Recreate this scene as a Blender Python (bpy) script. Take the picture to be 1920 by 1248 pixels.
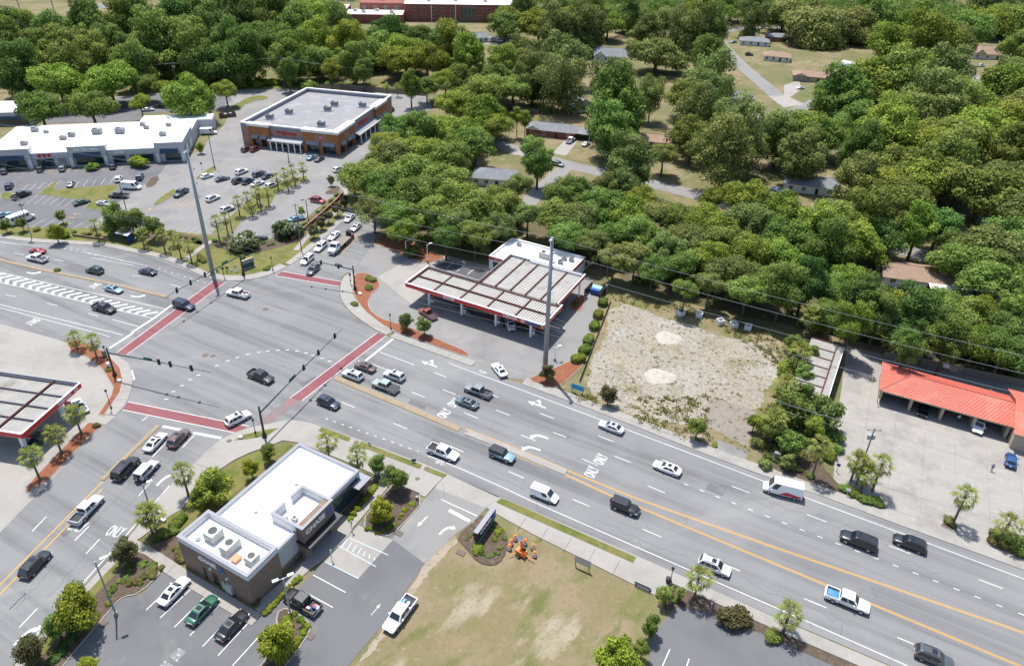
import bpy, bmesh, math, random
import numpy as np
from mathutils import Vector, Matrix
from mathutils.geometry import tessellate_polygon
for o in list(bpy.data.objects): bpy.data.objects.remove(o)
scene = bpy.context.scene
COL = scene.collection
R = math.radians
random.seed(7); rng = np.random.default_rng(7)

# ---------------------------------------------------------------- camera (drone, 89 m up, pitched 30 degrees down)
F_PX, CY, PITCH, ROLL, CAM_H = 1346.18, 532.46, .5236, .0248, 89.33
_F = Vector((0, math.cos(PITCH), -math.sin(PITCH))); _r = Vector((1, 0, 0)); _u = Vector((0, math.sin(PITCH), math.cos(PITCH)))
_R = _r*math.cos(ROLL)+_u*math.sin(ROLL); _U = -_r*math.sin(ROLL)+_u*math.cos(ROLL)
cd = bpy.data.cameras.new('camera'); cam = bpy.data.objects.new('camera', cd); COL.objects.link(cam)
M = Matrix.Identity(4)
for i in range(3): M[i][0], M[i][1], M[i][2] = _R[i], _U[i], -_F[i]
M[2][3] = CAM_H
cam.matrix_world = M
cd.sensor_width = 36; cd.lens = F_PX/1920*36; cd.shift_y = (CY-624)/1920; cd.clip_start = 1; cd.clip_end = 6000
scene.camera = cam
# ---------------------------------------------------------------- sky, sun, exposure
SUN_EL, SHADOW_AZ = R(70), R(-63)
w = bpy.data.worlds.new('World'); scene.world = w; w.use_nodes = True
nt = w.node_tree; bg = nt.nodes['Background']; sky = nt.nodes.new('ShaderNodeTexSky'); sky.sky_type = 'NISHITA'; sky.sun_disc = False
sky.sun_elevation = SUN_EL; sky.air_density = 1; sky.dust_density = 1.2; sky.ozone_density = 1
sv = Vector((-math.cos(SHADOW_AZ)*math.cos(SUN_EL), -math.sin(SHADOW_AZ)*math.cos(SUN_EL), math.sin(SUN_EL)))
sky.sun_rotation = math.atan2(sv.x, sv.y)
nt.links.new(sky.outputs[0], bg.inputs[0]); bg.inputs[1].default_value = .13
sd = bpy.data.lights.new('sun', 'SUN'); sd.energy = 4.3; sd.angle = R(.53); sd.color = (1, .965, .9)
so = bpy.data.objects.new('sun', sd); COL.objects.link(so); so.rotation_euler = (-sv).to_track_quat('-Z', 'Y').to_euler()
so.location = (0, 0, 300)
vs = scene.view_settings; vs.view_transform = 'Standard'; vs.look = 'None'; vs.gamma = 1; vs.exposure = .72; vs.use_curve_mapping = False

def G(px, py=None, z=0.0):
    """pixel of the photograph -> point on the level plane at height z"""
    if py is None: px, py = px
    d = _F*F_PX+_R*(px-960)-_U*(py-CY); t = (z-CAM_H)/d.z
    return Vector((d.x*t, d.y*t, z))
def PX(v):
    k = Vector(v)-Vector((0, 0, CAM_H)); s = k.dot(_F); return (960+F_PX*k.dot(_R)/s, CY-F_PX*k.dot(_U)/s)
def H_of(base, top):
    """height of an upright thing from its foot pixel and its top pixel"""
    g = G(*base); lo, hi = 0., 60.
    for _ in range(40):
        m = (lo+hi)/2
        if PX((g.x, g.y, m))[1] > top[1]: lo = m
        else: hi = m
    return lo
def heading(c, d): a = G(c[0], c[1]); b = G(c[0]+d[0], c[1]+d[1]); return math.atan2(b.y-a.y, b.x-a.x)

# ---------------------------------------------------------------- materials
MATS = {}
def newmat(name):
    m = bpy.data.materials.new(name); m.use_nodes = True; MATS[name] = m; n = m.node_tree
    return m, n, n.nodes['Principled BSDF'], n.links
def mat(name, c, rough=.7, metal=0., coat=0., spec=.5, var=0., vscale=3., emit=None):
    if name in MATS: return MATS[name]
    m, n, b, L = newmat(name); c4 = (*c, 1)
    b.inputs['Base Color'].default_value = c4; b.inputs['Roughness'].default_value = rough; b.inputs['Metallic'].default_value = metal
    b.inputs['Coat Weight'].default_value = coat; b.inputs['Coat Roughness'].default_value = .05; b.inputs['Specular IOR Level'].default_value = spec
    if var:
        t = n.nodes.new('ShaderNodeTexCoord'); no = n.nodes.new('ShaderNodeTexNoise'); no.inputs['Scale'].default_value = vscale; no.inputs['Detail'].default_value = 5
        L.new(t.outputs['Object'], no.inputs['Vector'])
        mx = n.nodes.new('ShaderNodeMix'); mx.data_type = 'RGBA'; mx.inputs[6].default_value = (*[x*(1-var) for x in c], 1); mx.inputs[7].default_value = (*[min(1, x*(1+var)) for x in c], 1)
        L.new(no.outputs['Fac'], mx.inputs[0]); L.new(mx.outputs[2], b.inputs['Base Color'])
    if emit: b.inputs['Emission Color'].default_value = c4; b.inputs['Emission Strength'].default_value = emit
    return m
def surf(name, layers, rough=.9, bump=0., bscale=8., coord='Object'):
    """procedural ground: layers = [(colour, None)] then (colour, scale, lo, hi, stretch, angle) noise masks stacked over it"""
    m, n, b, L = newmat(name); t = n.nodes.new('ShaderNodeTexCoord'); b.inputs['Roughness'].default_value = rough; b.inputs['Specular IOR Level'].default_value = .25
    cur = None
    for i, l in enumerate(layers):
        if i == 0:
            r = n.nodes.new('ShaderNodeRGB'); r.outputs[0].default_value = (*l[0], 1); cur = r.outputs[0]; continue
        c, sc, lo, hi = l[:4]; st = l[4] if len(l) > 4 else 1; an = l[5] if len(l) > 5 else 0; amt = l[6] if len(l) > 6 else 1
        mp = n.nodes.new('ShaderNodeMapping'); mp.inputs['Rotation'].default_value = (0, 0, -an); mp.vector_type = 'POINT'
        L.new(t.outputs[coord], mp.inputs['Vector'])
        ms = n.nodes.new('ShaderNodeMapping'); ms.inputs['Scale'].default_value = (sc/st, sc, sc); ms.inputs['Location'].default_value = (i*13.7, i*5.1, 0); L.new(mp.outputs[0], ms.inputs['Vector'])
        no = n.nodes.new('ShaderNodeTexNoise'); no.inputs['Scale'].default_value = 1; no.inputs['Detail'].default_value = 6; no.inputs['Roughness'].default_value = .62; L.new(ms.outputs[0], no.inputs['Vector'])
        mr = n.nodes.new('ShaderNodeMapRange'); mr.inputs['From Min'].default_value = lo; mr.inputs['From Max'].default_value = hi; mr.inputs['To Max'].default_value = amt; L.new(no.outputs['Fac'], mr.inputs['Value'])
        mx = n.nodes.new('ShaderNodeMix'); mx.data_type = 'RGBA'; L.new(mr.outputs[0], mx.inputs[0]); L.new(cur, mx.inputs[6]); mx.inputs[7].default_value = (*c, 1); cur = mx.outputs[2]
    L.new(cur, b.inputs['Base Color'])
    if bump:
        no = n.nodes.new('ShaderNodeTexNoise'); no.inputs['Scale'].default_value = bscale; no.inputs['Detail'].default_value = 4; L.new(t.outputs[coord], no.inputs['Vector'])
        bp = n.nodes.new('ShaderNodeBump'); bp.inputs['Strength'].default_value = 1; bp.inputs['Distance'].default_value = bump; L.new(no.outputs['Fac'], bp.inputs['Height']); L.new(bp.outputs[0], b.inputs['Normal'])
    return m
HWY = R(-27.8)
A = .178
surf('asphalt', [((A, A, A*1.01),), ((A*.62, A*.62, A*.64), .3, .46, .64, 40, HWY, .9), ((A*1.22, A*1.2, A*1.17), .05, .48, .72, 1, 0, .8), ((A*.55, A*.55, A*.57), .55, .6, .72, 18, HWY, .6), ((A*.8, A*.8, A*.8), 4, .5, .75, 1, 0, .5), ((A*.45, A*.45, A*.45), .9, .68, .73, 3, HWY, .6), ((A*1.3, A*1.28, A*1.22), .09, .58, .7, 6, R(20), .7)], bump=.006, bscale=14)
surf('asphalt_side', [((A, A, A*1.02),), ((A*.74, A*.74, A*.76), .3, .46, .7, 24, R(48), .7), ((A*1.2, A*1.18, A*1.15), .06, .5, .74, 1, 0, .7), ((A*.8, A*.8, A*.8), 4, .5, .75, 1, 0, .5)], bump=.006, bscale=14)
surf('lot', [((.2, .195, .19),), ((.15, .148, .148), .09, .5, .7), ((.25, .24, .23), .14, .55, .75), ((.12, .12, .12), .8, .64, .74, 1, 0, .5), ((.16, .155, .15), 5, .5, .75, 1, 0, .5)], bump=.006, bscale=12)
surf('lot_dark', [((.125, .125, .132),), ((.1, .1, .107), .12, .48, .7), ((.17, .165, .16), .2, .58, .78), ((.07, .07, .07), .9, .66, .76, 1, 0, .5), ((.1, .1, .1), 5, .5, .75, 1, 0, .5)], bump=.006, bscale=12)
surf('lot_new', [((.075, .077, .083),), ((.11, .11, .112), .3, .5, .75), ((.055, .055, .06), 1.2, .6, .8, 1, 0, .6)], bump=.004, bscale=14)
surf('concrete', [((.27, .255, .235),), ((.22, .205, .19), .12, .48, .7), ((.31, .295, .275), .5, .55, .78), ((.18, .17, .155), .9, .63, .76, 1, 0, .55), ((.27, .26, .245), 6, .5, .75, 1, 0, .5)], bump=.004, bscale=10)
surf('concrete_worn', [((.27, .255, .235),), ((.2, .19, .175), .2, .48, .7), ((.33, .315, .29), .6, .55, .78), ((.15, .14, .13), 1.1, .63, .76, 1, 0, .5)], bump=.004, bscale=10)
surf('kerb', [((.29, .275, .25),), ((.21, .2, .185), .4, .48, .7), ((.12, .115, .1), 1.3, .62, .76, 1, 0, .5)])
surf('yard', [((.125, .12, .05),), ((.2, .155, .09), .05, .45, .6), ((.075, .1, .025), .11, .54, .68), ((.24, .19, .12), .35, .6, .75), ((.05, .07, .02), 2.2, .5, .75, 1, 0, .6)], bump=.05, bscale=3)
surf('lawn', [((.165, .135, .07),), ((.105, .118, .032), .09, .46, .58, 2, R(55)), ((.205, .16, .098), .13, .47, .6), ((.08, .1, .022), .3, .56, .68, 2.5, R(50)), ((.31, .265, .2), .17, .57, .68, 2.2, R(48), .9), ((.27, .22, .15), .9, .6, .72, 1, 0, .8), ((.065, .085, .018), 1.6, .54, .74, 1, 0, .75), ((.2, .16, .095), 7, .46, .66, 1, 0, .75), ((.08, .085, .03), 14, .52, .7, 1, 0, .6)], bump=.06, bscale=7)
surf('verge', [((.14, .13, .04),), ((.085, .105, .02), .3, .46, .62), ((.2, .16, .085), .7, .56, .72), ((.07, .085, .018), 4, .5, .72, 1, 0, .7)], bump=.04, bscale=6)
surf('forest_floor', [((.1, .08, .045),), ((.06, .07, .025), .2, .46, .62), ((.2, .15, .09), .4, .58, .7)], bump=.06, bscale=2)
surf('red_mulch', [((.2, .075, .04),), ((.25, .105, .06), .8, .48, .7), ((.13, .04, .02), 3.5, .5, .72), ((.2, .08, .035), 12, .5, .7)], bump=.04, bscale=9)
surf('brown_mulch', [((.085, .062, .045),), ((.13, .1, .075), 1.2, .5, .7), ((.045, .034, .026), 4, .5, .72)], bump=.04, bscale=9)
surf('sand', [((.25, .22, .175),), ((.3, .28, .255), .06, .45, .6), ((.3, .245, .175), .13, .52, .68), ((.14, .13, .055), .14, .55, .66, 1, 0, .85), ((.1, .11, .035), .4, .58, .7, 1, 0, .8), ((.15, .135, .11), 1.3, .5, .62, 1, 0, .85), ((.11, .115, .04), 2.6, .57, .68, 1, 0, .8), ((.4, .38, .35), 2.2, .54, .66, 1, 0, .9), ((.17, .15, .12), 6, .52, .66, 1, 0, .7)], bump=.09, bscale=4)
surf('pale_sand', [((.36, .345, .3),), ((.3, .275, .22), .8, .48, .66), ((.24, .22, .16), 3, .56, .7)], bump=.03, bscale=4)
surf('pale_dirt', [((.27, .22, .17),), ((.19, .155, .1), .5, .48, .66), ((.12, .115, .04), 1.1, .56, .7), ((.33, .28, .22), 3, .55, .7)], bump=.04, bscale=6)
surf('tar', [((.06, .06, .062),), ((.1, .1, .1), 2, .5, .7)])
surf('gravel', [((.2, .175, .15),), ((.15, .13, .11), .8, .5, .68), ((.27, .24, .21), 5, .5, .72), ((.1, .11, .05), .7, .68, .76)], bump=.04, bscale=12)
surf('crosswalk_red', [((.185, .062, .07),), ((.21, .09, .095), .25, .47, .66, 20, HWY), ((.13, .055, .06), .6, .54, .74, 14, HWY), ((.2, .11, .11), 4, .55, .75)])
surf('crosswalk_worn', [((.17, .13, .13),), ((.24, .11, .11), .3, .46, .62), ((.17, .165, .165), 1, .5, .7)])
surf('paint_white', [((.56, .56, .55),), ((.38, .38, .38), 1.2, .52, .7), ((.24, .24, .24), 4, .58, .72, 1, 0, .8)])
surf('paint_worn', [((.38, .38, .375),), ((.24, .24, .24), 1.5, .48, .66), ((.2, .2, .2), 5, .56, .7)])
surf('paint_yellow', [((.5, .27, .05),), ((.38, .22, .07), 1.2, .55, .74), ((.24, .18, .11), 4, .62, .74, 1, 0, .8)])
surf('kerb_yellow', [((.33, .24, .12),), ((.25, .21, .16), .6, .45, .65), ((.4, .25, .08), 1.2, .55, .7)])
surf('paver', [((.25, .2, .14),), ((.19, .165, .13), .6, .5, .7), ((.32, .24, .14), 2, .56, .72)])
surf('paint_blue', [((.36, .47, .56),), ((.36, .36, .35), 1.5, .5, .7)])
surf('roof_white', [((.8, .8, .79),), ((.7, .7, .69), .16, .55, .75), ((.5, .49, .47), .5, .68, .8, 1, 0, .6), ((.3, .29, .28), .9, .73, .8, 1, 0, .5)])
surf('roof_grey', [((.22, .215, .225),), ((.28, .275, .285), .2, .48, .7), ((.17, .165, .17), .9, .55, .75, 6, R(-13)), ((.14, .14, .14), 2, .66, .78)])
surf('deck_valley', [((.2, .19, .175),), ((.25, .225, .195), .5, .5, .7)])  # darker tone for the flat valleys between the deck ribs
surf('roof_metal', [((.37, .36, .335),), ((.43, .415, .39), .4, .46, .65), ((.25, .22, .18), .25, .57, .72), ((.3, .18, .1), .5, .69, .78, 3, R(62), .7)], rough=.5)
surf('rust', [((.085, .035, .028),), ((.13, .06, .04), 1.5, .5, .7), ((.04, .02, .02), 3, .55, .75)])
surf('brick_red', [((.23, .085, .065),), ((.27, .11, .085), .4, .5, .7), ((.17, .06, .05), 3, .52, .72)])
surf('brick_orange', [((.3, .13, .05),), ((.36, .17, .07), 1, .5, .7), ((.23, .095, .04), 5, .52, .72)])
surf('brick_pink', [((.32, .19, .155),), ((.26, .15, .12), 2, .5, .7), ((.38, .25, .21), 6, .52, .72)])
surf('brick_brown', [((.2, .145, .11),), ((.25, .18, .14), 1.4, .48, .68), ((.14, .095, .075), 6, .5, .7), ((.29, .22, .18), 9, .6, .75)])
surf('shingle_grey', [((.17, .18, .195),), ((.22, .23, .24), .5, .5, .7), ((.12, .125, .135), 3, .52, .72)])
surf('shingle_brown', [((.25, .17, .125),), ((.29, .205, .155), .5, .5, .7), ((.19, .13, .095), 3, .52, .72)])
surf('bark', [((.1, .075, .055),), ((.15, .12, .095), 3, .5, .7), ((.05, .038, .03), 8, .5, .7)])
surf('palm_bark', [((.13, .11, .09),), ((.19, .165, .14), 4, .5, .7), ((.07, .058, .045), 9, .5, .7)])
surf('wood_grey', [((.2, .17, .14),), ((.26, .23, .2), 2, .5, .7), ((.13, .11, .09), 6, .55, .72)])
mat('steel', (.42, .43, .45), .45, .3, var=.12, vscale=.7)
mat('pole_grey', (.27, .29, .31), .5, .3, var=.12, vscale=.5)
mat('black_metal', (.014, .016, .018), .4)
mat('dark_green_metal', (.02, .055, .05), .4)
mat('white_paint', (.76, .76, .75), .5, var=.05)
mat('stucco_grey', (.4, .41, .43), .85, var=.08, vscale=.8)
mat('stucco_pale', (.6, .6, .6), .85, var=.06, vscale=.8)
mat('cornice', (.74, .73, .7), .8, var=.05)
mat('coping', (.2, .2, .235), .5, var=.08)
mat('awning_blue', (.02, .045, .075), .6)
mat('awning_grey', (.2, .215, .245), .6, var=.1)
mat('glass', (.012, .018, .022), .06, spec=.8)
mat('store_glass', (.02, .04, .05), .05, spec=.9)
mat('logo_blue', (.01, .12, .5), .4)
mat('sign_white', (.8, .8, .8), .5)
mat('sign_red', (.5, .012, .03), .4)
mat('ck_red', (.52, .02, .03), .4, var=.06)
mat('ck_orange', (.7, .2, .07), .4)
surf('red_roof', [((.47, .125, .09),), ((.53, .17, .125), .25, .45, .65), ((.4, .1, .075), .6, .55, .75, 5, R(63), .8)], rough=.5)
mat('tan_wall', (.36, .3, .23), .85, var=.08)
mat('cream_wall', (.62, .6, .54), .85, var=.06)
mat('ac_metal', (.42, .44, .41), .5, .15, var=.12, vscale=2)
mat('grey_metal', (.2, .21, .22), .5, .2, var=.15, vscale=2)
mat('orange', (.8, .17, .015), .5)
mat('dark_blue', (.01, .045, .2), .5)
mat('bin_blue', (.01, .06, .28), .5)
mat('sign_blue', (.04, .3, .52), .5)
mat('tyre', (.012, .012, .013), .8)
mat('rim', (.4, .4, .42), .35, .6)
mat('headlight', (.7, .72, .75), .1)
mat('taillight', (.35, .01, .015), .2)
mat('trim', (.018, .018, .02), .6)
mat('wire', (.34, .35, .37), .5, .1)
mat('pool', (.02, .35, .6), .1)
mat('plastic_white', (.7, .7, .72), .5)
mat('skin', (.42, .24, .17), .6)
mat('cloth_navy', (.02, .025, .06), .9)
mat('cloth_white', (.7, .7, .72), .9)
mat('cloth_tan', (.3, .2, .15), .9)
mat('panel_blue', (.15, .19, .27), .15, .2)
mat('bed_liner', (.035, .035, .038), .8)
mat('iron', (.1, .075, .06), .7, var=.2)
PAINT = {}
def paint(c):
    k = tuple(round(x, 3) for x in c)
    if k not in PAINT: PAINT[k] = mat('paint_%d' % len(PAINT), c, .35, .15 if max(c) < .5 else 0., 1., .5)
    return PAINT[k]

# ---------------------------------------------------------------- mesh helpers
def link(o, parent=None):
    COL.objects.link(o)
    if parent is not None: o.parent = parent
    return o
def tag(o, label, cat, group=None):
    o['label'] = label; o['category'] = cat
    if group: o['group'] = group
    return o
def thing(name, label, cat, loc=(0, 0, 0), rz=0., group=None):
    o = bpy.data.objects.new(name, None); o.empty_display_size = .2; link(o); o.location = loc; o.rotation_euler = (0, 0, rz)
    return tag(o, label, cat, group)
class MB:
    def __init__(s): s.v = []; s.f = []; s.m = []; s.k = 0
    def add(s, vs, fs):
        n = len(s.v); s.v += [tuple(v) for v in vs]; s.f += [tuple(i+n for i in f) for f in fs]; s.m += [s.k]*len(fs); return s
    def box(s, x0, x1, y0, y1, z0, z1, tx=0, ty=0):
        v = [(x0, y0, z0), (x1, y0, z0), (x1, y1, z0), (x0, y1, z0), (x0+tx, y0+ty, z1), (x1-tx, y0+ty, z1), (x1-tx, y1-ty, z1), (x0+tx, y1-ty, z1)]
        return s.add(v, [(3, 2, 1, 0), (4, 5, 6, 7), (0, 1, 5, 4), (1, 2, 6, 5), (2, 3, 7, 6), (3, 0, 4, 7)])
    def beam(s, a, b, w, h=None):
        """rectangular bar from a to b, w wide and h deep"""
        h = h or w; a = Vector(a); b = Vector(b); d = (b-a).normalized(); up = Vector((0, 0, 1)) if abs(d.z) < .95 else Vector((1, 0, 0))
        r = d.cross(up).normalized()*w/2; u = r.cross(d).normalized()*h/2
        v = [a-r-u, a+r-u, a+r+u, a-r+u, b-r-u, b+r-u, b+r+u, b-r+u]
        return s.add(v, [(0, 1, 2, 3), (7, 6, 5, 4), (0, 4, 5, 1), (1, 5, 6, 2), (2, 6, 7, 3), (3, 7, 4, 0)])
    def tube(s, pts, rad, n=8, cap=True):
        pts = [Vector(p) for p in pts]; rad = rad if isinstance(rad, (list, tuple)) else [rad]*len(pts); base = len(s.v); vs = []; fs = []
        for i, p in enumerate(pts):
            d = (pts[min(i+1, len(pts)-1)]-pts[max(i-1, 0)]).normalized(); up = Vector((0, 0, 1)) if abs(d.z) < .9 else Vector((1, 0, 0)); r = d.cross(up).normalized(); u = r.cross(d)
            for k in range(n):
                a = 2*math.pi*k/n; vs.append(p+r*math.cos(a)*rad[i]+u*math.sin(a)*rad[i])
        for i in range(len(pts)-1):
            for k in range(n): fs.append((i*n+k, i*n+(k+1) % n, (i+1)*n+(k+1) % n, (i+1)*n+k))
        if cap: fs.append(tuple(range(n))[::-1]); fs.append(tuple((len(pts)-1)*n+k for k in range(n)))
        return s.add(vs, fs)
    def lathe(s, prof, n=14, c=(0, 0, 0)):
        vs = []; fs = []
        for r, z in prof:
            for k in range(n): a = 2*math.pi*k/n; vs.append((c[0]+r*math.cos(a), c[1]+r*math.sin(a), c[2]+z))
        for i in range(len(prof)-1):
            for k in range(n): fs.append((i*n+k, i*n+(k+1) % n, (i+1)*n+(k+1) % n, (i+1)*n+k))
        fs.append(tuple(range(n))[::-1]); fs.append(tuple((len(prof)-1)*n+k for k in range(n)))
        return s.add(vs, fs)
    def prism(s, pts, z0, z1, bottom=False):
        n = len(pts); P = [Vector((p[0], p[1], 0)) for p in pts]
        area = sum(P[i].x*P[(i+1) % n].y-P[(i+1) % n].x*P[i].y for i in range(n))
        if area < 0: P = P[::-1]
        tri = tessellate_polygon([P]); v = [(p.x, p.y, z1) for p in P]+[(p.x, p.y, z0) for p in P]
        fs = []
        for t in tri:
            a, b, c = (P[i] for i in t)
            t = t if (b-a).cross(c-a).z > 0 else t[::-1]
            fs.append(tuple(t))
            if bottom: fs.append(tuple(i+n for i in t[::-1]))
        if z1-z0 > 1e-4: fs += [(i+n, (i+1) % n+n, (i+1) % n, i) for i in range(n)]
        return s.add(v, fs)
    def mesh(s, name, mats, smooth=False):
        me = bpy.data.meshes.new(name); me.from_pydata(s.v, [], s.f)
        for m in (mats if isinstance(mats, (list, tuple)) else [mats]): me.materials.append(MATS[m] if isinstance(m, str) else m)
        if s.k or any(s.m): me.polygons.foreach_set('material_index', s.m)
        if smooth: me.polygons.foreach_set('use_smooth', [True]*len(s.f))
        me.update(); return me
    def build(s, name, mats, parent=None, smooth=False, loc=None, rz=None):
        o = bpy.data.objects.new(name, s.mesh(name, mats, smooth)); link(o, parent)
        if loc is not None: o.location = loc
        if rz is not None: o.rotation_euler = (0, 0, rz)
        return o
def inst(name, me, parent=None, loc=(0, 0, 0), rot=(0, 0, 0), sc=(1, 1, 1), m=None):
    o = bpy.data.objects.new(name, me); link(o, parent); o.location = loc; o.rotation_euler = rot; o.scale = sc
    if m is not None: o.material_slots[0].link = 'OBJECT'; o.material_slots[0].material = m
    return o
def struct(o, k='structure'): o['kind'] = k; return o
TXT = {}
def text_mesh(s, size, depth=.03, shear=0., bold=0.):
    k = (s, size, depth, shear, bold)
    if k not in TXT:
        cu = bpy.data.curves.new('t', 'FONT'); cu.body = s; cu.size = size; cu.extrude = depth; cu.align_x = 'CENTER'; cu.align_y = 'CENTER'; cu.shear = shear; cu.offset = bold; cu.resolution_u = 3
        o = bpy.data.objects.new('t', cu); COL.objects.link(o); bpy.context.view_layer.update()
        TXT[k] = bpy.data.meshes.new_from_object(o.evaluated_get(bpy.context.evaluated_depsgraph_get())); bpy.data.objects.remove(o)
    me = TXT[k].copy(); me.materials.clear(); return me
def sign_text(s, size, m, parent, loc, rot, depth=.03, shear=0., bold=0., name='lettering', sx=1.):
    me = text_mesh(s, size, depth, shear, bold); me.materials.append(MATS[m]); o = inst(name, me, parent, loc, rot); o.scale = (sx, 1, 1); return o
def pxs(pts, z=0.): return [G(p[0], p[1], z) for p in pts]
def inset(P, d):
    """polygon moved inwards by d"""
    P = [Vector((p[0], p[1])) for p in P]; n = len(P); a = sum(P[i].x*P[(i+1) % n].y-P[(i+1) % n].x*P[i].y for i in range(n)); sgn = 1 if a > 0 else -1
    out = []
    for i in range(n):
        e1 = (P[i]-P[i-1]).normalized(); e2 = (P[(i+1) % n]-P[i]).normalized(); n1 = Vector((-e1.y, e1.x))*sgn; n2 = Vector((-e2.y, e2.x))*sgn
        m = n1+n2; L = m.length
        if L < .3: out.append(P[i]+n1*d); continue
        m = m/L; out.append(P[i]+m*(d/max(.45, m.dot(n1))))
    return out
def smooth_poly(P, it=1, closed=True):
    P = [Vector((p[0], p[1])) for p in P]
    for _ in range(it):
        Q = []; n = len(P)
        for i in range(n if closed else n-1): a, b = P[i], P[(i+1) % n]; Q += [a*.75+b*.25, a*.25+b*.75]
        if not closed: Q = [P[0]]+Q+[P[-1]]
        P = Q
    return P
def flat(name, px, z, m, parent=None, sm=0, thick=0., world=False, rag=0.):
    P = px if world else pxs(px)
    if sm: P = smooth_poly(P, sm)
    if rag:
        P = resample(list(P)+[P[0]], .8); P = [p+Vector((random.gauss(0, .35)+math.sin(i*.35)*.5+math.sin(i*.13+1)*.6, random.gauss(0, .35)+math.cos(i*.31)*.5))*rag*.7 for i, p in enumerate(P[:-1])]
    o = MB().prism(P, z-thick, z).build(name, m, parent)
    if parent is None: struct(o)
    return o
def bed(name, px, m, sm=1, h=.13, kerb='kerb', kw=.16, world=False, plants=None):
    """raised planting bed: a concrete kerb round a soil or grass top"""
    P = px if world else pxs(px)
    if sm: P = smooth_poly(P, sm)
    I = inset(P, kw); n = len(P)
    o = MB().prism(I, 0, h+.03).build(name, m); struct(o)
    k = MB(); v = [(p[0], p[1], h) for p in P]+[(p[0], p[1], h) for p in I]+[(p[0], p[1], 0) for p in P]
    f = [(i, (i+1) % n, n+(i+1) % n, n+i) for i in range(n)]+[(2*n+i, 2*n+(i+1) % n, (i+1) % n, i) for i in range(n)]
    k.add(v, f); k.build('kerb', kerb, o)
    return o
def resample(P, step):
    P = [Vector((p[0], p[1])) for p in P]; out = [P[0].copy()]; acc = 0.
    for a, b in zip(P, P[1:]):
        L = (b-a).length; t = step-acc
        while t <= L: out.append(a.lerp(b, t/L)); t += step
        acc = L-(t-step)
    return out
def offs(P, d):
    out = []
    for i, p in enumerate(P):
        e = (P[min(i+1, len(P)-1)]-P[max(i-1, 0)]).normalized(); out.append(p+Vector((-e.y, e.x))*d)
    return out
def ribbon(name, P, wd, z, m, parent=None, center=True):
    P = [Vector((p[0], p[1])) for p in P]; a = offs(P, wd/2 if center else 0); b = offs(P, -wd/2 if center else -wd); n = len(P)
    mb = MB(); mb.add([(p.x, p.y, z) for p in a]+[(p.x, p.y, z) for p in b], [(n+i, n+i+1, i+1, i) for i in range(n-1)])
    o = mb.build(name, m, parent)
    if parent is None: struct(o)
    return o
def walk(name, px, wd, side=1, slab=2.4, gap=.035, h=.13, m='concrete', world=False):
    """pavement along a kerb line: base and single slabs; side +1 lies to the left of the line's direction"""
    P = resample(smooth_poly(px if world else pxs(px), 1, False), slab)
    Q = offs(P, wd*side); n = len(P); base = MB(); ring = [(p.x, p.y) for p in P]+[(q.x, q.y) for q in Q[::-1]]
    v = []; f = []
    for i in range(n): v += [(P[i].x, P[i].y, h-.03), (Q[i].x, Q[i].y, h-.03), (P[i].x, P[i].y, 0), (Q[i].x, Q[i].y, 0)]
    for i in range(n-1):
        a, b = 4*i, 4*i+4; f += [(a, b, b+1, a+1), (a+2, b+2, b, a), (a+1, b+1, b+3, a+3)]
    base.add(v, f); o = struct(base.build(name, 'kerb'))
    for i in range(n-1):
        a, b, c, d = P[i], P[i+1], Q[i+1], Q[i]
        e = (b-a).normalized()*gap/2; s = MB(); z = h+random.uniform(-.004, .004)
        s.prism([a+e, b-e, c-e, d+e], h-.03, z).build('slab', m, o)
    return o
# ================================================================ GROUND, ROADS, PAVEMENTS
gm = MB(); gm.add([(-2600, -400, -.02), (2600, -400, -.02), (2600, 4200, -.02), (-2600, 4200, -.02)], [(0, 1, 2, 3)]); ground = struct(gm.build('ground', 'yard'))
FAR_KERB = [(-80, 433), (0, 447), (60, 454.5), (140, 458), (200, 462), (240, 472), (300, 483), (350, 504), (390, 522)]
NW = [(405, 526), (440, 527), (470, 525), (500, 518), (521, 509)]
WALG_L = [(530, 505), (560, 487), (587, 464), (620, 437), (655, 404), (668, 385), (690, 362), (705, 340)]
EAST_FAR = [(730, 632), (857, 677), (940, 708), (980, 720), (1145, 781), (1275, 833), (1407, 883), (1560, 937), (1647, 970), (1885, 1056), (1920, 1069), (2080, 1128)]
NE = [(661, 510), (648, 512), (640, 522), (636, 540), (637, 555), (645, 574), (670, 597), (705, 620)]
EAST_NEAR = [(530, 789), (552, 788), (582, 793), (602, 800), (660, 820), (795, 870), (840, 889), (930, 930), (960, 941), (1195, 1043), (1440, 1150), (1560, 1200), (1690, 1256), (1840, 1322)]
SE = [(440, 811), (480, 799), (505, 795)]
SOUTH_R = [(-30, 1306), (30, 1240), (82, 1181), (155, 1101), (240, 1006), (300, 931), (325, 906), (370, 864), (390, 844), (412, 826)]
SOUTH_L = [(-90, 1092), (0, 998), (50, 946), (95, 901), (140, 849), (175, 814), (217, 779)]
SW = [(235, 759), (246, 734), (250, 706), (240, 680), (220, 667)]
WEST_NEAR = [(160, 655), (100, 634), (0, 607), (-90, 583)]
road = flat('road', FAR_KERB+NW+WALG_L+[(750, 345), (728, 385), (715, 420), (700, 455)]+NE+EAST_FAR+[(2080, 1420)]+EAST_NEAR[::-1]+SE[::-1]+SOUTH_R[::-1]+SOUTH_L+SW+WEST_NEAR, .03, 'asphalt')
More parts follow.
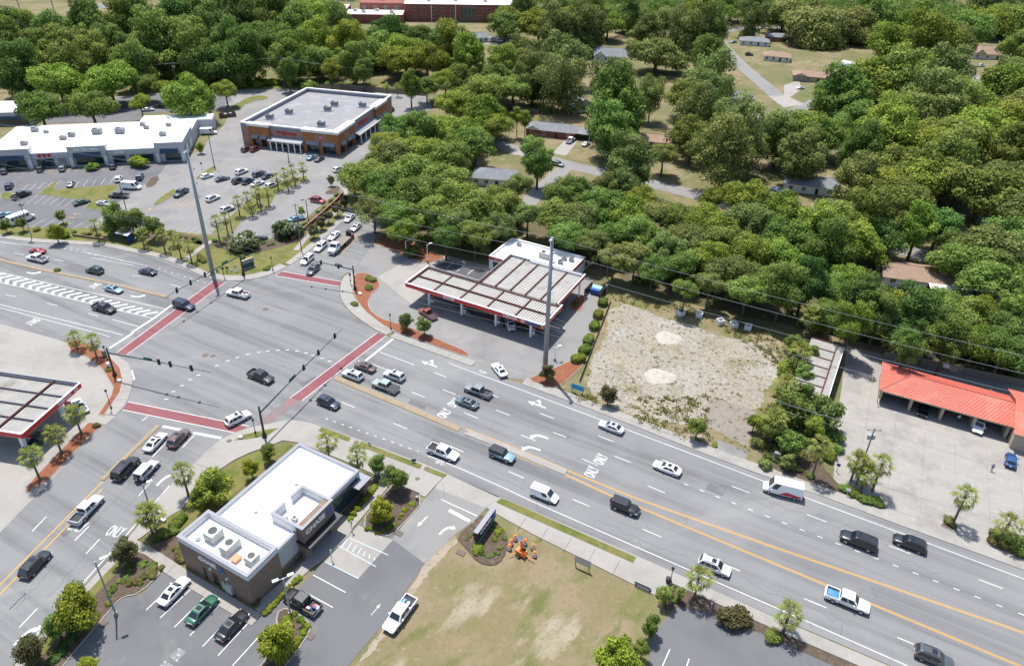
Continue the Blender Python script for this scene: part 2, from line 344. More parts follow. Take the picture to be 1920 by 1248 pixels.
# ---- forecourts and car parks
ckw = flat('forecourt', [(-420, 500), (-90, 583), (0, 607), (100, 634), (160, 655), (220, 667), (240, 680), (250, 706), (246, 734), (235, 759), (217, 779), (175, 814), (140, 849), (95, 901), (50, 946), (0, 998), (-90, 1092), (-420, 1000)], .024, 'concrete')
lot = flat('parking_lot', [(-230, 400), (-230, 330), (-60, 326), (330, 300), (372, 285), (395, 258), (420, 235), (436, 205), (400, 200), (200, 200), (60, 232), (30, 215), (190, 184), (330, 172), (480, 168), (560, 166), (800, 178), (812, 205), (735, 222), (695, 290), (672, 330), (648, 352), (610, 378), (560, 420), (540, 442), (480, 452), (430, 440), (380, 440), (300, 431), (160, 429), (50, 426)], .02, 'lot')
flat('parking_lot', [(-230, 398), (-230, 334), (0, 322), (150, 313), (318, 303), (296, 330), (262, 352), (205, 392), (166, 430), (52, 425)], .026, 'lot_dark')
flat('parking_lot', [(196, 186), (330, 175), (425, 172), (436, 188), (405, 208), (270, 213), (258, 227), (80, 232), (110, 214)], .026, 'lot_dark')
ckl = flat('parking_lot', [(661, 511), (700, 455), (770, 482), (803, 493), (830, 481), (930, 505), (1092, 508), (1126, 545), (1120, 600), (1090, 655), (1060, 682), (1010, 702), (985, 712), (940, 708), (857, 677), (760, 640), (690, 600), (668, 570)], .022, 'lot')
flat('driveway', [(708, 519), (765, 487), (806, 499), (762, 531), (800, 551), (772, 571), (733, 539)], .027, 'concrete')
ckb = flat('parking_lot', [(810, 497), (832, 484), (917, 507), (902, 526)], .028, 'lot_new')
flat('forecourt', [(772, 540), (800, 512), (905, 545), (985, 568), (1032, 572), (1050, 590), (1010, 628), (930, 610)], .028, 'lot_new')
for a, b in (((837, 503), (853, 490)), ((856, 509), (873, 496)), ((876, 515), (892, 501))): ribbon('stall_line', pxs([a, b]), .14, .033, 'paint_white', ckb)
cwl = flat('forecourt', [(1588, 648), (1660, 664), (1800, 690), (1990, 725), (2100, 760), (2100, 1120), (1885, 1044), (1690, 972), (1655, 955), (1562, 905), (1572, 770)], .02, 'concrete_worn')
chl = flat('parking_lot', [(60, 1310), (118, 1248), (215, 1133), (230, 1120), (262, 1116), (315, 1062), (480, 1152), (560, 1100), (655, 1004), (672, 980), (797, 936), (818, 912), (905, 945), (887, 978), (850, 1003), (797, 1056), (762, 1106), (720, 1168), (640, 1262), (600, 1310)], .022, 'lot_dark')
flat('driveway', [(797, 934), (815, 914), (832, 890), (936, 934), (912, 952), (887, 978), (850, 1003), (797, 1056), (735, 1010)], .026, 'lot')
flat('driveway', [(815, 914), (838, 888), (938, 932), (908, 951)], .03, 'concrete')
hcp = flat('driveway', [(672, 984), (722, 1007), (737, 1011), (672, 1084), (609, 1053)], .028, 'concrete')
lrl = flat('parking_lot', [(1215, 1320), (1217, 1205), (1245, 1160), (1275, 1136), (1330, 1150), (1440, 1192), (1560, 1246), (1700, 1310)], .022, 'lot_dark')
flat('lawn', [(600, 1310), (655, 1250), (720, 1168), (797, 1056), (850, 1003), (885, 980), (940, 948), (1000, 985), (1230, 1105), (1275, 1137), (1245, 1160), (1217, 1205), (1217, 1310)], .012, 'lawn')
flat('dirt_edge', [(716, 1172), (762, 1108), (797, 1058), (850, 1005), (862, 1012), (812, 1066), (775, 1115), (742, 1168), (690, 1230), (668, 1240)], .018, 'pale_dirt', rag=.5)
flat('sand_lot', [(1120, 552), (1200, 565), (1330, 590), (1470, 640), (1500, 690), (1470, 770), (1440, 850), (1420, 880), (1275, 826), (1150, 776), (1085, 742), (1100, 690), (1120, 600)], .01, 'lawn')
flat('sand_lot', [(1150, 568), (1215, 585), (1262, 602), (1360, 628), (1455, 655), (1462, 690), (1440, 735), (1425, 772), (1385, 760), (1340, 742), (1325, 790), (1290, 800), (1240, 790), (1200, 780), (1160, 768), (1110, 735), (1104, 700), (1120, 660), (1135, 610)], .014, 'sand', sm=1, rag=1.3)
flat('gravel_pad', [(1333, 743), (1418, 772), (1402, 838), (1315, 793)], .02, 'gravel')
flat('driveway', [(1345, 824), (1402, 845), (1395, 872), (1335, 850)], .018, 'lot')
for c, r, sq in (((1252, 634), 2.9, .9), ((1236, 706), 3.2, .8)):
    g = G(*c); n = 22; m = MB(); ring = []
    vs = [(0, 0, .22)]
    for j, (rr, zz) in enumerate(((.45, .2), (.8, .12), (1, .015))):
        for k in range(n): a = 2*math.pi*k/n; q = r*rr*(1+.09*math.sin(3*a+j)+.06*math.sin(5*a)); vs.append((q*math.cos(a), q*sq*math.sin(a), zz))
    fs = [(0, 1+k, 1+(k+1) % n) for k in range(n)]+[(1+j*n+k, 1+(j+1)*n+k, 1+(j+1)*n+(k+1) % n, 1+j*n+(k+1) % n) for j in range(2) for k in range(n)]
    struct(m.add(vs, fs).build('sand_mound', 'pale_sand', None, True, (g.x, g.y, .015)))
# ---- back street, side streets, drives among the houses
def street(px, wd, m='lot', z=.02, name='street'): return ribbon(name, resample(smooth_poly(pxs(px), 2, False), 4), wd, z, m)
street([(930, 268), (985, 288), (1060, 308), (1140, 326), (1230, 346), (1330, 372), (1430, 400), (1560, 432), (1700, 470), (1830, 505), (2000, 545)], 7.2)
street([(1330, 40), (1352, 85), (1395, 128), (1440, 165), (1478, 198)], 8)
street([(1352, 62), (1400, 50), (1470, 52)], 6.5, z=.016)
street([(1062, 312), (1020, 350), (985, 385), (965, 410)], 5.5, z=.026)
street([(1545, 235), (1580, 280), (1600, 312)], 7, z=.024)
street([(1800, 120), (1845, 165), (1880, 190)], 6, z=.024)
street([(150, 8), (230, 14), (330, 30)], 14, z=.024)
street([(1440, 230), (1500, 205), (1560, 175)], 6, z=.027)
for q in ([(1060, 262), (1085, 262), (1062, 292), (1035, 288)], [(1470, 160), (1500, 150), (1500, 170), (1470, 190)], [(1788, 525), (1825, 535), (1822, 560), (1785, 556)], [(1440, 180), (1475, 180), (1510, 196), (1470, 202)], [(960, 280), (990, 284), (985, 292), (955, 290)], [(1860, 545), (1920, 560), (1920, 590), (1870, 565)], [(905, 82), (930, 78), (960, 82), (940, 88)]):
    DZ = globals().get('DZ', .03)+.004; flat('driveway', q, DZ, 'concrete')
for q in ([(0, 8), (150, 6), (155, 22), (110, 30), (60, 42), (0, 36)], [(265, 14), (300, 14), (310, 26), (275, 26)]): flat('lawn', q, .015, 'lawn')
flat('street', [(0, 36), (60, 42), (50, 50), (0, 48)], .026, 'lot')
for q in ([(955, 240), (985, 232), (1000, 262), (1030, 285), (990, 282), (960, 275)], [(1062, 285), (1095, 275), (1120, 282), (1115, 305), (1070, 300)], [(1225, 295), (1330, 300), (1345, 345), (1240, 338)], [(1555, 300), (1580, 318), (1570, 365), (1545, 350)], [(1455, 360), (1560, 375), (1600, 395), (1560, 410), (1480, 390)], [(1050, 318), (1105, 328), (1060, 352), (1025, 362)], [(1490, 110), (1560, 115), (1565, 125), (1500, 127)], [(1690, 455), (1750, 470), (1745, 490), (1700, 482)], [(700, 140), (800, 150), (790, 165), (700, 150)], [(910, 78), (960, 75), (960, 100), (910, 120)], [(1395, 70), (1450, 100), (1440, 130), (1400, 110)]):
    flat('lawn', q, .013, 'lawn', sm=1)
flat('woodland_floor', [(760, 440), (1000, 440), (1250, 560), (1480, 610), (1650, 650), (1920, 715), (2300, 800), (2300, 560), (1700, 500), (1200, 400), (900, 380), (740, 390)], .005, 'forest_floor')
flat('bank', [(400, 150), (560, 150), (560, 168), (480, 172), (390, 165)], .012, 'verge')
# ---- pavements
walk('pavement', FAR_KERB, 1.9, 1, 3)
walk('pavement', [(390, 522), (405, 526), (440, 527), (470, 525), (500, 518), (521, 509), (545, 497)], 2.6, 1, 3)
walk('pavement', [(545, 497), (560, 487), (587, 464), (620, 437), (655, 404), (668, 385)], 1.9, 1, 3)
walk('pavement', [(658, 511), (643, 519), (637, 540), (638, 556), (646, 574), (671, 597), (706, 620), (731, 632)], 3.0, 1, 2.4)
walk('pavement', [(731, 632), (857, 677), (900, 693)], 1.9, 1, 3)
walk('pavement', [(978, 720), (1145, 781), (1275, 833), (1407, 883), (1560, 937), (1647, 970), (1780, 1018), (1885, 1056), (1990, 1095)], 2.3, 1, 3, m='concrete_worn')
walk('pavement', [(1200, 1045), (1440, 1152), (1560, 1203), (1690, 1259), (1800, 1305)], 1.9, -1, 3)
walk('pavement', [(-20, 1306), (33, 1241), (84, 1183), (157, 1103), (242, 1008), (302, 933)], 1.6, -1, 2.4)
walk('pavement', [(250, 706), (241, 680), (221, 667)], 2.4, 1, 2.4); walk('pavement', [(217, 779), (235, 760), (246, 735), (250, 706)], 2.4, 1, 2.4)
flat('verge', [(0, 425), (160, 428), (300, 431), (380, 440), (430, 440), (480, 452), (545, 444), (562, 422), (612, 380), (650, 352), (664, 352), (690, 362), (668, 385), (648, 398), (612, 432), (560, 478), (520, 500), (470, 516), (405, 517), (345, 495), (300, 474), (240, 463), (200, 455), (60, 448), (0, 440), (-60, 430), (-60, 422)], .06, 'verge')
# corner plaza round the bank: one raised concrete apron laid in slabs
plaza = [(300, 931), (325, 906), (370, 864), (390, 844), (412, 826), (440, 811), (480, 799), (505, 795), (530, 789), (552, 788), (582, 793), (602, 800), (660, 820), (795, 870), (838, 888), (815, 912), (797, 932), (640, 862), (560, 830), (530, 826), (500, 838), (470, 848), (440, 862), (405, 885), (375, 915), (340, 955), (318, 968), (262, 1010), (250, 1012)]
pz = flat('pavement', plaza, .13, 'concrete', thick=.13)
flat('lawn', [(463, 824), (440, 826), (455, 816), (505, 805), (523, 803), (500, 818)], .15, 'verge', sm=0)
pz2 = flat('pavement', [(938, 932), (960, 941), (1195, 1043), (1275, 1080), (1232, 1118), (1180, 1092), (1000, 1002), (945, 972), (912, 952)], .13, 'concrete', thick=.13)
def joints(parent, line, wd, n, side=-1, m='brown_mulch'):
    P = resample(pxs(line), 4.0)
    for i in range(1, len(P)-1):
        e = (P[i+1]-P[i]).normalized(); q = P[i]+Vector((-e.y, e.x))*wd*side
        ribbon('slab_joint', [P[i], q], .06, .134, m, parent)
joints(pz2, [(945, 953), (1230, 1080)], 2.9, 12); joints(pz, [(600, 812), (835, 905)], 2.8, 10); joints(pz, [(300, 931), (412, 826)], 4.5, 6)
for q in ([(603, 801), (658, 821), (654, 829), (597, 808)], [(678, 828), (792, 872), (787, 880), (671, 836)], [(804, 877), (838, 890), (830, 896), (798, 884)], [(940, 934), (965, 944), (1193, 1045), (1187, 1056), (958, 955), (930, 942)]):
    flat('verge', q, .15, 'verge')
flat('lawn', [(330, 958), (375, 917), (405, 887), (440, 864), (470, 850), (500, 842), (530, 838), (550, 832), (400, 960), (330, 1000), (345, 1070), (262, 1012)], .05, 'verge')
flat('mulch_bed', [(265, 1005), (330, 985), (345, 1068), (300, 1040)], .07, 'brown_mulch', sm=1)
walk('pavement', [(250, 1010), (300, 1035), (345, 1066), (400, 1098), (480, 1146), (505, 1160)], 1.9, -1, 2.4)
walk('pavement', [(487, 1150), (530, 1116), (562, 1085), (609, 1042), (655, 998), (672, 978), (735, 905), (755, 885)], 1.8, 1, 2.4)
flat('forecourt', [(560, 1040), (612, 985), (640, 962), (665, 985), (655, 1003), (609, 1048), (590, 1062)], .125, 'concrete')
bed('planting_bed', [(672, 982), (720, 925), (740, 905), (803, 932), (742, 998), (730, 1005), (715, 1003)], 'brown_mulch')
bed('planting_bed', [(118, 1248), (216, 1133), (231, 1119), (262, 1114), (312, 1064), (262, 1030), (250, 1040), (180, 1110), (90, 1215), (50, 1262), (90, 1290)], 'brown_mulch')
flat('verge', [(250, 1022), (262, 1030), (180, 1115), (90, 1220), (50, 1268), (36, 1262), (100, 1180), (170, 1105)], .175, 'verge')
bed('planting_bed', [(515, 1150), (540, 1136), (583, 1166), (582, 1185), (555, 1225), (525, 1262), (480, 1300), (470, 1270), (525, 1200)], 'brown_mulch')
bed('planting_bed', [(853, 1006), (887, 980), (905, 962), (940, 985), (955, 1010), (945, 1048), (925, 1062), (895, 1055), (875, 1030)], 'brown_mulch', kerb='brown_mulch')
flat('mulch_bed', [(480, 1150), (560, 1070), (566, 1062), (575, 1070), (490, 1150)], .08, 'brown_mulch')
flat('mulch_bed', [(640, 960), (690, 905), (705, 895), (725, 905), (668, 968), (655, 968)], .08, 'brown_mulch')
flat('mulch_bed', [(1235, 1110), (1275, 1095), (1450, 1162), (1560, 1215), (1700, 1278), (1680, 1300), (1560, 1246), (1440, 1192), (1330, 1150), (1275, 1136), (1250, 1150)], .04, 'brown_mulch')
flat('mulch_bed', [(1425, 865), (1470, 840), (1530, 860), (1570, 905), (1660, 945), (1650, 962), (1560, 928)], .04, 'brown_mulch')
bed('planting_bed', [(1763, 985), (1770, 968), (1793, 976), (1788, 998)], 'brown_mulch', 0); bed('planting_bed', [(1848, 1018), (1860, 998), (1930, 1030), (1960, 1060), (1920, 1050)], 'brown_mulch', 0)
# red mulch beds of the two petrol stations
bed('planting_bed', [(664, 514), (684, 511), (702, 518), (713, 530), (711, 540), (698, 550), (690, 564), (693, 580), (712, 597), (745, 606), (785, 620), (830, 640), (880, 661), (876, 670), (830, 654), (752, 627), (722, 613), (703, 599), (680, 580), (664, 556), (660, 532)], 'red_mulch')
bed('planting_bed', [(985, 712), (1010, 702), (1060, 681), (1088, 664), (1100, 680), (1062, 715), (1040, 730)], 'red_mulch')
bed('planting_bed', [(1065, 572), (1078, 556), (1098, 551), (1096, 570), (1088, 584), (1072, 584)], 'red_mulch')
flat('mulch_bed', [(700, 455), (722, 440), (760, 450), (832, 483), (803, 494), (770, 483)], .04, 'red_mulch'); flat('mulch_bed', [(832, 478), (920, 500), (912, 508), (832, 486)], .05, 'concrete')
bed('planting_bed', [(124, 640), (150, 638), (180, 652), (196, 660), (213, 676), (226, 690), (231, 712), (226, 735), (212, 755), (195, 780), (184, 777), (208, 742), (212, 726), (190, 690), (160, 668), (132, 660)], 'red_mulch', 0)
bed('planting_bed', [(166, 792), (196, 795), (172, 815), (138, 850), (92, 900), (52, 924), (47, 918), (62, 898), (120, 838)], 'red_mulch', 0)
flat('mulch_bed', [(350, 455), (395, 450), (480, 455), (540, 444), (600, 395), (650, 352), (655, 362), (610, 400), (555, 455), (500, 470), (440, 475), (400, 462)], .09, 'brown_mulch')
flat('mulch_bed', [(240, 432), (330, 436), (380, 446), (378, 460), (330, 452), (262, 446)], .09, 'brown_mulch')
walk('path', [(352, 489), (372, 472), (398, 455), (412, 447)], 1.5, 1, 2.4, h=.12); walk('path', [(560, 470), (578, 447), (600, 425), (640, 395), (655, 370), (650, 350)], 1.5, 1, 3, h=.12)
# car-park islands
for q, m in (([(70, 364), (100, 342), (108, 343), (102, 356), (225, 346), (207, 372), (195, 395), (157, 392), (170, 378), (110, 370)], 'verge'), ([(283, 384), (320, 356), (332, 355), (328, 366), (296, 386)], 'verge'), ([(268, 352), (285, 330), (303, 332), (290, 350)], 'brown_mulch'), ([(107, 422), (122, 415), (133, 416), (122, 430)], 'verge'), ([(364, 335), (395, 313), (408, 312), (404, 320), (372, 337)], 'verge'), ([(155, 314), (182, 308), (186, 316), (160, 321)], 'verge'), ([(395, 438), (440, 398), (500, 345), (575, 330), (580, 338), (520, 362), (505, 390), (455, 412), (432, 446)], 'verge'), ([(607, 362), (625, 350), (640, 349), (636, 364), (612, 365)], 'brown_mulch'), ([(425, 205), (470, 180), (500, 180), (505, 186), (470, 190), (440, 212)], 'verge')):
    bed('traffic_island', q, m, 1 if len(q) < 8 else 0)
for q in ([(0, 362), (28, 360), (22, 374), (0, 375)],): bed('traffic_island', q, 'verge')
# medians
def median(px, wd, m, kerb, h=.15):
    P = resample(smooth_poly(pxs(px), 1, False), 2); a = offs(P, wd/2); b = offs(P, -wd/2); return bed('median', a+b[::-1], m, 0, h, kerb, .14, world=True)
median([(628, 708), (700, 738), (780, 771), (868, 808)], 1.25, 'paver', 'kerb_yellow'); median([(876, 811), (955, 842), (1000, 861), (1064, 887)], 1.3, 'concrete', 'kerb')
median([(-60, 472), (0, 488), (100, 511), (200, 530), (322, 559)], .9, 'paver', 'kerb_yellow'); median([(192, 900), (240, 853), (280, 815), (306, 790)], .8, 'paver', 'kerb_yellow')
# ---- markings
Zm = .036
def solid(px, wd=.13, m='paint_white', name='lane_line', parent=road, z=Zm): return ribbon(name, resample(pxs(px), 3)+[Vector(G(*px[-1])[:2])], wd, z, m, parent)
def dashes(px, on=3.05, off=9.14, wd=.13, m='paint_white', ph=0., name='lane_dash', z=Zm):
    P = pxs(px); L = [0]
    for a, b in zip(P, P[1:]): L.append(L[-1]+(b-a).length)
    def at(s):
        for i in range(len(P)-1):
            if s <= L[i+1]: return P[i].lerp(P[i+1], (s-L[i])/(L[i+1]-L[i]))
        return P[-1]
    s = ph
    while s < L[-1]: ribbon(name, [at(s), at(min(L[-1], s+on))], wd, z, m, road); s += on+off
def bar(a, b, wd=.5, m='paint_white', name='stop_line'): ribbon(name, pxs([a, b]), wd, Zm+.002, m, road)
solid([(842, 681), (960, 724.5), (1125, 786), (1430, 901), (1520, 936), (1920, 1085), (2080, 1146)]); solid([(802, 854), (845, 870), (960, 921), (985, 934), (1287, 1066), (1499, 1158), (1702, 1248), (1840, 1309)])
for P in ([(1072, 886), (1195, 936), (1440, 1022.5), (1920, 1187), (2080, 1243)], [(1066, 893), (1147, 931), (1197, 951), (1440, 1052), (1907, 1247), (1990, 1283)], [(870, 812), (960, 851), (1066, 893)], [(872, 804), (960, 838), (1072, 886)]):
    solid(P, .12, 'paint_yellow', 'centre_line'); Q = offs([Vector(q[:2]) for q in pxs(P)], .24); ribbon('centre_line', Q, .12, Zm, 'paint_yellow', road)
dashes([(641, 754), (735, 792), (845, 836.5), (1075, 936), (1201, 989.8), (1503.8, 1119.8), (1683.8, 1194.8), (1870, 1272)])
solid([(712, 660), (777, 684)]); dashes([(814, 698), (1146, 826), (1380, 914), (1520, 967), (1676, 1026), (1849, 1091), (2020, 1156)]); solid([(690, 680), (760, 706)])
dashes([(830, 730), (929, 768), (1040, 811), (1155, 856), (1272, 901)]); dashes([(1282, 906), (1457, 975), (1563, 1016), (1700, 1068), (1900, 1145), (2000, 1183)], .8, 1.9)
dashes([(772, 735), (871, 774), (976, 815), (1091, 860), (1216, 911), (1255, 927)])
dashes([(610, 784), (660, 802), (720, 823), (785, 846)], .6, 1.2); dashes([(745, 635), (790, 652), (842, 671)], .6, 1.6)
solid([(0, 454), (70, 461), (97, 463)]); dashes([(97, 462), (160, 474), (230, 488)], .7, 1.3); dashes([(97, 459), (165, 470)], .7, 1.3); dashes([(297, 503), (372, 527), (395, 534)], .7, 1.5); solid([(160, 473), (277, 499)]); solid([(172, 483), (252, 498)], .12)
dashes([(-40, 461), (35, 476), (110, 488), (195, 504), (265, 519.5), (342, 539), (368, 547)]); dashes([(-60, 534), (9, 552), (87, 568), (169, 588), (190, 594)]); solid([(211, 599), (262, 613)])
solid([(-60, 557), (0, 571), (215, 624), (230, 628)]); solid([(-60, 564), (0, 577), (185, 625), (207, 632)], .12); solid([(-60, 497), (0, 511), (310, 579)], .14); solid([(-60, 514), (0, 529), (287, 597)], .14)
for i in range(22):      # hatched gore
    t0 = i/21.; lo = (-30+t0*300, 522+t0*70.); up = (lo[0]+16, lo[1]-14+t0*6); md = (lo[0]+1, (lo[1]+up[1])/2-1+t0*2)
    ribbon('gore_stripe', pxs([(lo[0], lo[1]), md]), .75, Zm+.002, 'paint_white', road); ribbon('gore_stripe', pxs([md, (up[0]+10, up[1]+1)]), .6, Zm+.003, 'paint_white', road)
bar((246, 624), (288, 597)); bar((288, 597), (322, 572)); bar((205, 653), (250, 624)); bar((685, 676.5), (737, 635)); bar((305, 799), (352, 808), .55); bar((362, 811), (415, 821), .55); bar((842, 956), (881, 977), .6); solid([(827, 936), (895, 967)], .15)
def crosswalk(a, b, c, d, m='crosswalk_red'):
    q = MB().prism(pxs([a, b, c, d]), Zm-.001, Zm-.001).build('crosswalk', m, road); solid([a, b], .14, z=Zm+.004); solid([d, c], .14, z=Zm+.004)
crosswalk((544, 746), (707, 624), (724, 629), (566, 751)); crosswalk((530, 509), (640, 528), (636, 537), (517, 517)); crosswalk((400, 527), (219, 661), (238, 665), (423, 529)); crosswalk((240, 753), (467, 799), (440, 811), (230, 768))
MB().prism(pxs([(481, 794), (544, 746), (566, 751), (500, 798)]), Zm-.001, Zm-.001).build('crosswalk', 'crosswalk_worn', road)
solid([(-60, 1156), (0, 1096), (132, 963), (192, 903)], .2, 'paint_yellow', 'centre_line'); solid([(-60, 1174), (0, 1113), (132, 980), (192, 916)], .2, 'paint_yellow', 'centre_line')
dashes([(17, 1143), (60, 996+104), (60, 1098)], 3, 50); 
for a, b in (((60, 996), (87, 968)), ((17, 1143), (50, 1110)), ((140, 1013), (167, 986)), ((161, 1038), (187, 1010)), ((36, 1176), (70, 1140)), ((286, 856), (310, 831)), ((342, 839), (365, 815)), ((260, 929), (282, 904)), ((266, 789), (278, 780))): solid([a, b], .15, name='lane_dash')
solid([(247, 694), (252, 712)], .3); solid([(30, 1232), (155, 1093), (240, 999), (318, 910)], .15)
for p in ((312, 748), (325, 734), (341, 723), (357, 711.5), (372, 703), (407, 685), (427, 676.5), (445, 670), (465, 664), (485, 660.5), (502, 658), (521, 656.5), (539, 656), (557, 658), (574, 661.5), (587, 666), (604, 671.5), (618, 677)):
    g = G(*p); ribbon('guide_dash', [Vector((g.x-.35, g.y-.08)), Vector((g.x+.35, g.y+.1))], .2, Zm, 'paint_white', road)
solid([(583, 512), (600, 494)], .15); solid([(640, 474), (674, 440)], .2, 'paint_yellow', 'centre_line'); solid([(634, 474), (669, 438)], .15, 'paint_yellow', 'centre_line')
def arrow(c, d, kind='left', s=1., m='paint_white'):
    g = G(*c); a = heading(c, d); sg = -1 if kind == 'right' else 1; mb = MB()
    if kind in ('left', 'right'):
        pts = [Vector((-1.5, 0)), Vector((-.3, .05)), Vector((.5, .3)), Vector((.95, .8))]; pts = [Vector((p.x, p.y*sg)) for p in pts]; w_ = [.16, .2, .24, .26]
        L_ = [p+Vector((-(q.y), q.x))*0 for p, q in zip(pts, pts)]
        up, dn = [], []
        for i, p in enumerate(pts): e = (pts[min(i+1, 3)]-pts[max(0, i-1)]).normalized(); nn = Vector((-e.y, e.x)); up.append(p+nn*w_[i]); dn.append(p-nn*w_[i])
        mb.add([(p.x, p.y, 0) for p in up+dn], [(4+i, 5+i, i+1, i) for i in range(3)]); mb.add([(.45, .8*sg, .001), (1.5, .8*sg, .001), (1.05, 1.55*sg, .001)], [(0, 1, 2)])
    if kind in ('straight', 'both'):
        mb.add([(-1.6, -.13, 0), (.8, -.13, 0), (.8, .13, 0), (-1.6, .13, 0)], [(0, 1, 2, 3)]); mb.add([(.7, -.5, .001), (2., 0, .001), (.7, .5, .001)], [(0, 1, 2)])
    if kind == 'both':
        mb.add([(-.9, .0, .002), (-.5, .0, .002), (.35, -.8, .002), (-.05, -.8, .002)], [(0, 1, 2, 3)]); mb.add([(-.35, -.75, .003), (.75, -.75, .003), (.35, -1.5, .003)], [(0, 1, 2)])
    mb.build('arrow_marking', m, road, loc=(g.x, g.y, Zm+.004), rz=a).scale = (s, s, 1)
arrow((1013, 816), (-40, -16), 'left', 1.1); arrow((998, 838), (-40, -16), 'left', 1.1); arrow((806, 683), (-40, -15), 'both', 1.1); arrow((1008, 759), (-40, -15), 'both', 1.1)
arrow((60, 513), (40, 9), 'left', 1.1); arrow((255, 557), (40, 10), 'left', 1.1); arrow((306, 897), (24, -26), 'right', 1.1); arrow((46, 1188), (24, -26), 'right', 1.1)
arrow((793, 976), (-12, 12), 'straight', .7); arrow((834, 991), (12, -12), 'right', .9); arrow((704, 1143), (10, -12), 'straight', .6, 'paint_worn')
arrow((145, 401), (-20, 0), 'straight', .7, 'paint_yellow'); arrow((133, 408), (20, 2), 'straight', .7, 'paint_yellow'); arrow((278, 394), (16, -10), 'straight', .8, 'paint_yellow')
def only(c, d, m='paint_white', s='ONLY', size=1.5, sx=1.):
    g = G(*c); a = heading(c, d); me = text_mesh(s, size, 0., 0, .015); me.materials.append(MATS[m]); o = inst('road_lettering', me, road, (g.x, g.y, Zm+.005), (0, 0, a-math.pi/2), (.62*sx, 1.9, 1))
only((834, 775), (-40, -16)); only((853, 755), (-40, -16)); only((1127, 861), (-40, -16)); only((1110, 885), (-40, -16)); only((145, 987), (24, -26)); only((216, 997), (24, -26)); only((178, 535), (40, 9)); only((62, 603), (40, 11))
only((322, 1238), (-26, 26), 'paint_worn', 'DRIVE\nTHRU', 1.1, .8)
for c, d in ((( 905, 697), (-40, -15)), ((825, 868), (40, 16))):   # cycle-lane symbols
    g = G(*c); a = heading(c, d); mb = MB()
    for ox in (-.5, .5):
        n = 10; mb.add([(ox+r*math.cos(2*math.pi*k/n), r*math.sin(2*math.pi*k/n), 0) for r in (.36, .26) for k in range(n)], [(k, (k+1) % n, n+(k+1) % n, n+k) for k in range(n)])
    mb.add([(-.5, -.05, .001), (.4, .5, .001), (.4, .6, .001), (-.5, .05, .001)], [(0, 1, 2, 3)]); mb.build('cycle_marking', 'paint_white', road, loc=(g.x, g.y, Zm+.004), rz=a)
# stall lines: bank, drugstore and strip-mall car parks
for a, b in (((274, 1143), (331, 1089)), ((300, 1158), (366, 1096)), ((327, 1175), (392, 1111)), ((356, 1191), (417, 1127)), ((380, 1211), (445, 1143)), ((409, 1228), (472, 1160)), ((436, 1247), (497, 1180)), ((587, 1077), (648, 1110)), ((564, 1105), (624, 1138)), ((1242, 1248), (1256, 1216)), ((1284, 1260), (1292, 1234))): ribbon('stall_line', pxs([a, b]), .13, .028, 'paint_white', chl)
for i in range(7):
    t = i/6; a = (637+t*10-40*t*.2, 1030+t*12); ribbon('stall_line', pxs([(640+t*62, 1026+t*24), (652+t*50, 1010+t*34)]), .16, .034, 'paint_blue', hcp)
for a, b in (((630, 1020), (705, 1062)), ((655, 1008), (728, 1040)), ((610, 1053), (672, 1084))): ribbon('stall_line', pxs([a, b]), .14, .035, 'paint_blue', hcp)
def stalls(p0, p1, d, n, m='paint_worn', par=lot, z=.032):
    for i in range(n+1):
        t = i/n; a = (p0[0]+(p1[0]-p0[0])*t, p0[1]+(p1[1]-p0[1])*t); ribbon('stall_line', pxs([a, (a[0]+d[0], a[1]+d[1])]), .14, z, m, par)
stalls((8, 328), (225, 318), (14, -12), 13, 'paint_yellow'); stalls((40, 358), (100, 352), (14, -13), 4); stalls((140, 352), (205, 345), (8, -12), 4); stalls((50, 382), (135, 388), (22, -17), 6); stalls((60, 425), (165, 436), (26, -15), 6)
stalls((310, 392), (370, 388), (28, -17), 4, 'paint_yellow'); stalls((335, 440), (395, 440), (20, -14), 4); stalls((370, 262), (400, 262), (14, -1), 2); stalls((385, 345), (470, 362), (16, -9), 7); stalls((400, 392), (470, 355), (22, -10), 5); stalls((560, 395), (600, 360), (18, 4), 5); stalls((520, 292), (600, 300), (10, -6), 6)
ribbon('kerb_line', pxs([(452, 280), (560, 288), (632, 298)]), .3, .034, 'paint_worn', lot)
# manholes and drain grates
for p, r in ((( 880-0, 0+0), 0), ((498, 580), .7), ((430, 827), .45), ((668, 830), .5), ((800, 879), .5), ((783, 898), .4), ((385, 666), .7), ((399, 667), .6), ((235, 708), .35), ((1065, 640+180), .3)):
    if not r: continue
    g = G(*p); MB().lathe([(r, 0), (r*.96, .012)], 18).build('manhole_cover', 'iron', road, loc=(g.x, g.y, .14 if p[1] > 820 else .037))
for p in ((747, 999), (580, 1191), (192, 1167), (864, 1036)):
    g = G(*p); mb = MB(); mb.box(-.7, .7, -.45, .45, 0, .02)
    for k in range(5): mb.box(-.6+k*.26, -.5+k*.26, -.4, .4, .02, .04)
    tag(mb.build('drain_grate', 'iron', None, loc=(g.x, g.y, .1), rz=HWY), {747: 'rusty drain grate at the kerb beside the bank entrance drive', 580: 'rusty drain grate by the planted island near the black pickup', 192: 'rusty drain grate at the far kerb of the bank car park', 864: 'rusty drain cover in the lawn by the black monument sign'}[p[0]], 'drain', 'drain grates')
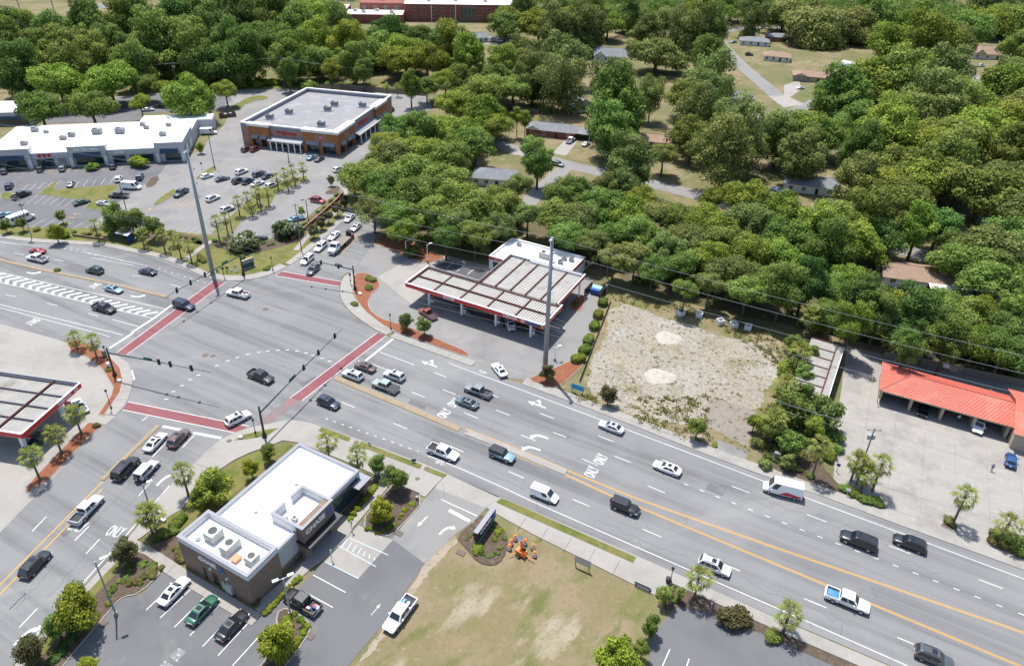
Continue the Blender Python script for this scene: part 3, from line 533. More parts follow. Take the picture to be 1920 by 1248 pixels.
# forecourt joints (car wash and west station): concrete laid in panels
for par, O, L, W_, n, ang in ((cwl, (1600, 930), 60, 34, (11, 6), HWY), (ckw, (120, 900), 0, 0, (0, 0), 0)):
    if not n[0]: continue
    o = G(*O); ca, sa = math.cos(ang), math.sin(ang)
    for i in range(n[0]+1):
        x = i*5.; a = Vector((o.x+ca*x, o.y+sa*x)); b = a+Vector((-sa, ca))*(24 if x > 8 else 40); ribbon('slab_joint', [a, b], .07, .025, 'lot', par)
    for j in range(n[1]+1):
        y = j*5.; a = Vector((o.x-sa*y, o.y+ca*y)); ribbon('slab_joint', [a, a+Vector((ca, sa))*50], .07, .026, 'lot', par)
for k in range(6):
    a = Vector(G(0+k*22, 640+k*24-20)[:2]); ribbon('slab_joint', [a, a+Vector((math.cos(R(165)), math.sin(R(165))))*40], .07, .029, 'lot', ckw)

# crack sealing and patches in the carriageways
rk = random.Random(3)
def seam(a, b, n=10, amp=.25, wd=.05):
    P = pxs([a, b]); Q = []
    for i in range(n+1): t = i/n; v = P[0].lerp(P[1], t); Q.append(Vector((v.x+rk.gauss(0, amp)*.6, v.y+rk.gauss(0, amp))))
    ribbon('tar_seam', Q, wd, .0325, 'tar', road)
for a, b in (((640, 726), (770, 776)), ((780, 690), (960, 758)), ((960, 758), (1130, 822)), ((870, 735), (1010, 788)), ((1150, 830), (1330, 900)), ((1350, 905), (1540, 975)), ((1560, 1000), (1760, 1075)), ((700, 800), (830, 850)), ((900, 880), (1060, 950)), ((1120, 975), (1330, 1063)), ((1400, 1090), (1600, 1175)), ((20, 545), (150, 577)), ((60, 480), (230, 516)), ((240, 520), (360, 552)), ((150, 1010), (250, 900)), ((90, 1120), (190, 1005)), ((30, 1140), (110, 1050)), ((230, 960), (330, 850)), ((420, 640), (600, 700)), ((450, 560), (600, 600)), ((1000, 800), (1200, 878)), ((1240, 870), (1450, 952))): seam(a, b, 16)
for i in range(26):
    x = rk.uniform(640, 1700); y = 700+(x-640)*.39+rk.uniform(-5, 130); seam((x, y), (x+rk.uniform(-14, 14), y+rk.uniform(12, 40)), 6, .15, .04)
for q in ([(770, 748), (800, 760), (796, 768), (765, 756)], [(1330, 905), (1362, 918), (1355, 930), (1322, 917)], [(560, 720), (590, 705), (600, 712), (572, 728)], [(110, 1000), (128, 982), (138, 990), (120, 1008)]): flat('road_patch', q, .0315, 'lot_dark', road)
# ================================================================ BUILDINGS
def ac_unit(parent, x, y, z, s=(1.6, 1.2, 1.1), rz=0., kind=0, m='ac_metal'):
    b = MB(); a, c, h = s; b.box(-a/2, a/2, -c/2, c/2, .15, h); b.box(-a/2+.1, a/2-.1, -c/2+.1, c/2-.1, 0, .15)
    o = b.build('air_conditioner', m, parent, loc=(x, y, z), rz=rz)
    f = MB(); f.lathe([(min(a, c)*.34, 0), (min(a, c)*.34, .06), (min(a, c)*.3, .06), (min(a, c)*.3, .02)], 14); f.build('fan_guard', 'black_metal', o, loc=(-a*.2 if a > c*1.2 else 0, 0, h))
    g = MB()
    for k in range(4): g.box(-a/2+.12, a/2-.12, -c/2-.012, -c/2, .3+k*(h-.4)/4, .3+k*(h-.4)/4+.1)
    g.build('grille', 'grey_metal', o)
    return o
def window(parent, x0, x1, z0, z1, y, nx=1, frame='trim', glass='store_glass', out=-1, name='window', axis='x', fw=.07):
    """glazed opening set into a wall face; axis says which local axis it runs along"""
    def Q(b, u0, u1, d0, d1, a, c):
        d0, d1 = sorted((d0, d1))
        if axis == 'x': b.box(u0, u1, d0, d1, a, c)
        else: b.box(d0, d1, u0, u1, a, c)
    f = MB(); t = .05
    Q(f, x0, x1, y, y+out*t, z0, z0+fw); Q(f, x0, x1, y, y+out*t, z1-fw, z1)
    w_ = (x1-x0-fw)/nx
    for i in range(nx+1): Q(f, x0+i*w_, x0+i*w_+fw, y, y+out*(t-.005), z0+fw, z1-fw)
    o = f.build(name, frame, parent)
    for i in range(nx): g = MB(); Q(g, x0+i*w_+fw, x0+(i+1)*w_, y, y+out*.02, z0+fw, z1-fw); g.build('pane', glass, o)
    return o
def wall_box(parent, x0, x1, y0, y1, z0, z1, m, name='wall', t=None): return MB().box(x0, x1, y0, y1, z0, z1).build(name, m, parent)
def parapet(parent, pts, z0, z1, t=.35, m='coping', mi='stucco_pale', cap=.12, name='parapet', close=True):
    """low wall along pts (local xy) with a coping on top"""
    n = len(pts); seg = range(n if close else n-1); b = MB(); c = MB()
    P = [Vector((p[0], p[1])) for p in pts]
    if close:
        I = inset(P, t); v = [(p.x, p.y, z) for z in (z0, z1) for p in P]+[(p.x, p.y, z) for z in (z0, z1) for p in I]
        f = []
        for i in range(n): j = (i+1) % n; f += [(i, j, n+j, n+i), (2*n+j, 2*n+i, 3*n+i, 3*n+j)]
        b.add(v, f); O = inset(P, -.06); I2 = inset(P, t+.04)
        v = [(p.x, p.y, z1) for p in O]+[(p.x, p.y, z1+cap) for p in O]+[(p.x, p.y, z1+cap) for p in I2]+[(p.x, p.y, z1) for p in I2]; f = []
        for i in range(n): j = (i+1) % n; f += [(i, j, n+j, n+i), (n+i, n+j, 2*n+j, 2*n+i), (2*n+i, 2*n+j, 3*n+j, 3*n+i), (3*n+i, 3*n+j, j, i)]
        c.add(v, f)
    o = b.build(name, mi, parent); c.build('coping', m, o); return o
# ---------------------------------------------------------------- bank (local frame: x along the car-park front, y away from it)
def octagon_logo(parent, loc, rot, s, m='logo_blue'):
    """four wedges turning round a square hole"""
    o = None
    for k in range(4):
        b = MB(); a = k*math.pi/2
        pts = [(-.24, .24), (.52, .24), (.24, .56), (-.24, .56)] ; pts = [(-.22, .25), (.56, .25), (.25, .56), (-.22, .56)]
        q = [(x*math.cos(a)-y*math.sin(a), x*math.sin(a)+y*math.cos(a)) for x, y in pts]; q = [(x*s, y*s) for x, y in q]
        b.prism(q, 0, .06, True); b.build('emblem', m, parent, loc=loc).rotation_euler = rot
c0 = G(330.9, 1003.5, 6.4); c1 = G(462.5, 1079.6, 6.4); ang = math.atan2(c1.y-c0.y, c1.x-c0.x); W = (c1-c0).length
bank = thing('bank_building', 'brown brick and white bank with a bright white flat roof and CHASE signs', 'bank', (c0.x, c0.y, 0), ang)
D1, D2, HT, HM = 5.6, 23.9, 6.2, 5.2
wall_box(bank, 0, W, 0, D1, 0, HT-.9, 'brick_brown'); wall_box(bank, .55, W-.5, D1, D2, 1.1, HM-.6, 'stucco_grey', 'rendered_wall'); wall_box(bank, .5, W-.45, D1, D2+.05, 0, 1.1, 'brick_brown', 'plinth')
MB().box(.3, W-.3, .3, D1-.3, HT-.9, HT-.82).build('flat_roof', 'roof_white', bank); MB().box(.75, W-.75, D1+.1, D2-.3, HM-.6, HM-.5).build('flat_roof', 'roof_white', bank)
parapet(bank, [(0, 0), (W, 0), (W, D1), (0, D1)], HT-.9, HT, .45)
parapet(bank, [(.5, D1+.02), (W-.45, D1+.02), (W-.45, D2), (.5, D2)], HM-.6, HM-.2, .4, mi='stucco_pale')
# entrance tower on the right-hand side
ex0, ex1, ey0, ey1 = W-5.2, W+.9, 9.6, 16.2
wall_box(bank, W-.44, ex1, ey0, ey0+1.2, 0, HT, 'brick_brown', 'pier'); wall_box(bank, W-.44, ex1, ey1-1.2, ey1, 0, HT, 'brick_brown', 'pier'); wall_box(bank, W-.44, ex1, ey0+1.2, ey1-1.2, 3.4, HT, 'brick_brown', 'tower_wall')
b = MB()
for q in ((ex0, ex0+.4, ey1-2.6, ey1), (ex0, W-.44, ey1-.4, ey1-.001), (ex0, ex0+.4, ey0, ey0+2.6), (ex0+.4, W-.44, ey0, ey0+.4)): b.box(q[0], q[1], q[2], q[3], HM-.5, HT)
pp = b.build('roof_screen', 'stucco_pale', bank); b = MB()
for q in ((ex0-.05, ex0+.45, ey1-2.65, ey1+.05), (ex0+.45, ex1+.06, ey1-.45, ey1+.05), (ex0-.05, ex0+.45, ey0-.05, ey0+2.65), (ex0+.45, ex1+.06, ey0-.05, ey0+.45), (ex1-.4, ex1+.06, ey0+.45, ey1-.45)): b.box(q[0], q[1], q[2], q[3], HT, HT+.14)
b.build('coping', 'coping', pp)
MB().box(ex0+.4, ex1-.4, ey0+.4, ey1-.4, HM-.3, HM-.25).build('flat_roof', 'roof_white', bank)
cn = MB(); cn.box(W-.44, ex1+1.3, ey0-.3, ey1+.3, 3.05, 3.4); cn.build('canopy', 'black_metal', bank)
window(bank, ey0+1.25, ey1-1.25, .1, 3.0, W-.3, 5, axis='y', out=1, name='entrance_glazing'); window(bank, ey1+.5, D2-.6, .5, 3.6, W-.44, 5, axis='y', out=1, name='shopfront', glass='store_glass'); window(bank, ey1+.5, D2-.6, 3.62, 4.1, W-.44, 5, axis='y', out=1, name='transom')
cn = MB(); cn.box(W-.44, W+1.1, D2-2.2, D2+1.0, 3.3, 3.5); cn.box(W-3.0, W-.44, D2+.06, D2+1.0, 3.3, 3.5); cn.build('canopy', 'coping', bank); wall_box(bank, W-.6, W+.5, D2-.4, D2+.5, 0, 3.3, 'brick_brown', 'pier')
sign_text('CHASE', 1.15, 'sign_white', bank, (ex1+.03, (ey0+ey1)/2-.75, HT-1.15), (math.pi/2, 0, math.pi/2), .05, bold=.03, sx=1.15); octagon_logo(bank, (ex1+.01, ey1-1.0, HT-1.15), (math.pi/2, 0, math.pi/2), 1.0)
sign_text('CHASE', 1.0, 'sign_white', bank, (W/2-1.2, -.05, HT-1.9), (math.pi/2, 0, 0), .05, bold=.03, sx=1.15); octagon_logo(bank, (W/2+1.7, -.07, HT-1.9), (math.pi/2, 0, 0), .85)
for x, w_ in ((4.2, .55), (6.1, 1.0)):
    b = MB(); b.box(x, x+w_, -.06, 0, .05, 2.4); d = b.build('door', 'black_metal', bank); MB().box(x+w_-.14, x+w_-.08, -.12, -.06, 1.0, 1.3).build('handle', 'steel', d)
b = MB(); b.box(8.2, 8.55, -.35, 0, .6, 2.0); b.box(8.8, 10.1, -.45, 0, .5, 2.0); b.build('meter_cabinet', 'ac_metal', bank)
for x in (6.0, 9.3): MB().box(x-.12, x+.12, -.25, 0, 3.0, 3.3).build('wall_lamp', 'sign_white', bank)
ac_unit(bank, 4.1, 2.9, HT-.82, (1.9, 2.0, 1.5), .0); ac_unit(bank, 7.7, 2.6, HT-.82, (1.6, 2.5, 1.5), 0); ac_unit(bank, 11.9, 2.6, HT-.82, (1.6, 1.5, 1.3), 0)
MB().lathe([(.35, 0), (.35, .5), (.42, .5), (.42, .7), (.2, .85)], 12, (2.2, 1.6, HT-.82)).build('roof_vent', 'plastic_white', bank); MB().box(9.2, 10.3, 1.1, 2.3, HT-.55, HT-.3).build('roof_hatch', 'ck_orange', bank)
for x, y in ((5.2, 9.6), (6.5, 16.8)): MB().lathe([(.3, 0), (.28, .12), (.1, .2)], 10, (x, y, HM-.5)).build('roof_drain', 'grey_metal', bank)
MB().lathe([(.4, 0), (.4, .5), (.3, .6)], 12, (W-3.4, 10.6, HM-.25)).build('roof_vent', 'grey_metal', bank); ac_unit(bank, W-2.2, 11.2, HM-.25, (.8, .7, .7))
# ---------------------------------------------------------------- petrol-station canopies
def corrugate(x0, x1, y0, y1, z, along='x', pitch=.6, h=.09):
    b = MB(); n = max(2, int(abs((x1-x0) if along == 'x' else (y1-y0))/pitch)); vs = []; fs = []; L = ((x1-x0) if along == 'x' else (y1-y0))
    for i in range(n):
        for k, (f, zz) in enumerate(((0, 0), (.38, 0), (.46, h), (.92, h))):
            u = L*(i+f)/n
            vs += [(x0+u, y0, z+zz), (x0+u, y1, z+zz)] if along == 'x' else [(x0, y0+u, z+zz), (x1, y0+u, z+zz)]
    m = len(vs)//2
    for i in range(m-1): fs.append((2*i, 2*i+2, 2*i+3, 2*i+1))
    b.add(vs, fs); b.m = [1 if i % 4 == 0 else 0 for i in range(len(fs))]; return b  # valley faces take the darker second material so the ribs stand out
def fascia(parent, segs, z0, z1, red='ck_red'):
    for (ax, ay, bx, by) in segs:
        b = MB(); b.beam((ax, ay, (z0+z1)/2), (bx, by, (z0+z1)/2), .14, z1-z0); o = b.build('fascia', red, parent)
        b = MB(); b.beam((ax, ay, z1+.06), (bx, by, z1+.06), .3, .12); b.build('white_edge', 'white_paint', o); b = MB(); b.beam((ax, ay, z0-.05), (bx, by, z0-.05), .16, .1); b.build('orange_edge', 'ck_orange', o)
def pump(name, lab, x, y, z, rz):
    p = thing(name, lab, 'fuel pump', (x, y, z), rz, 'fuel pumps'); MB().box(-.45, .45, -.3, .3, .15, 1.7).build('cabinet', 'sign_white', p); MB().box(-.46, .46, -.31, .31, 1.0, 1.45).build('display', 'trim', p); MB().box(-1.3, 1.3, -.55, .55, 0, .15).build('island', 'kerb', p); MB().box(-.5, .5, -.33, .33, 1.7, 1.95).build('header', 'ck_red', p)
    for s in (-1, 1): MB().tube([(s*.5, .2, 1.4), (s*.75, .25, .9), (s*.6, .2, .4), (s*.47, .15, .8)], .025, 5).build('hose', 'tyre', p)
k0 = G(760, 529.5, 5.6); k1 = G(1019, 609.5, 5.6); ang = math.atan2(k1.y-k0.y, k1.x-k0.x); KW = (k1-k0).length; KD = 9.5
ck = thing('fuel_canopy', 'long red-edged CIRCLE K canopy roof with ribbed decks and rusty beams', 'canopy', (k0.x, k0.y, 0), ang)
ZD = 5.0
MB().box(.15, KW-.15, .15, KD-.15, 4.75, 4.85).build('ceiling', 'stucco_grey', ck)
bx = [.3+i*(KW-.6)/5 for i in range(6)]
for i in range(5):
    for j, (ya, yb) in enumerate(((.5, 4.4), (4.75, 8.7))): corrugate(bx[i]+.12, bx[i+1]-.12, ya, yb, ZD).build('roof_deck', ['roof_metal', 'deck_valley'], ck)
for i in range(6): MB().beam((bx[i], .4, ZD+.22), (bx[i], 8.8, ZD+.22), .22, .3).build('cross_beam', 'rust', ck)
for y in (4.58, 8.85): MB().beam((.3, y, ZD+.3), (KW-.3, y, ZD+.3), .3, .34).build('main_beam', 'rust', ck)
fascia(ck, [(0, 0, KW, 0), (KW, .08, KW, KD), (0, .08, 0, KD)], 4.65, 5.55)
bk0 = 14.2; bk1 = KW-1.2; BKD = KD+15.6                                   # rear wing reaching the shop
for (a, b_) in (((0, KD), (bk0, KD)), ((bk1, KD), (KW, KD)), ((bk0, KD), (bk0, BKD)), ((bk0, BKD), (bk1, BKD))):
    m = MB(); m.beam((*a, 5.1), (*b_, 5.1), .1, .9); m.build('back_panel', 'steel', ck); v = Vector((b_[0]-a[0], b_[1]-a[1])); n = int(v.length/1.1); m = MB()
    for i in range(n): q = Vector(a)+v*((i+.5)/n); m.box(q.x-.06, q.x+.06, q.y-.2, q.y+.2, 4.7, 5.5)
    m.build('bracket', 'grey_metal', ck)['kind'] = 'stuff'
fascia(ck, [(bk1, KD, bk1, BKD)], 4.65, 5.55)
nb = 5; ws = [bk0+.4+i*(bk1-bk0-.8)/nb for i in range(nb+1)]
for i in range(nb): corrugate(ws[i]+.15, ws[i+1]-.15, KD+.5, BKD-.4, ZD-.02, 'y', .62).build('roof_deck', ['roof_metal', 'deck_valley'], ck)
for x in ws: MB().beam((x, KD+.2, ZD+.22), (x, BKD-.3, ZD+.22), .26, .3).build('cross_beam', 'rust', ck)
MB().box(bk0+.1, bk1-.1, KD+.05, BKD-.05, 4.76, 4.86).build('ceiling', 'stucco_grey', ck); MB().beam((bk0+6, BKD-.7, ZD+.35), (bk1-.5, BKD-.7, ZD+.35), .5, .5).build('duct', 'steel', ck)
for x in (5., 14., 23., KW-4): MB().box(x-.22, x+.22, 2.0, 2.4, 0, 4.75).build('column', 'sign_white', ck)
for x in (14., KW-4): MB().box(x-.22, x+.22, 7.2, 7.6, 0, 4.75).build('column', 'sign_white', ck)
MB().box(bk1-.5, bk1-.2, BKD-2.2, BKD-1.9, 0, 4.75).build('column', 'sign_white', ck); MB().box(bk0+.4, bk0+.7, BKD-4, BKD-3.7, 0, 4.75).build('column', 'sign_white', ck)
sign_text('CIRCLE', .78, 'sign_white', ck, (KW-8.1, -.1, 5.1), (math.pi/2, 0, 0), .02, bold=.02, sx=1.35); MB().lathe([(.42, 0), (.42, .03)], 20).build('emblem', 'sign_white', ck, loc=(KW-5.0, -.09, 5.1)).rotation_euler = (math.pi/2, 0, 0); sign_text('K', .72, 'ck_red', ck, (KW-5.0, -.14, 5.1), (math.pi/2, 0, 0), .02, bold=.03)
m = MB(); m.box(KW-4.2, KW-.6, -.1, -.06, 4.7, 5.5); m.build('blue_panel', 'dark_blue', ck); m = MB(); m.box(KW-.6, KW+.08, -.11, -.06, 4.7, 5.5); m.build('corner_panel', 'paint_yellow', ck)
m = MB(); m.box(10.6, 13.4, -.1, -.06, 4.7, 5.5); m.build('notice_panel', 'sign_white', ck)
for i in range(2): MB().box(10.8, 13.2, -.12, -.1, 4.85+i*.32, 5.02+i*.32).build('notice_bar', 'ck_red', ck)
def loc2w(o, x, y): c, s = math.cos(o.rotation_euler.z), math.sin(o.rotation_euler.z); return (o.location.x+c*x-s*y, o.location.y+s*x+c*y)
for i, (x, y) in enumerate(((5, 3.2), (14, 3.2), (23, 3.2), (KW-4, 3.2))):
    q = loc2w(ck, x, y); pump('fuel_pump', ['white and red fuel pump at the canopy end nearest the drugstore street', 'white and red fuel pump, second from the drugstore street end', 'white and red fuel pump, third from the drugstore street end', 'white and red fuel pump under the CIRCLE K lettering'][i], q[0], q[1], .03, ang)
# shop behind the canopy
s0 = G(917, 479, 4.5); s1 = G(1060, 519, 4.5); ang = math.atan2(s1.y-s0.y, s1.x-s0.x); SW_ = (s1-s0).length; SD = 12
shop = thing('convenience_shop', 'low white roofed convenience shop with a red band behind the long canopy', 'shop', (s0.x, s0.y, 0), ang)
wall_box(shop, 0, SW_, 0, SD, 0, 3.7, 'stucco_pale'); wall_box(shop, -.03, SW_+.03, -.03, SD+.03, 0, .7, 'grey_metal', 'plinth')
MB().box(.3, SW_-.3, .3, SD-.3, 3.7, 4.0).build('flat_roof', 'roof_white', shop); parapet(shop, [(0, 0), (SW_, 0), (SW_, SD), (0, SD)], 3.7, 4.4, .3, 'cornice', 'stucco_pale')
for (a, b_) in (((0, -.05), (SW_, -.05)), ((SW_+.05, 0), (SW_+.05, SD)), ((-.05, 0), (-.05, SD))): m = MB(); m.beam((*a, 4.0), (*b_, 4.0), .1, .7); m.build('red_band', 'ck_red', shop)
window(shop, 1.2, SW_-2, .4, 3.1, -.03, 9, name='shopfront')
ac_unit(shop, 12.5, 7.2, 4.0, (3.4, 1.6, 1.6)); ac_unit(shop, 3.5, 9.6, 4.0, (1.1, .9, .8), 0, 0, 'grey_metal')
for x, y in ((17, 8.6), (18.9, 8.9), (17, 6.4)): ac_unit(shop, x, y, 4.0, (1.2, 1.0, 1.0), 0, 0, 'grey_metal')
MB().lathe([(.9, 0), (.9, .12), (.7, .2)], 18, (15, 5.6, 4.0)).build('roof_fan', 'grey_metal', shop)
sign_text('CIRCLE K', .4, 'sign_white', shop, (2.4, -.12, 4.0), (math.pi/2, 0, 0), .02)
# west station canopy
q1 = G(40, 813, 5.6); q2 = G(150, 717, 5.6); q3 = G(25, 690, 5.6); ang = math.atan2(q2.y-q1.y, q2.x-q1.x); L1 = (q2-q1).length; L2 = 19.
cw = thing('fuel_canopy', 'square CIRCLE K canopy roof with navy beams at the left edge of the photo', 'canopy', (q1.x, q1.y, 0), ang)   # x along the red CIRCLE K face, y away from the road
MB().box(.1, L1-.1, .1, L2, 4.75, 4.85).build('ceiling', 'stucco_grey', cw)
for i in range(4): corrugate(.4+i*3.35, .4+(i+1)*3.35-.35, .3, 4.9, ZD, 'y', .42).build('roof_deck', ['roof_metal', 'deck_valley'], cw); corrugate(.4+i*3.35, .4+(i+1)*3.35-.35, 5.3, L2-.3, ZD, 'y', .42).build('roof_deck', ['roof_metal', 'deck_valley'], cw)
mat('navy_beam', (.018, .016, .045), .5)
for i in range(5): MB().beam((.25+i*3.35, .3, ZD+.2), (.25+i*3.35, L2-.3, ZD+.2), .24, .3).build('cross_beam', 'navy_beam', cw)
for y in (5.1, L2-.2): MB().beam((.2, y, ZD+.42), (L1-.3, y, ZD+.42), .26, .34).build('main_beam', 'rust', cw)
fascia(cw, [(0, 0, L1, 0), (0, .08, 0, L2)], 4.65, 5.55)
m = MB(); m.beam((L1, .08, 5.1), (L1, L2, 5.1), .1, .9); m.build('back_panel', 'steel', cw)
for i in range(10): MB().beam((L1-.5, 1+i*1.8, 4.95), (L1-.06, 1+i*1.8, 5.5), .05).build('brace', 'steel', cw)
for x, y in ((1.6, 2.4), (1.6, 10), (L1-3.4, 2.4), (L1-3.4, 10)): MB().box(x-.35, x+.35, y-.3, y+.3, 0, 4.75).build('column', 'sign_white', cw)
sign_text('CIRCLE', .75, 'sign_white', cw, (L1-4.3, -.1, 5.1), (math.pi/2, 0, 0), .02, bold=.02, sx=1.3); MB().lathe([(.42, 0), (.42, .03)], 20).build('emblem', 'sign_white', cw, loc=(L1-1.4, -.09, 5.1)).rotation_euler = (math.pi/2, 0, 0); sign_text('K', .72, 'ck_red', cw, (L1-1.4, -.14, 5.1), (math.pi/2, 0, 0), .02, bold=.03)
for i, (x, y) in enumerate(((3.2, 2.4), (L1-1.8, 2.4))): q = loc2w(cw, x, y); pump('fuel_pump', ['white fuel pump under the near corner of the left-edge canopy', 'white fuel pump beside the grey car under the left-edge canopy'][i], q[0], q[1], .03, ang+math.pi/2)
# ---------------------------------------------------------------- drugstore
d0 = G(451, 272); d1 = G(635, 293); ang = R(-13.3); DW, DD = 39., 51.
drug = thing('drugstore', 'flat grey roofed brick drugstore with white cornices and red Walgreens signs', 'store', (d0.x, d0.y, 0), ang)
RZ = 6.6
wall_box(drug, .6, DW-.6, 1.2, DD, 0, RZ, 'brick_pink'); MB().box(.9, DW-.9, 1.6, DD-.4, RZ, RZ+.12).build('flat_roof', 'roof_grey', drug)
parapet(drug, [(.6, 1.2), (DW-.6, 1.2), (DW-.6, DD), (.6, DD)], RZ, 7.9, .6, 'cornice', 'coping', .45)
def tower(x0, x1, y0, y1, h, m='brick_orange', name='tower'):
    o = wall_box(drug, x0, x1, y0, y1, 3.4, h-.6, m, name); b = MB(); b.box(x0-.35, x1+.35, y0-.35, y1+.35, h-.6, h); b.box(x0-.15, x1+.15, y0-.15, y1+.15, h-1., h-.6); b.build('cornice', 'cornice', o); return o
tower(4.0, 12.2, .3, 1.9, 8.6); tower(25.6, DW+.3, .2, 1.9, 8.6); tower(DW-1.8, DW+.3, 1.92, 13.5, 8.6); tower(DW-1.9, DW+.25, 33, 43.5, 8.6)
for (x0, x1, y, ax) in ((4.0, 5.2, .3, 'x'), (7.6, 8.6, .3, 'x'), (11., 12.2, .3, 'x'), (25.6, 26.8, .2, 'x'), (31.6, 33, .2, 'x'), (DW-1.1, DW+.3, .2, 'x')): wall_box(drug, x0, x1, y, 1.2, 0, 3.4, 'brick_orange', 'pier')
for y in (5.2, 12.3, 33, 37.4, 42.3): wall_box(drug, DW-.6, DW+.28, y, y+1.2, 0, 3.4, 'brick_orange', 'pier')
for (x0, x1, y) in ((5.2, 7.6, .1), (8.6, 11, .1), (26.8, 31.6, 0), (33, DW-1.1, 0)): m = MB(); m.add([(x0, y+.3, 4.6), (x1, y+.3, 4.6), (x1, y-.7, 3.3), (x0, y-.7, 3.3)], [(0, 1, 2, 3)]); m.build('awning', 'awning_grey', drug); window(drug, x0, x1, .1, 3.2, 1.2, 3, name='shopfront')
for (y0, y1) in ((1.6, 5.2), (6.4, 12.3), (34.2, 37.4), (38.6, 42.3)): m = MB(); m.add([(DW+.2, y0, 4.6), (DW+.2, y1, 4.6), (DW+1.1, y1, 3.3), (DW+1.1, y0, 3.3)], [(0, 1, 2, 3)]); m.build('awning', 'awning_grey', drug); window(drug, y0, y1, .1, 3.2, DW-.6, 3, name='shopfront', axis='y', out=1)
m = MB(); m.add([(12.2, 1.2, 4.5), (25.6, 1.2, 4.5), (25.6, -1.4, 3.6), (12.2, -1.4, 3.6)], [(0, 1, 2, 3)]); m.build('canopy_roof', 'awning_grey', drug); MB().box(12.2, 25.6, -1.5, -1.3, 3.2, 3.75).build('canopy_edge', 'cornice', drug)
m = MB(); m.add([(DW-.6, 13.5, 4.5), (DW-.6, 33, 4.5), (DW+2, 33, 3.6), (DW+2, 13.5, 3.6)], [(0, 1, 2, 3)]); m.build('canopy_roof', 'awning_grey', drug); MB().box(DW+1.9, DW+2.1, 13.5, 33, 3.2, 3.75).build('canopy_edge', 'cornice', drug)
for i in range(6): MB().lathe([(.35, 0), (.24, .3), (.2, 3.2)], 10, (13.2+i*2.35, -1.3, 0)).build('column', 'cornice', drug)
for i in range(5): MB().lathe([(.35, 0), (.24, .3), (.2, 3.2)], 10, (DW+1.9, 15+i*4.2, 0)).build('column', 'cornice', drug)
window(drug, 12.6, 25.2, .5, 2.9, 1.17, 8, name='shopfront'); window(drug, 14, 32.5, .5, 2.9, DW-.6, 8, name='shopfront', axis='y', out=1)
sign_text('Walgreens', 1.7, 'sign_red', drug, (18.6, 1.1, 5.9), (math.pi/2, 0, 0), .08, .25, .04, sx=1.05); sign_text('Walgreens', 1.8, 'sign_red', drug, (DW-.5, 22.5, 5.9), (math.pi/2, 0, math.pi/2), .08, .25, .04, sx=1.05)
MB().box(30.4, 34.6, .14, .2, 4.9, 7.0).build('sign_panel', 'brick_pink', drug); MB().lathe([(.85, 0), (.85, .06)], 18).build('emblem', 'sign_red', drug, loc=(32.5, .13, 6)).rotation_euler = (math.pi/2, 0, 0); sign_text('W', 1.1, 'sign_white', drug, (32.5, .05, 6), (math.pi/2, 0, 0), .02, .3); MB().box(DW+.3, DW+.36, 5, 8.6, 4.9, 7).build('sign_panel', 'brick_pink', drug)
for x, y in ((21, 35), (21.5, 28), (32, 37), (9.5, 20), (6, 12), (28, 10)):
    ac_unit(drug, x, y, RZ+.5, (2.6, 1.8, 1.5), .1, 0, 'grey_metal'); m = MB(); m.box(x-2.2, x+2.2, y-1.8, y+1.8, RZ+.12, RZ+.16); m.build('roof_pad', 'shingle_grey', drug); MB().box(x-1.6, x+1.6, y-1.0, y+1.0, RZ+.16, RZ+.5).build('roof_frame', 'plastic_white', drug)
# ---------------------------------------------------------------- strip mall (local x along the shop fronts)
t0 = G(52.6, 287, 5.2); ang = R(12.7); ca, sa = math.cos(ang), math.sin(ang)
mall = thing('strip_mall', 'long low strip mall with bright white roof, grey fronts and blue awnings', 'shops', (t0.x, t0.y, 0), ang)
def ml(px, z=5.2): g = G(px[0], px[1], z); dx, dy = g.x-t0.x, g.y-t0.y; return (dx*ca+dy*sa, -dx*sa+dy*ca)
X0_, X1_, DP, MH, MT = -13.5, 47.6, 30., 5.0, 6.9
wall_box(mall, X0_, X1_, 0, DP, 0, MH, 'stucco_grey'); MB().box(X0_+.25, X1_-.25, .25, DP-.2, MH, MH+.1).build('flat_roof', 'roof_white', mall)
wall_box(mall, 27.3, 46.6, DP, DP+8, 0, MH, 'stucco_grey'); MB().box(27.5, 46.6, DP-.15, DP+7.8, MH, MH+.105).build('flat_roof', 'roof_white', mall)
wall_box(mall, 46.6, 52.8, DP+.4, DP+8, 0, 4.5, 'stucco_grey'); MB().box(46.6, 52.6, DP+.6, DP+7.8, 4.5, MH+.108).build('flat_roof', 'roof_white', mall)
parapet(mall, [(X0_, 0), (X1_, 0), (X1_, DP), (X0_, DP)], MH, MH+.2, .25, 'cornice', 'stucco_grey', .08)
for (x0, x1) in ((X0_, .6), (12., 23.6), (38.8, X1_+.3)):
    o = wall_box(mall, x0, x1, -1.0, -.35, 3.3, MT, 'stucco_grey', 'front_wall'); MB().box(x0-.1, x1+.1, -1.1, -.3, MT, MT+.14).build('cornice', 'cornice', o)
    for xs in (x0, x1-.35): MB().box(xs+.001, xs+.349, -.35, 2.4, 4.9, MT).build('return_wall', 'stucco_pale', mall)
    for xs in (x0, x1-1.1): MB().box(xs+.05, xs+1.05, -1.0, -.01, 0, 3.3).build('pier', 'stucco_pale', mall)
    MB().add([(x0+1.6, -1.03, 4.9), (x1-1.6, -1.03, 4.9), (x1-1.6, -2.0, 3.5), (x0+1.6, -2.0, 3.5)], [(0, 1, 2, 3)]).build('awning', 'awning_blue', mall); MB().box(x0+1.2, x1-1.2, -1.0, -.02, 3.2, 3.32).build('soffit', 'stucco_pale', mall)
MB().box(X1_+.0, X1_+.3, -.34, 17, 4.5, MT).build('side_wall', 'stucco_grey', mall); MB().box(X1_-.05, X1_+.4, -.3, 17.1, MT, MT+.14).build('cornice', 'cornice', mall)
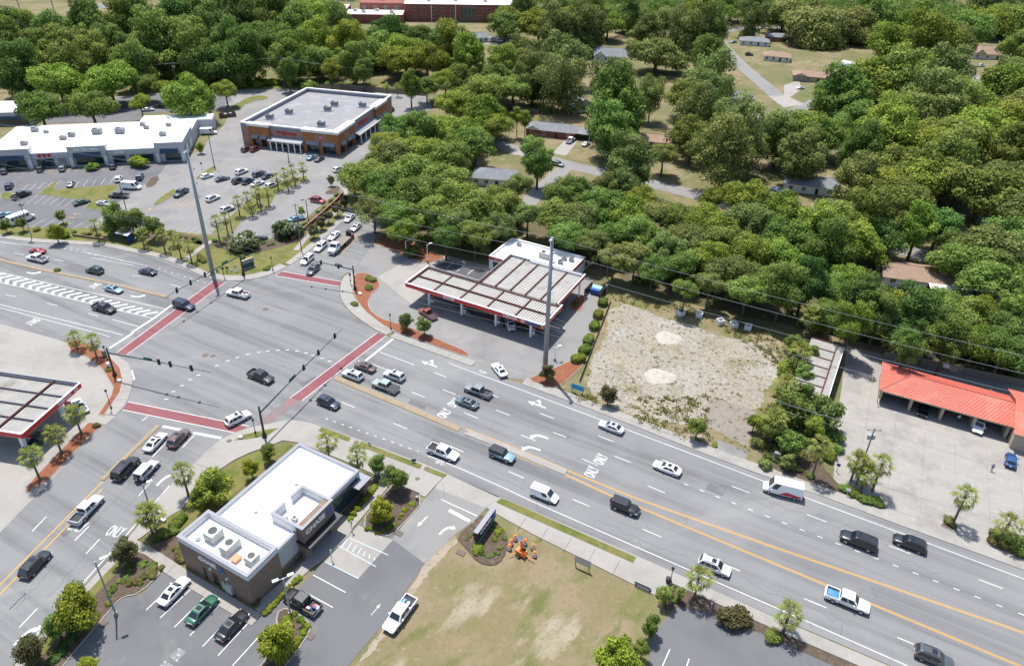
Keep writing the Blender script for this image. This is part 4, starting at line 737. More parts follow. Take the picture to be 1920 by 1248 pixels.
for (y0, y1) in ((3, 8), (9.5, 13.5)): MB().box(X1_+.3, X1_+.34, y0, y1, 1.0, 4.2).build('wall_panel', 'stucco_pale', mall)
for (x0, x1, n) in ((-11, -1.5, 5), (1.8, 7, 3), (13.6, 22, 6), (25, 29, 2), (30.5, 37.8, 5), (41.5, 46.4, 4)): window(mall, x0, x1, .3, 2.9, -.02, n, name='shopfront')
MB().box(8.2, 10.6, -.05, 0, 0, 2.9).build('door', 'awning_grey', mall)
for (x0, x1) in ((.7, 11.9), (23.7, 38.7)): MB().box(x0, x1, -.45, -.01, 3.5, MH-.02).build('sign_band', 'stucco_grey', mall); MB().box(x0, x1, -.52, -.01, MH-.02, MH+.2).build('cornice', 'cornice', mall)
sign_text('Sea Star Nails', 1.35, 'sign_white', mall, (17.8, -1.06, 5.95), (math.pi/2, 0, 0), .05, bold=.03); sign_text('results', 1.1, 'sign_white', mall, (27.5, -.5, 4.25), (math.pi/2, 0, 0), .05, bold=.02)
for i in range(3): MB().lathe([(.6, 0), (.6, .08)], 14).build('sign_disc', 'sign_red', mall, loc=(3.2+i*1.5, -.46, 4.25)).rotation_euler = (math.pi/2, 0, 0)
for px, s in (((45, 268), 1.5), ((118, 258), 1.5), ((134, 252), 1.6), ((182, 247), 2.2), ((225, 246), 2.2), ((65, 243), 1.6), ((86, 246), 1.1), ((267, 232), 1.2), ((316, 233), 1.3), ((305, 251), 1.6), ((274, 238), 1.3)):
    x, y = ml(px, 5.8); ac_unit(mall, x, y, MH+.1, (s*1.35, s*1.1, s*.85), 0, 0, 'grey_metal')
for px in ((52, 240), (240, 253), (258, 236), (330, 222), (100, 262), (172, 256), (200, 240), (290, 244), (60, 238), (150, 264), (345, 218)):
    x, y = ml(px); MB().box(x-.8, x+.8, y-.3, y+.3, MH+.1, MH+.4).build('roof_vent', 'plastic_white', mall)
for x in (2.2, 23.4, 36.5): MB().box(x-.06, x+.06, .3, DP-.3, MH+.1, MH+.16).build('roof_seam', 'stucco_pale', mall)
m2 = G(-10, 212, 5); mall2 = thing('shop_building', 'white roofed grey shop with blue awning at the left edge', 'shops', (m2.x, m2.y, 0), R(9))
wall_box(mall2, -20, 12.5, 0, 16, 0, 4.8, 'stucco_grey'); MB().box(-19.8, 12.3, .2, 15.8, 4.8, 4.95).build('flat_roof', 'roof_white', mall2); parapet(mall2, [(-20, 0), (12.5, 0), (12.5, 16), (-20, 16)], 4.8, 5.1, .25, 'cornice', 'stucco_grey', .08)
MB().add([(-18, -.03, 3.6), (12, -.03, 3.6), (12, -.9, 2.7), (-18, -.9, 2.7)], [(0, 1, 2, 3)]).build('awning', 'awning_blue', mall2); window(mall2, -8, 11, .3, 2.5, -.02, 7, name='shopfront'); ac_unit(mall2, 8, 11, 4.95, (2, 1.5, 1.2), 0, 0, 'grey_metal'); ac_unit(mall2, 3, 12, 4.95, (1.6, 1.3, 1.1), 0, 0, 'grey_metal')
# ---------------------------------------------------------------- car wash: bays under a red seamed metal roof
w0 = G(1660, 770); w0 = G(1656, 727, 3.6); ang = R(-26.5); WL, WD = 21.5, 9.2
wash = thing('car_wash', 'open-fronted car wash with a bright red ribbed metal roof', 'car wash', (w0.x, w0.y, 0), ang)
EZ, RZ2 = 3.3, 5.3
def roof_panels(o, rows, m='red_roof', rib=.07):
    """seamed roof planes: each row = (eave start, eave end, ridge start, ridge end, panel count); every panel a part with its standing seam"""
    for (a, b, c, d, n) in rows:
        a, b, c, d = map(Vector, (a, b, c, d)); nrm = (b-a).cross(c-a)
        if nrm.length < 1e-6: nrm = (b-a).cross(d-a)
        nrm.normalize()
        if nrm.z < 0: nrm = -nrm
        for i in range(n):
            e0, e1 = a.lerp(b, i/n), a.lerp(b, (i+1)/n); r0, r1 = c.lerp(d, i/n), c.lerp(d, (i+1)/n); mb = MB(); q = (e1-e0)*.1; q2 = (r1-r0)*.1
            mb.add([e0, e1, r1, r0], [(0, 1, 2, 3)]); mb.add([e0+nrm*rib, e0+q+nrm*rib, r0+q2+nrm*rib, r0+nrm*rib, e0, e0+q, r0+q2, r0], [(0, 1, 2, 3), (4, 0, 3, 7), (1, 5, 6, 2), (4, 5, 1, 0)])
            mb.build('roof_panel', m, o)
ov = .6; X0, X1, Y0, Y1 = -ov, WL+ov, -ov, WD+ov; hip = 5.2
rg0 = (X0+hip, WD/2, RZ2); rg1 = (X1+3, WD/2, RZ2)
roof_panels(wash, [((X0, Y0, EZ), (X1, Y0, EZ), rg0, rg1, 34), ((X0, Y1, EZ), (X0, Y0, EZ), rg0, rg0, 12), ((X1, Y1, EZ), (X0, Y1, EZ), rg1, rg0, 34)])
for a, b in ((rg0, rg1), (rg0, (X0, Y0, EZ)), (rg0, (X0, Y1, EZ))): MB().tube([Vector(a)+Vector((0, 0, .06)), Vector(b)+Vector((0, 0, .06))], .1, 6).build('ridge_cap', 'red_roof', wash)
for i in range(5): x = i*WL/4; wall_box(wash, x-.25, x+.25, .0, WD, 0, 3.1, 'tan_wall', 'bay_wall')
wall_box(wash, -.25, WL+.25, WD-.3, WD-.02, 0, 3.1, 'tan_wall', 'back_wall'); wall_box(wash, -.25, WL+.25, .2, WD-.3, 2.9, 3.1, 'trim', 'ceiling')
MB().box(X0+.05, X1-.05, Y0+.05, Y0+.2, EZ-.3, EZ-.02).build('eave_board', 'tan_wall', wash)
# right-hand block, turned gable
wall_box(wash, WL+.6, WL+16, -2.6, -2.2, 0, 3.3, 'tan_wall', 'bay_wall'); wall_box(wash, WL+.6, WL+1.1, -2.2, WD, 0, 3.6, 'tan_wall', 'bay_wall'); wall_box(wash, WL+6, WL+6.5, -2.19, WD, 0, 3.6, 'tan_wall', 'bay_wall'); wall_box(wash, WL+12, WL+12.5, -2.19, WD, 0, 3.6, 'tan_wall', 'bay_wall'); wall_box(wash, WL+1.1, WL+16, WD-.5, WD-.1, 0, 3.6, 'tan_wall', 'back_wall')
roof_panels(wash, [((WL+.2, -3.2, 3.7), (WL+17, -3.2, 3.7), (WL+.2, 4.2, 6.2), (WL+17, 4.2, 6.2), 26), ((WL+.2, WD+2.4, 3.7), (WL+17, WD+2.4, 3.7), (WL+.2, 4.2, 6.2), (WL+17, 4.2, 6.2), 26)])
MB().add([(WL+.6, -2.9, 3.3), (WL+.6, WD+2.2, 3.3), (WL+.6, 4.2, 6.0)], [(0, 1, 2)]).build('gable_wall', 'tan_wall', wash)
# vacuum canopy (old, overgrown)
v0 = G(1552, 748, 3.6); ang = R(60.5); vac = thing('vacuum_shelter', 'rusty framed metal-decked shelter standing beside the car wash yard', 'shelter', (v0.x, v0.y, 0), ang)   # x along the open side
VL, VW = 20.5, 6.6
for i in range(6): corrugate(i*VL/6+.15, (i+1)*VL/6-.15, 1.5, VW, 3.35, 'x', .34, .06).build('roof_deck', ['roof_metal', 'deck_valley'], vac)
corrugate(0, VL, 0, 1.25, 3.37, 'x', .34, .06).build('roof_deck', ['roof_metal', 'deck_valley'], vac)
for i in range(7): MB().beam((i*VL/6, 1.4, 3.45), (i*VL/6, VW, 3.45), .2, .26).build('cross_beam', 'rust', vac)
MB().beam((-.2, 1.4, 3.52), (VL+.3, 1.4, 3.52), .22, .3).build('main_beam', 'rust', vac); MB().beam((0, -.05, 3.25), (VL, -.05, 3.25), .1, .5).build('edge_panel', 'white_paint', vac)
for x in (1, VL/2, VL-1): MB().box(x-.12, x+.12, .9, 1.14, 0, 3.3).build('post', 'steel', vac); MB().box(x-.12, x+.12, VW-.6, VW-.36, 0, 3.3).build('post', 'steel', vac)
# ---------------------------------------------------------------- school at the top
sc = G(770, 40); school = thing('school', 'long red brick school with white flat roofs at the top of the photo', 'school', (sc.x, sc.y, 0), R(4))
wall_box(school, -4, 72, 0, 26, 0, 10.5, 'brick_red'); MB().box(-3.5, 71.5, .5, 25.5, 10.5, 10.7).build('flat_roof', 'roof_white', school); parapet(school, [(-4, 0), (72, 0), (72, 26), (-4, 26)], 10.5, 10.9, .4, 'cornice', 'brick_red')
wall_box(school, -42, -4, -10, 8, 0, 5.6, 'brick_red', 'wing_wall'); MB().box(-41.5, -4.4, -9.5, 7.5, 5.6, 5.75).build('flat_roof', 'roof_white', school); wall_box(school, -34, -4, 8, 30, 0, 10, 'brick_red', 'wing_wall'); wall_box(school, -60, -42, 4, 22, 0, 6.5, 'brick_red', 'wing_wall'); MB().box(-59.5, -42.5, 4.5, 21.5, 6.5, 6.7).build('flat_roof', 'roof_white', school)
for r_ in range(2):
    for i in range(11):
        if i in (5, 6): continue
        window(school, 2+i*6.2, 3.8+i*6.2, 2+r_*4.6, 4.2+r_*4.6, 0, 1, 'cornice', 'glass')
    for i in range(4): window(school, -32+i*7, -30+i*7, 6+r_*.1, 8+r_*.1, 8, 1, 'cornice', 'glass') if r_ == 0 else None
window(school, 33, 43, .5, 9.5, 0, 4, 'steel', 'store_glass', name='entrance_glazing'); window(school, 58, 70, 6.5, 9.8, 0, 5, 'steel', 'store_glass', name='glazing')
for x, y, z in ((-36, 0, 5.75), (-22, 2, 5.75), (-12, -2, 5.75), (-30, -4, 5.75), (12, 12, 10.7), (30, 14, 10.7), (50, 12, 10.7), (-20, 20, 10)): ac_unit(school, x, y, z, (2.6, 2, 1.6))
for x in (14, 30): MB().box(x-.2, x+.2, -.25, 0, 0, 10.4).build('downpipe', 'cornice', school)
hall = G(30, 0); 
# ---------------------------------------------------------------- houses
def house(name, label, px, z, ang, L, Wd, h, rise, wallm, roofm, kind='hip', extra=None, ov=.45, wins=4, cx=True):
    g = G(px[0], px[1], z); o = thing(name, label, 'house', (g.x, g.y, 0), R(ang), 'houses among the trees')
    wall_box(o, -L/2, L/2, -Wd/2, Wd/2, 0, h, wallm); x, y = L/2+ov, Wd/2+ov; hp = (Wd/2+ov if kind == 'hip' else 0); e = h-.05; r0 = (-x+hp, 0, h+rise); r1 = (x-hp, 0, h+rise)
    rf = MB(); rf.add([(-x, -y, e), (x, -y, e), r1, r0], [(0, 1, 2, 3)]); rf.add([(x, y, e), (-x, y, e), r0, r1], [(0, 1, 2, 3)]); rf.add([(-x, -y, e), (-x, y, e), (x, y, e), (x, -y, e)], [(0, 1, 2, 3)])
    if kind == 'hip': rf.add([(-x, y, e), (-x, -y, e), r0], [(0, 1, 2)]); rf.add([(x, -y, e), (x, y, e), r1], [(0, 1, 2)])
    ro = rf.build('roof', roofm, o)
    if kind != 'hip':
        gb = MB()
        for s in (-1, 1): gb.add([(s*L/2, -Wd/2, h), (s*L/2, Wd/2, h), (s*L/2, 0, h+rise*.93)], [(0, 1, 2)])
        gb.build('gable', wallm, o)
    MB().tube([Vector(r0)+Vector((0, 0, .03)), Vector(r1)+Vector((0, 0, .03))], .08, 5).build('ridge', roofm, ro); MB().lathe([(.12, -.3), (.12, .5)], 8, (L*.18, 1.2, h+rise*.7)).build('vent_pipe', 'plastic_white', ro)
    for i in range(wins):
        xx = -L/2+L*(i+.5)/wins
        if i == wins//2: MB().box(xx-.5, xx+.5, -Wd/2-.04, -Wd/2, .1, 2.1).build('door', 'trim', o)
        else: window(o, xx-.7, xx+.7, .9, 2.2, -Wd/2, 2, 'white_paint', 'glass')
    for s in (-1, 1): window(o, -.6, .6, .9, 2.2, s*L/2, 1, 'white_paint', 'glass', s, axis='y')
    if extra == 'porch':
        gx = -L*.32; gw = 3.2; p = MB(); p.add([(gx-gw, -y-.4, e+.02), (gx, -y-.4, h+rise*.75), (gx, 0, h+rise*.75), (gx-gw, -.4, e+.02)], [(0, 1, 2, 3)]); p.add([(gx+gw, -y-.4, e+.02), (gx, -y-.4, h+rise*.75), (gx, 0, h+rise*.75), (gx+gw, -.4, e+.02)], [(3, 2, 1, 0)]); p.build('porch_roof', roofm, o)
        MB().add([(gx-gw+.3, -Wd/2-.2, h), (gx+gw-.3, -Wd/2-.2, h), (gx, -Wd/2-.2, h+rise*.7)], [(0, 1, 2)]).build('gable', 'cream_wall', o)
    if extra == 'carport':
        MB().box(L/2+.5, L/2+6, -Wd/2+.3, Wd/2-.2, h-.25, h-.1).build('carport_roof', roofm, o)
        for yy in (-Wd/2+.5, Wd/2-.6): MB().box(L/2+5.6, L/2+5.8, yy, yy+.2, 0, h-.25).build('post', 'white_paint', o)
        gx = -L*.36; gw = 3.; p = MB(); p.add([(gx-gw, -y-.2, e+.02), (gx, -y-.2, h+rise*.8), (gx, 0, h+rise*.8), (gx-gw, -.4, e+.02)], [(0, 1, 2, 3)]); p.add([(gx+gw, -y-.2, e+.02), (gx, -y-.2, h+rise*.8), (gx, 0, h+rise*.8), (gx+gw, -.4, e+.02)], [(3, 2, 1, 0)]); p.build('porch_roof', roofm, o); MB().add([(gx-gw+.3, -y-.15, h), (gx+gw-.3, -y-.15, h), (gx, -y-.15, h+rise*.75)], [(0, 1, 2)]).build('gable', 'cream_wall', o)
    if extra == 'awning': MB().add([(1.5, -Wd/2, 2.6), (6.5, -Wd/2, 2.6), (6.5, -Wd/2-3, 2.3), (1.5, -Wd/2-3, 2.3)], [(0, 1, 2, 3)]).build('patio_cover', 'white_paint', o); [MB().beam((1.5+i*.6, -Wd/2, 2.66), (1.5+i*.6, -Wd/2-3, 2.36), .08, .05).build('patio_rib', 'steel', o) for i in range(9)]
    return o
house('house', 'brick ranch house with dark grey roof and open carport behind the station woods', (1036, 236), 3.4, -14, 19, 8.5, 2.7, 1.9, 'brick_red', 'shingle_grey', 'hip', 'carport')
house('house', 'grey roofed house half hidden in trees behind the drugstore street', (926, 322), 3.4, -8, 13.5, 9, 2.7, 2, 'cream_wall', 'shingle_grey', 'hip')
house('house', 'white sided house with grey roof beside the shaded back street', (1520, 338), 3.2, -16, 16, 8.5, 2.8, 1.9, 'cream_wall', 'shingle_grey', 'gable')
house('house', 'tan roofed house with a white ribbed patio cover in the right-hand woods', (1722, 505), 3.4, -14, 17, 9.5, 2.6, 1.7, 'cream_wall', 'shingle_brown', 'gable', 'awning')
house('house', 'white house with pale flat-pitched roof on the far side street corner', (1415, 73), 3.2, -12, 17, 10, 2.7, 1.8, 'stucco_pale', 'shingle_grey', 'hip')
house('house', 'small brick house with dark roof near the top right corner', (1463, 66), 3.2, -6, 16, 9, 2.7, 1.7, 'brick_red', 'shingle_grey', 'hip')
house('house', 'brown roofed house facing the side street across from the dark parked car', (1458, 101), 3.2, -18, 14, 10, 2.7, 2, 'cream_wall', 'shingle_brown', 'hip')
house('house', 'brown roofed house with paved forecourt beside the side street bend', (1525, 138), 3.2, -16, 19, 10, 2.7, 2, 'tan_wall', 'shingle_brown', 'hip', 'porch')
house('house', 'large brown roofed house with white gable near the right edge', (1855, 95), 3.8, -8, 22, 13, 3, 3.4, 'cream_wall', 'shingle_brown', 'hip', 'porch')
house('house', 'grey gabled house surrounded by tall trees near the top centre', (1145, 98), 4, -8, 17, 12, 3, 3.4, 'cream_wall', 'shingle_grey', 'gable', 'porch')
house('house', 'blue-grey roofed house at the end of the side street', (1388, 178), 3.4, -16, 12, 9, 2.8, 2, 'stucco_pale', 'shingle_grey', 'hip')
house('house', 'grey roofed house screened by pines left of the back street', (1415, 222), 3.4, -70, 12, 9, 2.8, 2, 'stucco_pale', 'shingle_grey', 'hip')
house('house', 'pale gabled house hidden behind the brick ranch house', (1080, 186), 4, -60, 13, 9, 2.8, 3, 'stucco_pale', 'shingle_grey', 'gable')
house('house', 'grey house beside the two parked caravans', (893, 66), 3.4, 20, 12, 9, 2.7, 2.2, 'stucco_pale', 'shingle_grey', 'gable')
house('house', 'small white gabled house at the far upper right', (1797, 26), 3.6, -30, 13, 9, 2.8, 2.6, 'cream_wall', 'shingle_grey', 'gable')
house('house', 'low brown roofed house deep in the shade of the central trees', (1230, 256), 3.2, -12, 14, 9, 2.6, 1.5, 'tan_wall', 'shingle_brown', 'gable')
house('house', 'shaded grey roofed house behind the right-hand oaks', (1885, 412), 3.2, -14, 13, 9, 2.6, 1.6, 'stucco_grey', 'shingle_grey', 'gable')
house('house', 'grey shed-like house by the wooden fence behind the drugstore', (885, 125), 3, -20, 9, 7, 2.6, 1.6, 'stucco_grey', 'shingle_grey', 'gable')
for px, lab in (((1590, 127), 'round topped grey metal shed behind the brown roofed house'),):
    g = G(*px); n = 10; L_ = 7; m = MB(); vs = []
    for x in (-L_/2, L_/2): vs += [(x, 2.6*math.cos(math.pi*k/n), 3.1*math.sin(math.pi*k/n)+.3) for k in range(n+1)]
    fs = [(k, k+1, n+2+k, n+1+k) for k in range(n)]+[tuple(range(n+1)), tuple(range(2*n+1, n, -1))]
    o = thing('metal_shed', lab, 'shed', (g.x, g.y, 0), R(-60)); m.add(vs, fs).build('shell', 'steel', o); MB().box(L_/2, L_/2+.05, -1, 1, 0, 2.2).build('door', 'grey_metal', o)
g = G(1667, 193); o = thing('swimming_pool', 'round blue swimming pool among the right-hand trees', 'pool', (g.x, g.y, 0)); MB().lathe([(3.6, 0), (3.6, 1.2), (3.4, 1.2), (3.4, 1.0)], 24).build('wall', 'white_paint', o); MB().lathe([(3.38, 0), (3.38, 1.05)], 24).build('water', 'pool', o)
# ================================================================ VEHICLES (local x forward, y left, z up)
def loft(st):
    """st = [(x, half width, z bottom, z top, shoulder drop)] -> rounded car body"""
    b = MB(); vs = []; fs = []
    for (x, w_, zb, zt, dr) in st:
        sec = [(w_*.8, zb), (w_*.97, zb+.1), (w_, zb+(zt-zb)*.45), (w_*.985, zt-dr-.06), (w_*.93, zt-dr), (w_*.6, zt-.015), (0, zt)]
        vs += [(x, -y, z) for y, z in sec]+[(x, y, z) for y, z in sec[-2::-1]]
    n = 13
    for i in range(len(st)-1):
        for k in range(n-1): fs.append((i*n+k, i*n+k+1, (i+1)*n+k+1, (i+1)*n+k))
        fs.append((i*n+n-1, i*n, (i+1)*n, (i+1)*n+n-1))
    fs.append(tuple(range(n))); fs.append(tuple((len(st)-1)*n+k for k in range(n))[::-1])
    return b.add(vs, fs)
def cabin(x0, x1, t0, t1, wb, wt, zb, zt):
    """greenhouse: base rear x0 .. front x1, roof rear t0 .. front t1"""
    b = MB(); vs = []; fs = []; n = 12
    def ring(xa, xb, w_, z, c):
        r = []
        for cx, cy, a0 in ((xb-c, w_-c, 0), (xa+c, w_-c, 90), (xa+c, -w_+c, 180), (xb-c, -w_+c, 270)):
            for a in (0, 45, 90): r.append((cx+c*math.cos(R(a0+a)), cy+c*math.sin(R(a0+a)), z))
        return r
    m = .55
    for (xa, xb, w_, z, c) in ((x0, x1, wb, zb, .12), (x0+(t0-x0)*m, x1+(t1-x1)*m, wb+(wt-wb)*m+.02, zb+(zt-zb)*m, .14), (t0, t1, wt, zt-.05, .16), (t0+.12, t1-.12, wt-.1, zt, .14)): vs += ring(xa, xb, w_, z, c)
    for i in range(3):
        for k in range(n): fs.append((i*n+k, i*n+(k+1) % n, (i+1)*n+(k+1) % n, (i+1)*n+k))
    fs.append(tuple(3*n+k for k in range(n)))
    return b.add(vs, fs)
def patch(quad, off):
    b = MB(); q = [Vector(p) for p in quad]; nn = (q[1]-q[0]).cross(q[3]-q[0]).normalized(); b.add([p+nn*off for p in q]+[p-nn*.03 for p in q], [(0, 1, 2, 3), (0, 4, 5, 1), (1, 5, 6, 2), (2, 6, 7, 3), (3, 7, 4, 0)]); return b
def q4(a, b, c, d, u0, u1, v0, v1):
    a, b, c, d = map(Vector, (a, b, c, d)); f = lambda u, v: a.lerp(b, u).lerp(d.lerp(c, u), v); return [f(u0, v0), f(u1, v0), f(u1, v1), f(u0, v1)]
def wheel_mesh(r, w_=.25):
    b = MB(); n = 16; prof = [(r*.62, w_/2), (r*.93, w_/2), (r, w_/2-.04), (r, -w_/2+.04), (r*.93, -w_/2), (r*.62, -w_/2)]; vs = []; fs = []
    for rr, y in prof: vs += [(rr*math.cos(2*math.pi*k/n), y, rr*math.sin(2*math.pi*k/n)) for k in range(n)]
    for i in range(len(prof)-1): fs += [(i*n+k, i*n+(k+1) % n, (i+1)*n+(k+1) % n, (i+1)*n+k) for k in range(n)]
    b.add(vs, fs); b.k = 1
    for s in (1, -1): b.add([(0, s*(w_/2-.06), 0)]+[(r*.64*math.cos(2*math.pi*k/n), s*(w_/2-.015), r*.64*math.sin(2*math.pi*k/n)) for k in range(n)], [(0, 1+k, 1+(k+1) % n) for k in range(n)])
    return b.mesh('wheel', ['tyre', 'rim'])
VK = {}
def kind(k):
    """meshes of one vehicle kind: list of (part name, mesh, location, painted?)"""
    if k in VK: return VK[k]
    L, W_, H, P = {'sedan': (4.85, 1.84, 1.45, None), 'coupe': (4.5, 1.82, 1.36, None), 'hatch': (4.1, 1.76, 1.5, None), 'suv': (4.75, 1.9, 1.72, None), 'bigsuv': (5.4, 2.04, 1.93, None), 'minivan': (5.1, 1.98, 1.76, None), 'jeep': (4.6, 1.88, 1.86, None), 'pickup': (5.85, 2.03, 1.93, None), 'pickup_sc': (5.4, 1.95, 1.8, None), 'van': (5.9, 2.05, 2.45, None), 'smallvan': (4.75, 1.85, 1.9, None), 'boxvan': (6.2, 2.1, 2.7, None)}[k]
    h, w = L/2, W_/2; out = []; gl = []
    def add(n, mb, m, loc=(0, 0, 0), painted=False, smooth=False): out.append((n, mb.mesh(n, m, smooth), loc, painted))
    r = {'pickup': .41, 'pickup_sc': .38, 'bigsuv': .41, 'jeep': .42, 'van': .37, 'boxvan': .37, 'suv': .37}.get(k, .34); wx = (h-.95 if L < 5.2 else h-1.0, -h+(.95 if L < 5.2 else 1.15))
    if k in ('sedan', 'coupe', 'hatch'):
        bt = .92
        tail = .98 if k != 'hatch' else .96
        st = [(-h, w*.78, .42, .8, .02), (-h+.12, w*.92, .26, tail, .05), (-h+.6, w*.985, .22, tail+.04, .06), (-.6, w, .2, bt+.06, .06), (.6, w, .2, bt+.04, .06), (h-1.3, w*.985, .2, bt-.02, .08), (h-.5, w*.95, .22, bt-.12, .08), (h-.12, w*.84, .26, .72, .06), (h, w*.66, .34, .6, .03)]
        if k == 'hatch': cab = (-h+.12, h-1.05, -h+.6, h-1.95, w*.9, w*.72, .9, H)
        elif k == 'coupe': cab = (-h+.35, h-1.45, -h+1.35, h-2.35, w*.88, w*.66, .88, H)
        else: cab = (-h+.55, h-1.35, -h+1.35, h-2.2, w*.89, w*.7, .9, H)
    elif k in ('suv', 'bigsuv', 'minivan', 'jeep'):
        bt = {'suv': 1.02, 'bigsuv': 1.15, 'minivan': 1.0, 'jeep': 1.12}[k]; bz = {'jeep': .45, 'bigsuv': .36}.get(k, .26)
        hd = .06 if k == 'jeep' else .1
        st = [(-h, w*.86, bz+.15, bt-.15, .02), (-h+.1, w*.95, bz, bt, .04), (-h+.6, w, bz, bt+.02, .05), (0, w, bz, bt+.02, .05), (h-1.5, w, bz, bt+.0, .06), (h-.5, w*.97, bz, bt-hd, .07), (h-.12, w*.9, bz+.05, bt-hd-.12, .06), (h, w*.74, bz+.14, bt-hd-.28, .03)]
        fr = {'suv': (1.25, 1.95), 'bigsuv': (1.45, 2.1), 'minivan': (.85, 1.95), 'jeep': (1.45, 1.75)}[k]; rr = {'suv': .45, 'bigsuv': .22, 'minivan': .3, 'jeep': .12}[k]
        cab = (-h+.06, h-fr[0], -h+.06+rr, h-fr[1], w*.92, w*(.84 if k in ('jeep', 'bigsuv') else .76), bt-.04, H)
    elif k in ('pickup', 'pickup_sc'):
        bt = 1.12 if k == 'pickup' else 1.02; bz = .42; ct = -h+(1.85 if k == 'pickup' else 2.1)
        st = [(ct, w*.97, bz, bt+.02, .05), (h-1.6, w, bz, bt, .06), (h-.5, w*.97, bz, bt-.07, .07), (h-.12, w*.92, bz+.02, bt-.16, .05), (h, w*.8, bz+.1, bt-.32, .03)]
        cab = (ct+.02, h-1.5, ct+.12, h-2.15, w*.91, w*.78, bt-.03, H)
        bd = MB(); T = .09
        for s in (-1, 1): bd.box(-h+.02, ct-.03, s*w*.97-(T if s > 0 else 0), s*w*.97+(T if s < 0 else 0), bz+.05, bt)
        bd.box(-h+.0, -h+.09, -w*.97+T, w*.97-T, bz+.05, bt-.02); bd.box(ct-.1, ct-.03, -w*.97+T, w*.97-T, bz+.05, bt); bd.box(-h+.09, ct-.1, -w*.97+T, w*.97-T, bz+.2, bz+.3); bd.k = 0
        add('cargo_bed', bd, 'white_paint', painted=True); fl = MB(); fl.box(-h+.1, ct-.11, -w*.97+T+.01, w*.97-T-.01, bz+.3, bz+.33); add('bed_liner', fl, 'bed_liner')
        bp = MB(); bp.box(-h-.12, -h-.001, -w*.9, w*.9, .5, .68); add('bumper', bp, 'steel')
    else:
        bt = {'van': 1.25, 'smallvan': 1.05, 'boxvan': 1.25}[k]; bz = .3
        st = [(-h, w*.95, bz, bt, .02), (-h+.1, w, bz, bt, .03), (h-1.3, w, bz, bt, .04), (h-.45, w*.96, bz, bt-.2, .08), (h-.1, w*.86, bz+.05, bt-.4, .06), (h, w*.7, bz+.15, bt-.55, .03)]
        cab = (-h+.02, h-(.75 if k != 'smallvan' else .95), -h+.06, h-(1.55 if k != 'smallvan' else 1.75), w*.97, w*.88, bt-.04, H)
    add('body', loft(st), 'white_paint', painted=True, smooth=True); x0, x1, t0, t1, wb, wt, zb, zt = cab
    add('roof', cabin(*cab), 'white_paint', painted=True); z1 = zt-.09; m = .0
    A0, A1 = (x1, -wb, zb), (x1, wb, zb); B0, B1 = (t1, -wt, z1), (t1, wt, z1); C0, C1 = (x0, -wb, zb), (x0, wb, zb); D0, D1 = (t0, -wt, z1), (t0, wt, z1)
    add('windscreen', patch(q4(A0, A1, B1, B0, .08, .92, .12, .95), .045), 'glass')
    if k not in ('boxvan',): add('rear_window', patch(q4(C1, C0, D0, D1, .1, .9, .22 if k not in ('sedan', 'coupe') else .1, .92), .045), 'glass')
    cuts = {'van': [(.76, .93)], 'boxvan': [(.76, .93)], 'smallvan': [(.66, .92)], 'minivan': [(.05, .3), (.34, .6), (.64, .92)], 'bigsuv': [(.05, .3), (.34, .6), (.64, .92)], 'suv': [(.06, .26), (.3, .57), (.61, .92)], 'pickup': [(.06, .44), (.5, .9)], 'pickup_sc': [(.1, .9)]}.get(k, [(.1, .48), (.53, .9)])
    for s in (-1, 1):
        for (u0, u1) in cuts:
            a, b_, c, d = ((x0, s*wb, zb), (x1, s*wb, zb), (t1, s*wt, z1), (t0, s*wt, z1)); q = q4(a, b_, c, d, u0, u1, .16, .94)
            if s > 0: q = [q[1], q[0], q[3], q[2]]
            add('side_window', patch(q, .05), 'glass')
        mr = MB(); mr.box(x1-.65, x1-.45, s*(w+.02)-.02 if s > 0 else s*(w+.02)-.16, s*(w+.02)+.16 if s > 0 else s*(w+.02)+.02, zb+.0, zb+.17); add('mirror', mr, 'white_paint', painted=True)
        hl = MB(); zt2 = st[-2][3]; hl.box(h-.34, h-.1, s*w*.78-.17, s*w*.78+.08, zt2-.2, zt2-.06); add('headlight', hl, 'headlight')
        tl = MB(); zr = st[0][3] if not k.startswith('pickup') else bt; tl.box(-h-.012, -h+.14, s*w*.84-.1, s*w*.84+.1, zr-.32, zr-.06); add('tail_light', tl, 'taillight')
    wm = wheel_mesh(r, .27 if L > 5.2 else .24)
    for x in wx:
        for s in (-1, 1): out.append(('wheel', wm, (x, s*(w-.12), r), False))
    ub = MB(); ub.box(-h+.3, h-.3, -w*.85, w*.85, .22, .5); add('underbody', ub, 'trim')
    gr = MB(); gr.box(h-.06, h+.012, -w*.5, w*.5, st[-1][2]+.05, st[-1][3]-.06); add('grille', gr, 'trim')
    pl = MB(); pl.box(-h-.03, -h-.01, -.22, .22, .62, .76); add('number_plate', pl, 'sign_white')
    if k in ('suv', 'bigsuv'):
        for s in (-1, 1): rk = MB(); rk.beam((t0+.35, s*wt*.82, zt+.05), (t1-.3, s*wt*.82, zt+.05), .05); add('roof_rail', rk, 'trim')
    if k in ('sedan', 'suv', 'bigsuv'): sr = MB(); sr.box(t1-.95, t1-.3, -.4, .4, zt-.005, zt+.008); add('sunroof', sr, 'glass')
    if k == 'jeep':
        sp = MB(); out.append(('spare_wheel', wm, (-h-.1, 0, .95), False))
        fb = MB(); fb.box(h-.05, h+.15, -w*.9, w*.9, .5, .68); add('bumper', fb, 'trim')
        for s in (-1, 1):
            for x in wx: fd = MB(); fd.box(x-.55, x+.55, s*w-.06, s*w+.1, .82, .9); add('fender', fd, 'trim')
    VK[k] = out; return out
